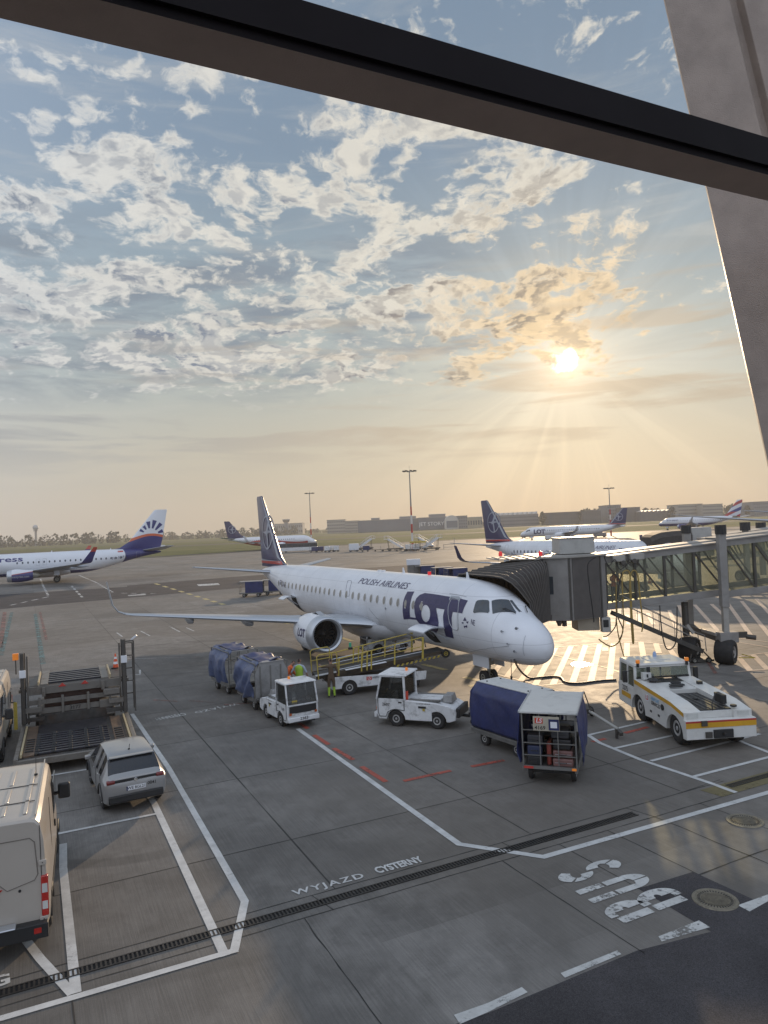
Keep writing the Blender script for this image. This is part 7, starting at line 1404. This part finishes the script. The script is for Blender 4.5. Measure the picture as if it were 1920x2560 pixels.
def van(label, loc, rz, m=BEI):
    t = thing('parked_van', label, 'van', loc, rz); L, HW, H_ = 5.4, .99, 2.44
    def ring(x, hw, zt, zb=.42):
        pts = [(0, zb), (hw*.94, zb), (hw, zb+.12), (hw+.01, zb+.55), (hw-.01, 1.25), (hw-.05, zt-.42), (hw-.11, zt-.10), (hw-.17, zt-.035), (hw-.27, zt-.012), (0, zt)]
        return [Vector((x, y, z)) for y, z in pts]+[Vector((x, -y, z)) for y, z in pts[-2:0:-1]]
    R_ = [ring(0, .95, H_-.06, .5), ring(.03, .975, H_-.02, .45)]+[ring(x, .99, H_) for x in (.15, 1.0, 2.0, 3.0, 3.5)]+[ring(3.8, .985, H_-.06), ring(4.05, .98, H_-.25), ring(4.55, .96, 1.55), ring(4.9, .93, 1.25), ring(5.25, .86, 1.0), ring(5.4, .74, .8, .5)]
    b = MB(); b.loft(R_, m); body = b.build('body', t, ang=30)
    # roof ribs
    for y, segs in ((-.62, ((.25, .9), (1.0, 1.9), (2.0, 3.2))), (-.25, ((.3, .85), (1.0, 1.85), (2.1, 3.1))), (.05, ((.3, .85), (1.0, 1.85), (2.1, 3.1))), (.40, ((.3, .85), (1.0, 1.85), (2.1, 3.1))), (.70, ((.25, .9), (1.0, 1.9), (2.0, 3.2)))):
        for a, c in segs: q = MB(); q.box(((a+c)/2, y, H_+.004), (c-a, .07, .022), m); q.build('roof_rib', body, bevel=.009)
    for x in (.93, 1.95): q = MB(); q.box((x, 0, H_+.002), (.02, 1.5, .01), BLK); q.build('roof_seam', body)
    q = MB(); q.box((1.95, -.80, H_-.01), (3.6, .02, .03), m); q.box((1.95, .80, H_-.01), (3.6, .02, .03), m); q.build('roof_gutter', body)
    q = MB(); q.cyl((2.6, -.68, H_), (2.6, -.68, H_+.03), .035, m=BLK); q.cyl((2.6, -.68, H_+.02), (2.75, -.68, H_+.42), .006, m=BLK); q.build('antenna', body)
    q = MB(); q.revolve([(0, .10), (.08, .09), (.12, .04), (.13, 0)], (1.0, .15, H_), (0, 0, 1), 14, WHITE); q.build('vent', body)
    # rear doors, recessed panel lines, hinges, lamps
    q = MB(); q.bar((-.006, 0, .62), (-.006, 0, H_-.10), .012, .012, BLK); q.build('door_gap', body)
    for s in (-1, 1):
        q = MB(); P = [(s*.07, 1.36), (s*.07, H_-.42), (s*.12, H_-.36), (s*.70, H_-.36), (s*.78, H_-.44), (s*.82, 1.42), (s*.76, 1.32), (s*.32, 1.22), (s*.20, 1.34), (s*.07, 1.36)]; q.tube([Vector((-.004, y, z)) for y, z in P], .009, 5, mat('panel shadow line', (.16, .14, .12), .6)); q.build('door_panel', body)
        q = MB(); q.bar((-.004, s*.885, .62), (-.004, s*.87, H_-.16), .010, .012, BLK); q.build('door_gap', body)
        for z in (.62, 1.62): q = MB(); q.box((-.02, s*.90, z), (.05, .13, .09), m); q.cyl((-.05, s*.90, z), (-.03, s*.90, z), .012, m=BLK); q.build('hinge', body, bevel=.008)
        q = MB(); q.box((.02, s*.925, 1.02), (.10, .12, .72), TAIL); tl = q.build('tail_light', body, bevel=.02); q = MB(); q.box((-.032, s*.925, 1.16), (.01, .09, .16), HEADL); q.build('lens', tl); q = MB(); q.box((-.032, s*.925, .86), (.01, .09, .14), HEADL); q.build('lens', tl)
        for x in (1.0, 4.45): q = MB(); wheel(q, (x, s*.86, .34), .34, .24, hub=RIM); q.build('wheel', t)
        for x in (1.0, 4.45): q = MB(); P = [Vector((x+.42*math.cos(a), s*.99, .36+.42*math.sin(a))) for a in (PI*i/12 for i in range(13))]; q.tube(P, .025, 6, BLK); q.build('wheel_arch', body)
        q = MB(); q.prism([(3.05, 1.42), (4.05, 1.40), (4.42, 1.50), (4.02, 2.08), (3.05, 2.10)], XA, s*.965, s*.985, CGL); q.build('side_window', body); q = MB(); q.box((4.25, s*1.16, 1.52), (.12, .26, .36), BLK); q.bar((4.3, s*.95, 1.45), (4.25, s*1.1, 1.5), .08, m=BLK); q.build('mirror', body, bevel=.04)
        q = MB(); q.box((2.0, s*1.002, .72), (2.6, .02, .12), BLK); q.build('rubbing_strip', body); q = MB(); q.box((2.98, s*1.0, 1.25), (.05, .03, .14), BLK); q.build('door_handle', body); q = MB(); q.bar((3.0, s*.999, .55), (3.0, s*.95, 2.2), .01, .01, BLK); q.bar((1.75, s*1.0, .55), (1.75, s*.95, 2.2), .01, .01, BLK); q.build('door_gap', body)
    q = MB(); q.box((-.03, 0, 1.12), (.05, .34, .05), BLK); q.build('door_handle', body, bevel=.015); q = MB(); q.prism([(-.30, 1.26), (0.02, 1.30), (.28, 1.22), (.1, 1.18), (-.2, 1.18)], lambda u, v, w: Vector((w, u+.05, v)), -.02, -.005, TAIL); q.build('brake_lamp', body); q = MB(); q.cyl((-.012, -.52, 1.18), (0, -.52, 1.18), .025, m=BLK); q.build('lock', body)
    q = MB(); q.box((-.05, 0, .48), (.26, 1.94, .26), BLK); q.box((-.12, .15, .63), (.22, 1.2, .03), ALU); q.build('bumper', t, bevel=.04); q = MB(); q.box((-.186, -.80, .50), (.012, .12, .09), TAIL); q.build('reflector', t)
    q = MB(); q.prism([(4.10, 2.15), (4.50, 1.58), (4.515, 1.58), (4.115, 2.15)], XA, -.78, .78, CGL); q.build('windshield', body)
    for s in (-1, 1): q = MB(); q.box((5.28, s*.66, .82), (.14, .26, .20), HEADL); q.build('headlight', body, bevel=.03)
    return t
VR = math.radians(112.5); pr = G(128, 2388); rt = Vector((math.sin(VR), -math.cos(VR), 0))
V1 = van('pale beige delivery van seen from behind, cut off by the lower left edge', Vector((pr.x, pr.y, 0))-rt*1.0+Vector((math.cos(VR), math.sin(VR), 0))*.15, VR)
fl_ = G(6, 1918); hd = math.radians(-66.5); dup(V1, Vector((fl_.x, fl_.y, 0))-Vector((math.cos(hd), math.sin(hd), 0))*5.2+Vector((math.sin(hd), -math.cos(hd), 0))*.98, hd, 'white van facing the window, only its edge visible at the far left')
# ------------------------------------------------------------------ light masts, towers, far buildings
def mast(px, py, Ht, label, dist=None):
    p = G(px, py); p = p if dist is None else Vector((p.x*dist/p.y, dist, 0)); t = thing('light_mast', label, 'light mast', p, 0, 'tall apron light masts'); n = 9
    b = MB(); R1_ = mat('mast red', (.42, .04, .03), .5); W1 = mat('mast white', (.6, .58, .55), .5)
    zs = [Ht*i/n for i in range(n+1)]; rings = []
    b.loft([[Vector(((.34-.20*z/Ht)*math.cos(a), (.34-.20*z/Ht)*math.sin(a), z)) for a in (2*PI*i/12 for i in range(12))] for z in zs], R1_, cb=lambda j, i: (R1_ if j in (0, 2, 4) else (W1 if j in (1, 3) else BRM))); b.build('pole', t)
    for k in range(8):
        a = 2*PI*k/8+.2; q = MB(); q.bar((0, 0, Ht-.3), (math.cos(a)*1.5, math.sin(a)*1.5, Ht+.1), .09, m=BRM); q.box((math.cos(a)*1.75, math.sin(a)*1.75, Ht+.05), (.75, .5, .35), BRD, a); q.build('floodlight', t)
    q = MB(); q.cyl((0, 0, Ht), (0, 0, Ht+1.6), .04, m=BRM); q.build('rod', t)
mast(1032, 1376, 23.5, 'tallest red and white light mast, in the middle of the picture'); mast(779, 1366, 23.3, 'red and white light mast just right of the big aircraft tail', 318); mast(1528, 1339, 18.7, 'red and white light mast at right, beside the distant navy tail')
HZ_ = lambda px, py, Y: DP(px, py, Y)
BLD = [mat('far wall '+n, c, .8, var=.08, vs=.1) for n, c in (('grey', (.16, .17, .19)), ('steel', (.10, .125, .16)), ('pale', (.30, .29, .27)), ('cream', (.34, .30, .22)), ('dark', (.07, .075, .085)))]; FWIN = mat('far window band', (.04, .05, .06), .3); ROOFM = mat('bright metal roof', (.50, .48, .45), .6)
def building(label, x0, x1, yt, Y, m=0, depth=40, rows=3, cols=10, roof=None, bands=True, name='building'):
    a = HZ_(x0, yt, Y); c = HZ_(x1, yt, Y); H_ = (a.z+c.z)/2; w = c.x-a.x; t = thing(name, label, 'building', ((a.x+c.x)/2, Y+depth/2, 0))
    b = MB(); b.box((0, 0, H_/2), (w, depth, H_), BLD[m]); wl = b.build('wall', t, smooth=False)
    if bands:
        for r in range(rows):
            z = H_*(r+.6)/(rows+.2)
            for k in range(cols):
                q = MB(); q.box((-w/2+w*(k+.5)/cols, -depth/2-.05, z), (w/cols*.62, .16, H_/rows*.40), FWIN); q.build('window', wl, smooth=False)
    b = MB(); b.box((0, 0, H_+.25), (w+.8, depth+.8, .5), BLD[4] if roof is None else roof); b.build('roof', t, smooth=False); return t, H_, w
building('flat grey building with pale roofline left of the middle light mast', 686, 756, 1309, 1400, 2, rows=2, cols=14)
t_, H_, w_ = building('pale office block with window rows, second from the big tail', 817, 862, 1300, 1150, 2, rows=4, cols=8); building('cream office block beside the grey hangar', 862, 897, 1302.5, 1150, 2, rows=4, cols=7)
def hangar(label, x0, x1, yt, Y, m, boxes=(), text=None, arch_=None):
    a = HZ_(x0, yt, Y); c = HZ_(x1, yt, Y); H_ = (a.z+c.z)/2; w = c.x-a.x; t = thing('hangar', label, 'hangar', ((a.x+c.x)/2, Y+35, 0)); b = MB(); b.box((0, 0, H_/2), (w, 70, H_), BLD[m]); wl = b.build('wall', t, smooth=False)
    n = max(6, int(w/5)); 
    for i in range(n): q = MB(); q.box((-w/2+w*(i+.5)/n, -35.1, H_*.42), (w/n*.93, .25, H_*.80), BLD[m]); q.build('door_leaf', wl, smooth=False)
    b = MB(); b.box((0, 0, H_+.3), (w+1, 71, .6), BLD[2]); b.build('roof', t, smooth=False)
    for u0, u1, hh in boxes: q = MB(); q.box((w*((u0+u1)/2-.5), 0, H_+hh/2+.6), (w*(u1-u0), 30, hh), BLD[0]); q.box((w*((u0+u1)/2-.5), 0, H_+hh+.8), (w*(u1-u0)+1, 31, .4), ROOFM); q.build('roof_block', t, smooth=False)
    if text: textm('hangar_lettering', text, mat('white sign letters', (.75, .75, .75), .5), wl, (-w*.19, -35.6, H_*.47), (1, 0, 0), (0, 0, 1), H_*.43, .0, spacing=1.0)
    return t, H_, w
hangar('long blue grey hangar between the office blocks and the lettered hangar', 894, 1046, 1299.5, 1050, 1, ((.22, .36, 2.8), (.70, .97, 3.2)))
hangar('grey hangar with large white JET STORY lettering on its doors', 1046, 1150, 1293, 1030, 1, ((.30, .68, 4),), 'JET STORY')
def arch_hall(label, x0, x1, yt, Y, m):
    a = HZ_(x0, yt, Y); c = HZ_(x1, yt, Y); H_ = a.z; w = c.x-a.x; t = thing('hangar', label, 'hangar', ((a.x+c.x)/2, Y+20, 0)); b = MB(); P = [(w/2*math.cos(a), H_*.55+H_*.45*math.sin(a)) for a in (PI*i/14 for i in range(15))]
    b.prism([(w/2, 0)]+P+[(-w/2, 0)], lambda u, v, w_: Vector((u, w_, v)), -20, 20, ROOFM); b.build('vault', t); q = MB(); q.box((0, -20.1, H_*.35), (w*.8, .3, H_*.5), BLD[m]); q.build('door', t)
arch_hall('hangar with rounded bright roof right of the lettered hangar', 1112, 1146, 1289, 1012, 1)
building('blue grey office block right of the round roofed hangar', 1146, 1168, 1290, 1010, 0, rows=4, cols=4); building('cream hall with bright roof left of the second navy tail', 1168, 1206, 1293, 1010, 3, rows=1, cols=6, roof=ROOFM)
for i, (x0, x1, yt, m, r, cc, lb) in enumerate(((1240, 1346, 1288, 0, 3, 22, 'long grey block with a row of bright dormer roofs'), (1368, 1448, 1281, 4, 3, 14, 'low dark block left of the far right mast'), (1456, 1502, 1278, 4, 2, 8, 'dark block just left of the far right mast'), (1470, 1520, 1275, 0, 3, 10, 'grey block behind the far right mast'), (1518, 1552, 1263, 0, 5, 6, 'tall grey block topped by an aerial, right of the far right mast'),
    (1552, 1600, 1269, 4, 4, 9, 'grey block right of the tall one with the aerial'), (1695, 1756, 1261, 2, 4, 12, 'pale block of flats above the distant airliner nose'), (1757, 1806, 1261, 2, 4, 10, 'pale block of flats above the distant airliner hull'), (1884, 1950, 1254, 0, 4, 12, 'flats at the far right edge behind the window frame'))):
    t_, H_, w_ = building(lb, x0, x1, yt, 1000-20*(i % 3)+40*(i == 3), m, rows=r, cols=cc)
    if i == 0:
        for k in range(9): q = MB(); u = -w_/2+w_*(k+.5)/9; q.prism([(u-w_/22, H_+.4), (u+w_/30, H_+4.2), (u+w_/20, H_+.4)], lambda a, c, d: Vector((a, d, c)), -18, 18, ROOFM); q.build('dormer', t_)
for k in range(8):
    pass
t_, H_, w_ = building('low hall with a saw-tooth row of bright roofs', 1602, 1676, 1279, 940, 4, rows=1, cols=6)
for k in range(7): q = MB(); u = -w_/2+w_*(k+.5)/7; q.prism([(u-w_/16, H_+.5), (u+w_/18, H_+2.2), (u+w_/16, H_+.5)], lambda a, c, d: Vector((a, d, c)), -19, 10, ROOFM); q.build('dormer', t_)
# radar tower, control tower
p = HZ_(89, 1319, 1250); t = thing('radar_tower', 'radar tower with round pale dome above the trees at far left', 'radar tower', (p.x, 1250, 0)); b = MB(); b.revolve([(-4.8, 0.01)]+[(4.8*math.sin(a), 4.8*math.cos(a)) for a in (-PI/2+PI*i/14 for i in range(1, 14))]+[(4.8, .01)], (0, 0, p.z), (0, 0, 1), 24, mat('radome', (.42, .42, .42), .5)); b.build('dome', t)
b = MB(); b.cyl((0, 0, 0), (0, 0, p.z-4), 2.0, 1.8, m=BLD[2]); b.cyl((0, 0, p.z-6), (0, 0, p.z-5), 4.2, m=BLD[0]); b.build('shaft', t)
p = HZ_(715, 1298, 1380); t = thing('control_tower', 'small control tower rising above the flat grey building', 'control tower', (p.x, 1380, 0)); b = MB(); b.cyl((0, 0, 0), (0, 0, p.z-6), 4.0, 3.6, m=BLD[0]); b.build('shaft', t); b = MB(); b.cyl((0, 0, p.z-6), (0, 0, p.z-1.2), 5.2, 7.2, 8, BLD[4]); b.cyl((0, 0, p.z-1.2), (0, 0, p.z), 7.5, 6.8, 8, BLD[2]); b.build('cab', t)
p = HZ_(408, 1318, 1300); t = thing('aerial', 'small round-topped beacon pole right of the striped tail', 'beacon pole', (p.x, 1300, 0)); b = MB(); b.cyl((0, 0, 0), (0, 0, p.z), .7, .5, 8, BLD[0]); b.build('pole', t); b = MB(); b.cyl((0, 0, p.z), (0, 0, p.z+3), 2.4, 2.0, 10, BLD[0]); b.build('head', t)
# ------------------------------------------------------------------ far trees: one ragged belt along the horizon, and clumps among the buildings
LEAF = mat('far foliage', (.030, .040, .020), .9, var=.45, vs=.12); LEAF2 = mat('far foliage light', (.055, .062, .028), .9, var=.4, vs=.15)
def belt(name, x0, x1, Y, h0, h1, seed, dens=1.0, step=4.2):
    rnd = random.Random(seed); b = MB(); x = x0
    while x < x1:
        y = Y+rnd.uniform(-30, 30)+40*noise.noise(Vector((x*.004, seed, 0))); h = (h0+(h1-h0)*(noise.noise(Vector((x*.018, seed, 2)))*.5+.5))*rnd.choice((.45, .6, .8, .95, 1.05))*.92
        b.cyl((x, y, 0), (x, y, h*.5), .35, .2, 4, LEAF)
        for k in range(int(60*dens)):
            u = rnd.uniform(-1, 1); v = rnd.random(); r = h*.40*math.sqrt(max(.12, 1-(1.7*v-.7)**2)); a = rnd.uniform(0, 2*PI); rr = r*math.sqrt(rnd.random()); c = Vector((x+1.35*rr*math.cos(a), y+rr*math.sin(a), h*(.04+.96*v))); s = rnd.uniform(.8, 2.0)*h/14
            n = Vector((rnd.gauss(0, 1), rnd.gauss(0, 1), rnd.gauss(0, 1))).normalized(); e = n.orthogonal().normalized()*s; f = n.cross(e).normalized()*s*rnd.uniform(.6, 1)
            b.add([c-e-f*.5, c+e*.2-f, c+e, c+f*.8, c-e*.6+f], [(0, 1, 2, 3, 4)], LEAF if rnd.random() < .6 else LEAF2)
        x += rnd.uniform(.5, 1.3)*step
    o = b.build(name, smooth=False); return o
for nm, a, lb in (('wood', (-1050, -430, 1180, 13, 24, 3), 'dark wood of dense trees along the horizon at left'), ('wood', (-440, -160, 1330, 12, 19, 5), 'dark wood along the horizon between the striped tail and the red jet'), ('wood', (-170, 140, 1450, 8, 15, 8), 'low trees in front of the flat grey building'), ('wood', (110, 360, 1120, 7, 15, 9), 'low trees behind the hangars, centre right'), ('wood', (300, 860, 1090, 10, 24, 11), 'trees rising between and behind the blocks of flats at right')):
    o = belt(nm, *a); tag(o, lb, 'wood', kind='stuff')
TL = ['dark tree left of the long block with bright dormers', 'dark tree right of the long block with bright dormers', 'dark tree beside the foot of the far right mast', 'tallest dark tree left of the pale blocks of flats', 'dark tree behind the left end of the saw-tooth hall', 'dark tree behind the right end of the saw-tooth hall', 'dark tree just left of the striped far tail', 'dark tree behind the striped far tail', 'dark tree just right of the striped far tail']
rnd = random.Random(4)
for px, yt, Y, h_ in ((1232, 1284, 1000, 15), (1353, 1280, 980, 17), (1452, 1276, 975, 15), (1675, 1268, 935, 24), (1610, 1270, 1060, 22), (1640, 1271, 1060, 20), (1815, 1265, 960, 19), (1838, 1262, 960, 21), (1862, 1264, 960, 18)):
    p = HZ_(px, yt, Y); h = p.z; b = MB(); b.cyl((0, 0, 0), (0, 0, h*.55), .5, .25, 6, LEAF); t = thing('tree', TL.pop(0), 'tree', (p.x, Y-6, 0), 0, 'trees among the distant buildings'); b.build('trunk', t); b = MB()
    for k in range(420):
        v = rnd.random(); r = h*.36*math.sqrt(max(.03, 1-(2*v-1)**2))*(.8+.4*noise.noise(Vector((v*3, px, 0)))); a = rnd.uniform(0, 2*PI); rr = r*math.sqrt(rnd.random()); c = Vector((rr*math.cos(a), rr*math.sin(a), h*(.15+.85*v))); s = rnd.uniform(.4, 1.2)
        n = Vector((rnd.gauss(0, 1), rnd.gauss(0, 1), rnd.gauss(0, 1))).normalized(); e = n.orthogonal().normalized()*s; f = n.cross(e)*rnd.uniform(.6, 1); b.add([c-e-f*.5, c+e*.2-f, c+e, c+f*.8, c-e*.6+f], [(0, 1, 2, 3, 4)], LEAF if rnd.random() < .6 else LEAF2)
    b.build('crown', t, smooth=False)
# ------------------------------------------------------------------ distant ramp equipment
def stairs_truck(label, loc, rz, k=1.0, group='white passenger stairs in the distance'):
    t = thing('passenger_stairs', label, 'passenger stairs', loc, rz, group); b = MB(); b.box((0, 0, .55), (5.0, 1.9, .35), BRD); b.build('chassis', t)
    b = MB(); b.bar((-2.6, -.8, .6), (2.0, -.8, 3.5), .12, .55, VWH); b.bar((-2.6, .8, .6), (2.0, .8, 3.5), .12, .55, VWH); b.box((2.6, 0, 3.5), (1.3, 1.8, .12), VWH)
    for i in range(14): c = Vector((-2.6, 0, .6)).lerp(Vector((2.0, 0, 3.5)), (i+.5)/14); b.box(c, (.3, 1.5, .05), FRAME)
    b.build('flight', t); b = MB()
    for s in (-.85, .85): b.bar((-2.6, s, 1.6), (2.0, s, 4.5), .06, m=VWH); b.bar((2.0, s, 4.5), (3.2, s, 4.5), .06, m=VWH); [b.bar(Vector((-2.6, s, .7)).lerp(Vector((2.0, s, 3.5)), q), Vector((-2.6, s, 1.6)).lerp(Vector((2.0, s, 4.5)), q), .05, m=VWH) for q in (0, .33, .66, 1)]; b.bar((3.2, s, 3.5), (3.2, s, 4.5), .05, m=VWH)
    b.build('handrail', t)
    for x in (-1.7, 1.8):
        for s in (-.8, .8): b = MB(); wheel(b, (x, s, .35), .35, .22, hub=RIM); b.build('wheel', t)
    b = MB(); b.bar((1.9, -.6, .7), (2.2, -.6, 3.4), .1, m=BRD); b.bar((1.9, .6, .7), (2.2, .6, 3.4), .1, m=BRD); b.build('support', t); return t
s1_ = stairs_truck('white passenger stairs left of the middle light mast', G(988, 1376), math.radians(170)); dup(s1_, G(1078, 1375), math.radians(12), 'white passenger stairs rising to the right, by the middle mast base'); dup(s1_, G(1064, 1371), math.radians(168), 'white passenger stairs rising to the left, by the middle mast base'); dup(s1_, G(914, 1374), math.radians(15), 'white passenger stairs beside the white container trolley')
p = G(1322, 1345); dup(s1_, p+Vector((0, 3, 0)), math.radians(20), 'white boarding stairs at the nose of the farthest navy lettered jet', 'white passenger stairs in the distance')
def boxy(name, label, cat, loc, dims, m, rz=0, wheels=True, group=None, z0=.5, roofm=None):
    t = thing(name, label, cat, loc, rz, group); b = MB(); b.box((0, 0, z0+dims[2]/2), dims, m); b.build('body', t, bevel=.06); b = MB(); b.box((0, 0, z0-.08), (dims[0]*1.05, dims[1], .14), BRD); b.build('chassis', t)
    if wheels:
        for x in (-.36, .36):
            for s in (-1, 1): b = MB(); wheel(b, (x*dims[0], s*dims[1]*.42, .3), .3, .18, hub=RIM); b.build('wheel', t)
    return t
t = boxy('container_trolley', 'large white container on a trolley left of the far stairs', 'trolley', G(885, 1379), (3.0, 2.2, 2.0), WHITE, .1)
dup(bc, G(913, 1379), .1, 'navy curtained cart right of the large white container'); dup(bc, G(784, 1381), .08, 'navy curtained cart under the red jet nose'); dup(bc, G(799, 1380), .1, 'navy curtained cart next to the white far containers')
for i, (px, py, lb) in enumerate(((818, 1380, 'white far container, left one of the row'), (829, 1379, 'white far container, middle of the row'), (841, 1379, 'white far container, right end of the row'), (1022, 1377, 'white equipment box left of the middle mast'), (1040, 1377, 'white equipment box right behind the middle mast'))): boxy('container_trolley', lb, 'trolley', G(px, py), (1.6, 1.5, 1.4), VWH, .1*i, group='small white far containers')
for px, w_, lb in ((948, 4.0, 'flat dark dolly parked left of the far stairs'), (966, 3.5, 'flat dark dolly right of the other one'), (1002, 4, 'flat dolly under the far stairs')):
    t = thing('flat_dolly', lb, 'dolly', G(px, 1378), .05, 'flat far dollies'); b = MB(); b.box((0, 0, .5), (w_, 1.6, .14), BRD); b.bar((-w_/2, 0, .5), (-w_/2, 0, 1.7), .08, m=FRAME); b.build('deck', t)
    for x in (-1.2, 1.2): b = MB(); wheel(b, (x, -.6, .25), .25, .2, hub=RIM); b.build('wheel', t)
# apron bus
t = thing('apron_bus', 'long dark-windowed apron bus in front of the red and white jet', 'bus', G(745, 1380)+Vector((0, 1.5, 0)), math.radians(3)); b = MB(); b.box((0, 0, 1.0), (13.2, 2.9, 1.2), VWH); b.box((0, 0, 2.15), (13.1, 2.85, 1.1), GLASSD); b.box((0, 0, 2.85), (13.2, 2.9, .3), BLD[4]); b.build('body', t, bevel=.08)
for k in range(7): b = MB(); b.box((-6+k*2, -1.44, 2.15), (.12, .04, 1.1), BLD[4]); b.build('window_post', t)
for x in (-4.2, 4.2): b = MB(); wheel(b, (x, -1.25, .45), .45, .3, hub=RIM); b.build('wheel', t)
# yellow work platform, small tug under the far jet
t = thing('work_platform', 'yellow lattice work platform around the middle mast base', 'work platform', G(1046, 1378)+Vector((0, 1, 0))); b = MB()
for x in (-2.2, -.7, .8, 2.3):
    for y in (-.8, .8): b.bar((x, y, 0), (x, y, 2.9), .07, m=BRM)
for z in (1, 2): b.bar((-2.2, -.8, z), (2.3, -.8, z), .06, m=BRM); b.bar((-2.2, .8, z), (2.3, .8, z), .06, m=BRM)
b.box((0, 0, 2.6), (4.7, 1.8, .5), YELP); b.build('frame', t, smooth=False)
t = thing('work_platform', 'thin lattice work platform left of the second jet winglet', 'work platform', G(1123, 1372)); b = MB()
for x in (-1.6, 1.6):
    for y in (-.8, .8): b.bar((x, y, 0), (x, y, 3.2 if x > 0 else 1.4), .07, m=BRM)
for z in (.5, 1.3): b.bar((-1.6, -.8, z), (1.6, -.8, z), .06, m=BRM); b.bar((-1.6, .8, z), (1.6, .8, z), .06, m=BRM)
b.build('frame', t, smooth=False)
boxy('ground_power_unit', 'small white ground power unit in front of the farthest navy lettered jet', 'power unit', G(1378, 1350), (4.0, 2.0, 1.3), VWH, .1); boxy('ground_power_unit', 'pale equipment box at the foot of the far right mast', 'equipment', G(1500, 1343), (4.5, 2.0, 1.4), PANEL, 0)
# seen through the bridge glass
cone('orange and white cone, left one of the pair seen through the bridge glass', G(1613, 1458), 1.2); cone('orange and white cone, right one of the pair seen through the bridge glass', G(1624, 1458), 1.2)
t = boxy('ground_power_unit', 'greenish grey power unit on the stand seen through the bridge glass', 'power unit', G(1702, 1475), (3.2, 1.6, 1.3), BRM, .1)
# ------------------------------------------------------------------ air
hz = MB(); hz.box((0, 700, 33), (3400, 1700, 72)); hm = bpy.data.materials.new('haze'); hm.use_nodes = True; N = NT(hm.node_tree); N.n.clear(); o_ = N.new('ShaderNodeOutputMaterial'); pv = N.new('ShaderNodeVolumePrincipled'); pv.inputs['Color'].default_value = (.86, .84, .82, 1); pv.inputs['Density'].default_value = .00026; pv.inputs['Anisotropy'].default_value = .25; N.l.new(pv.outputs[0], o_.inputs['Volume'])
hz.ms = [hm]; ho_ = hz.build('haze', smooth=False); ho_['kind'] = 'stuff'
SC.cycles.max_bounces = 6; SC.cycles.transparent_max_bounces = 12; SC.cycles.diffuse_bounces = 3; SC.cycles.glossy_bounces = 3; SC.cycles.caustics_reflective = False; SC.cycles.caustics_refractive = False
SC.cycles.use_denoising = True
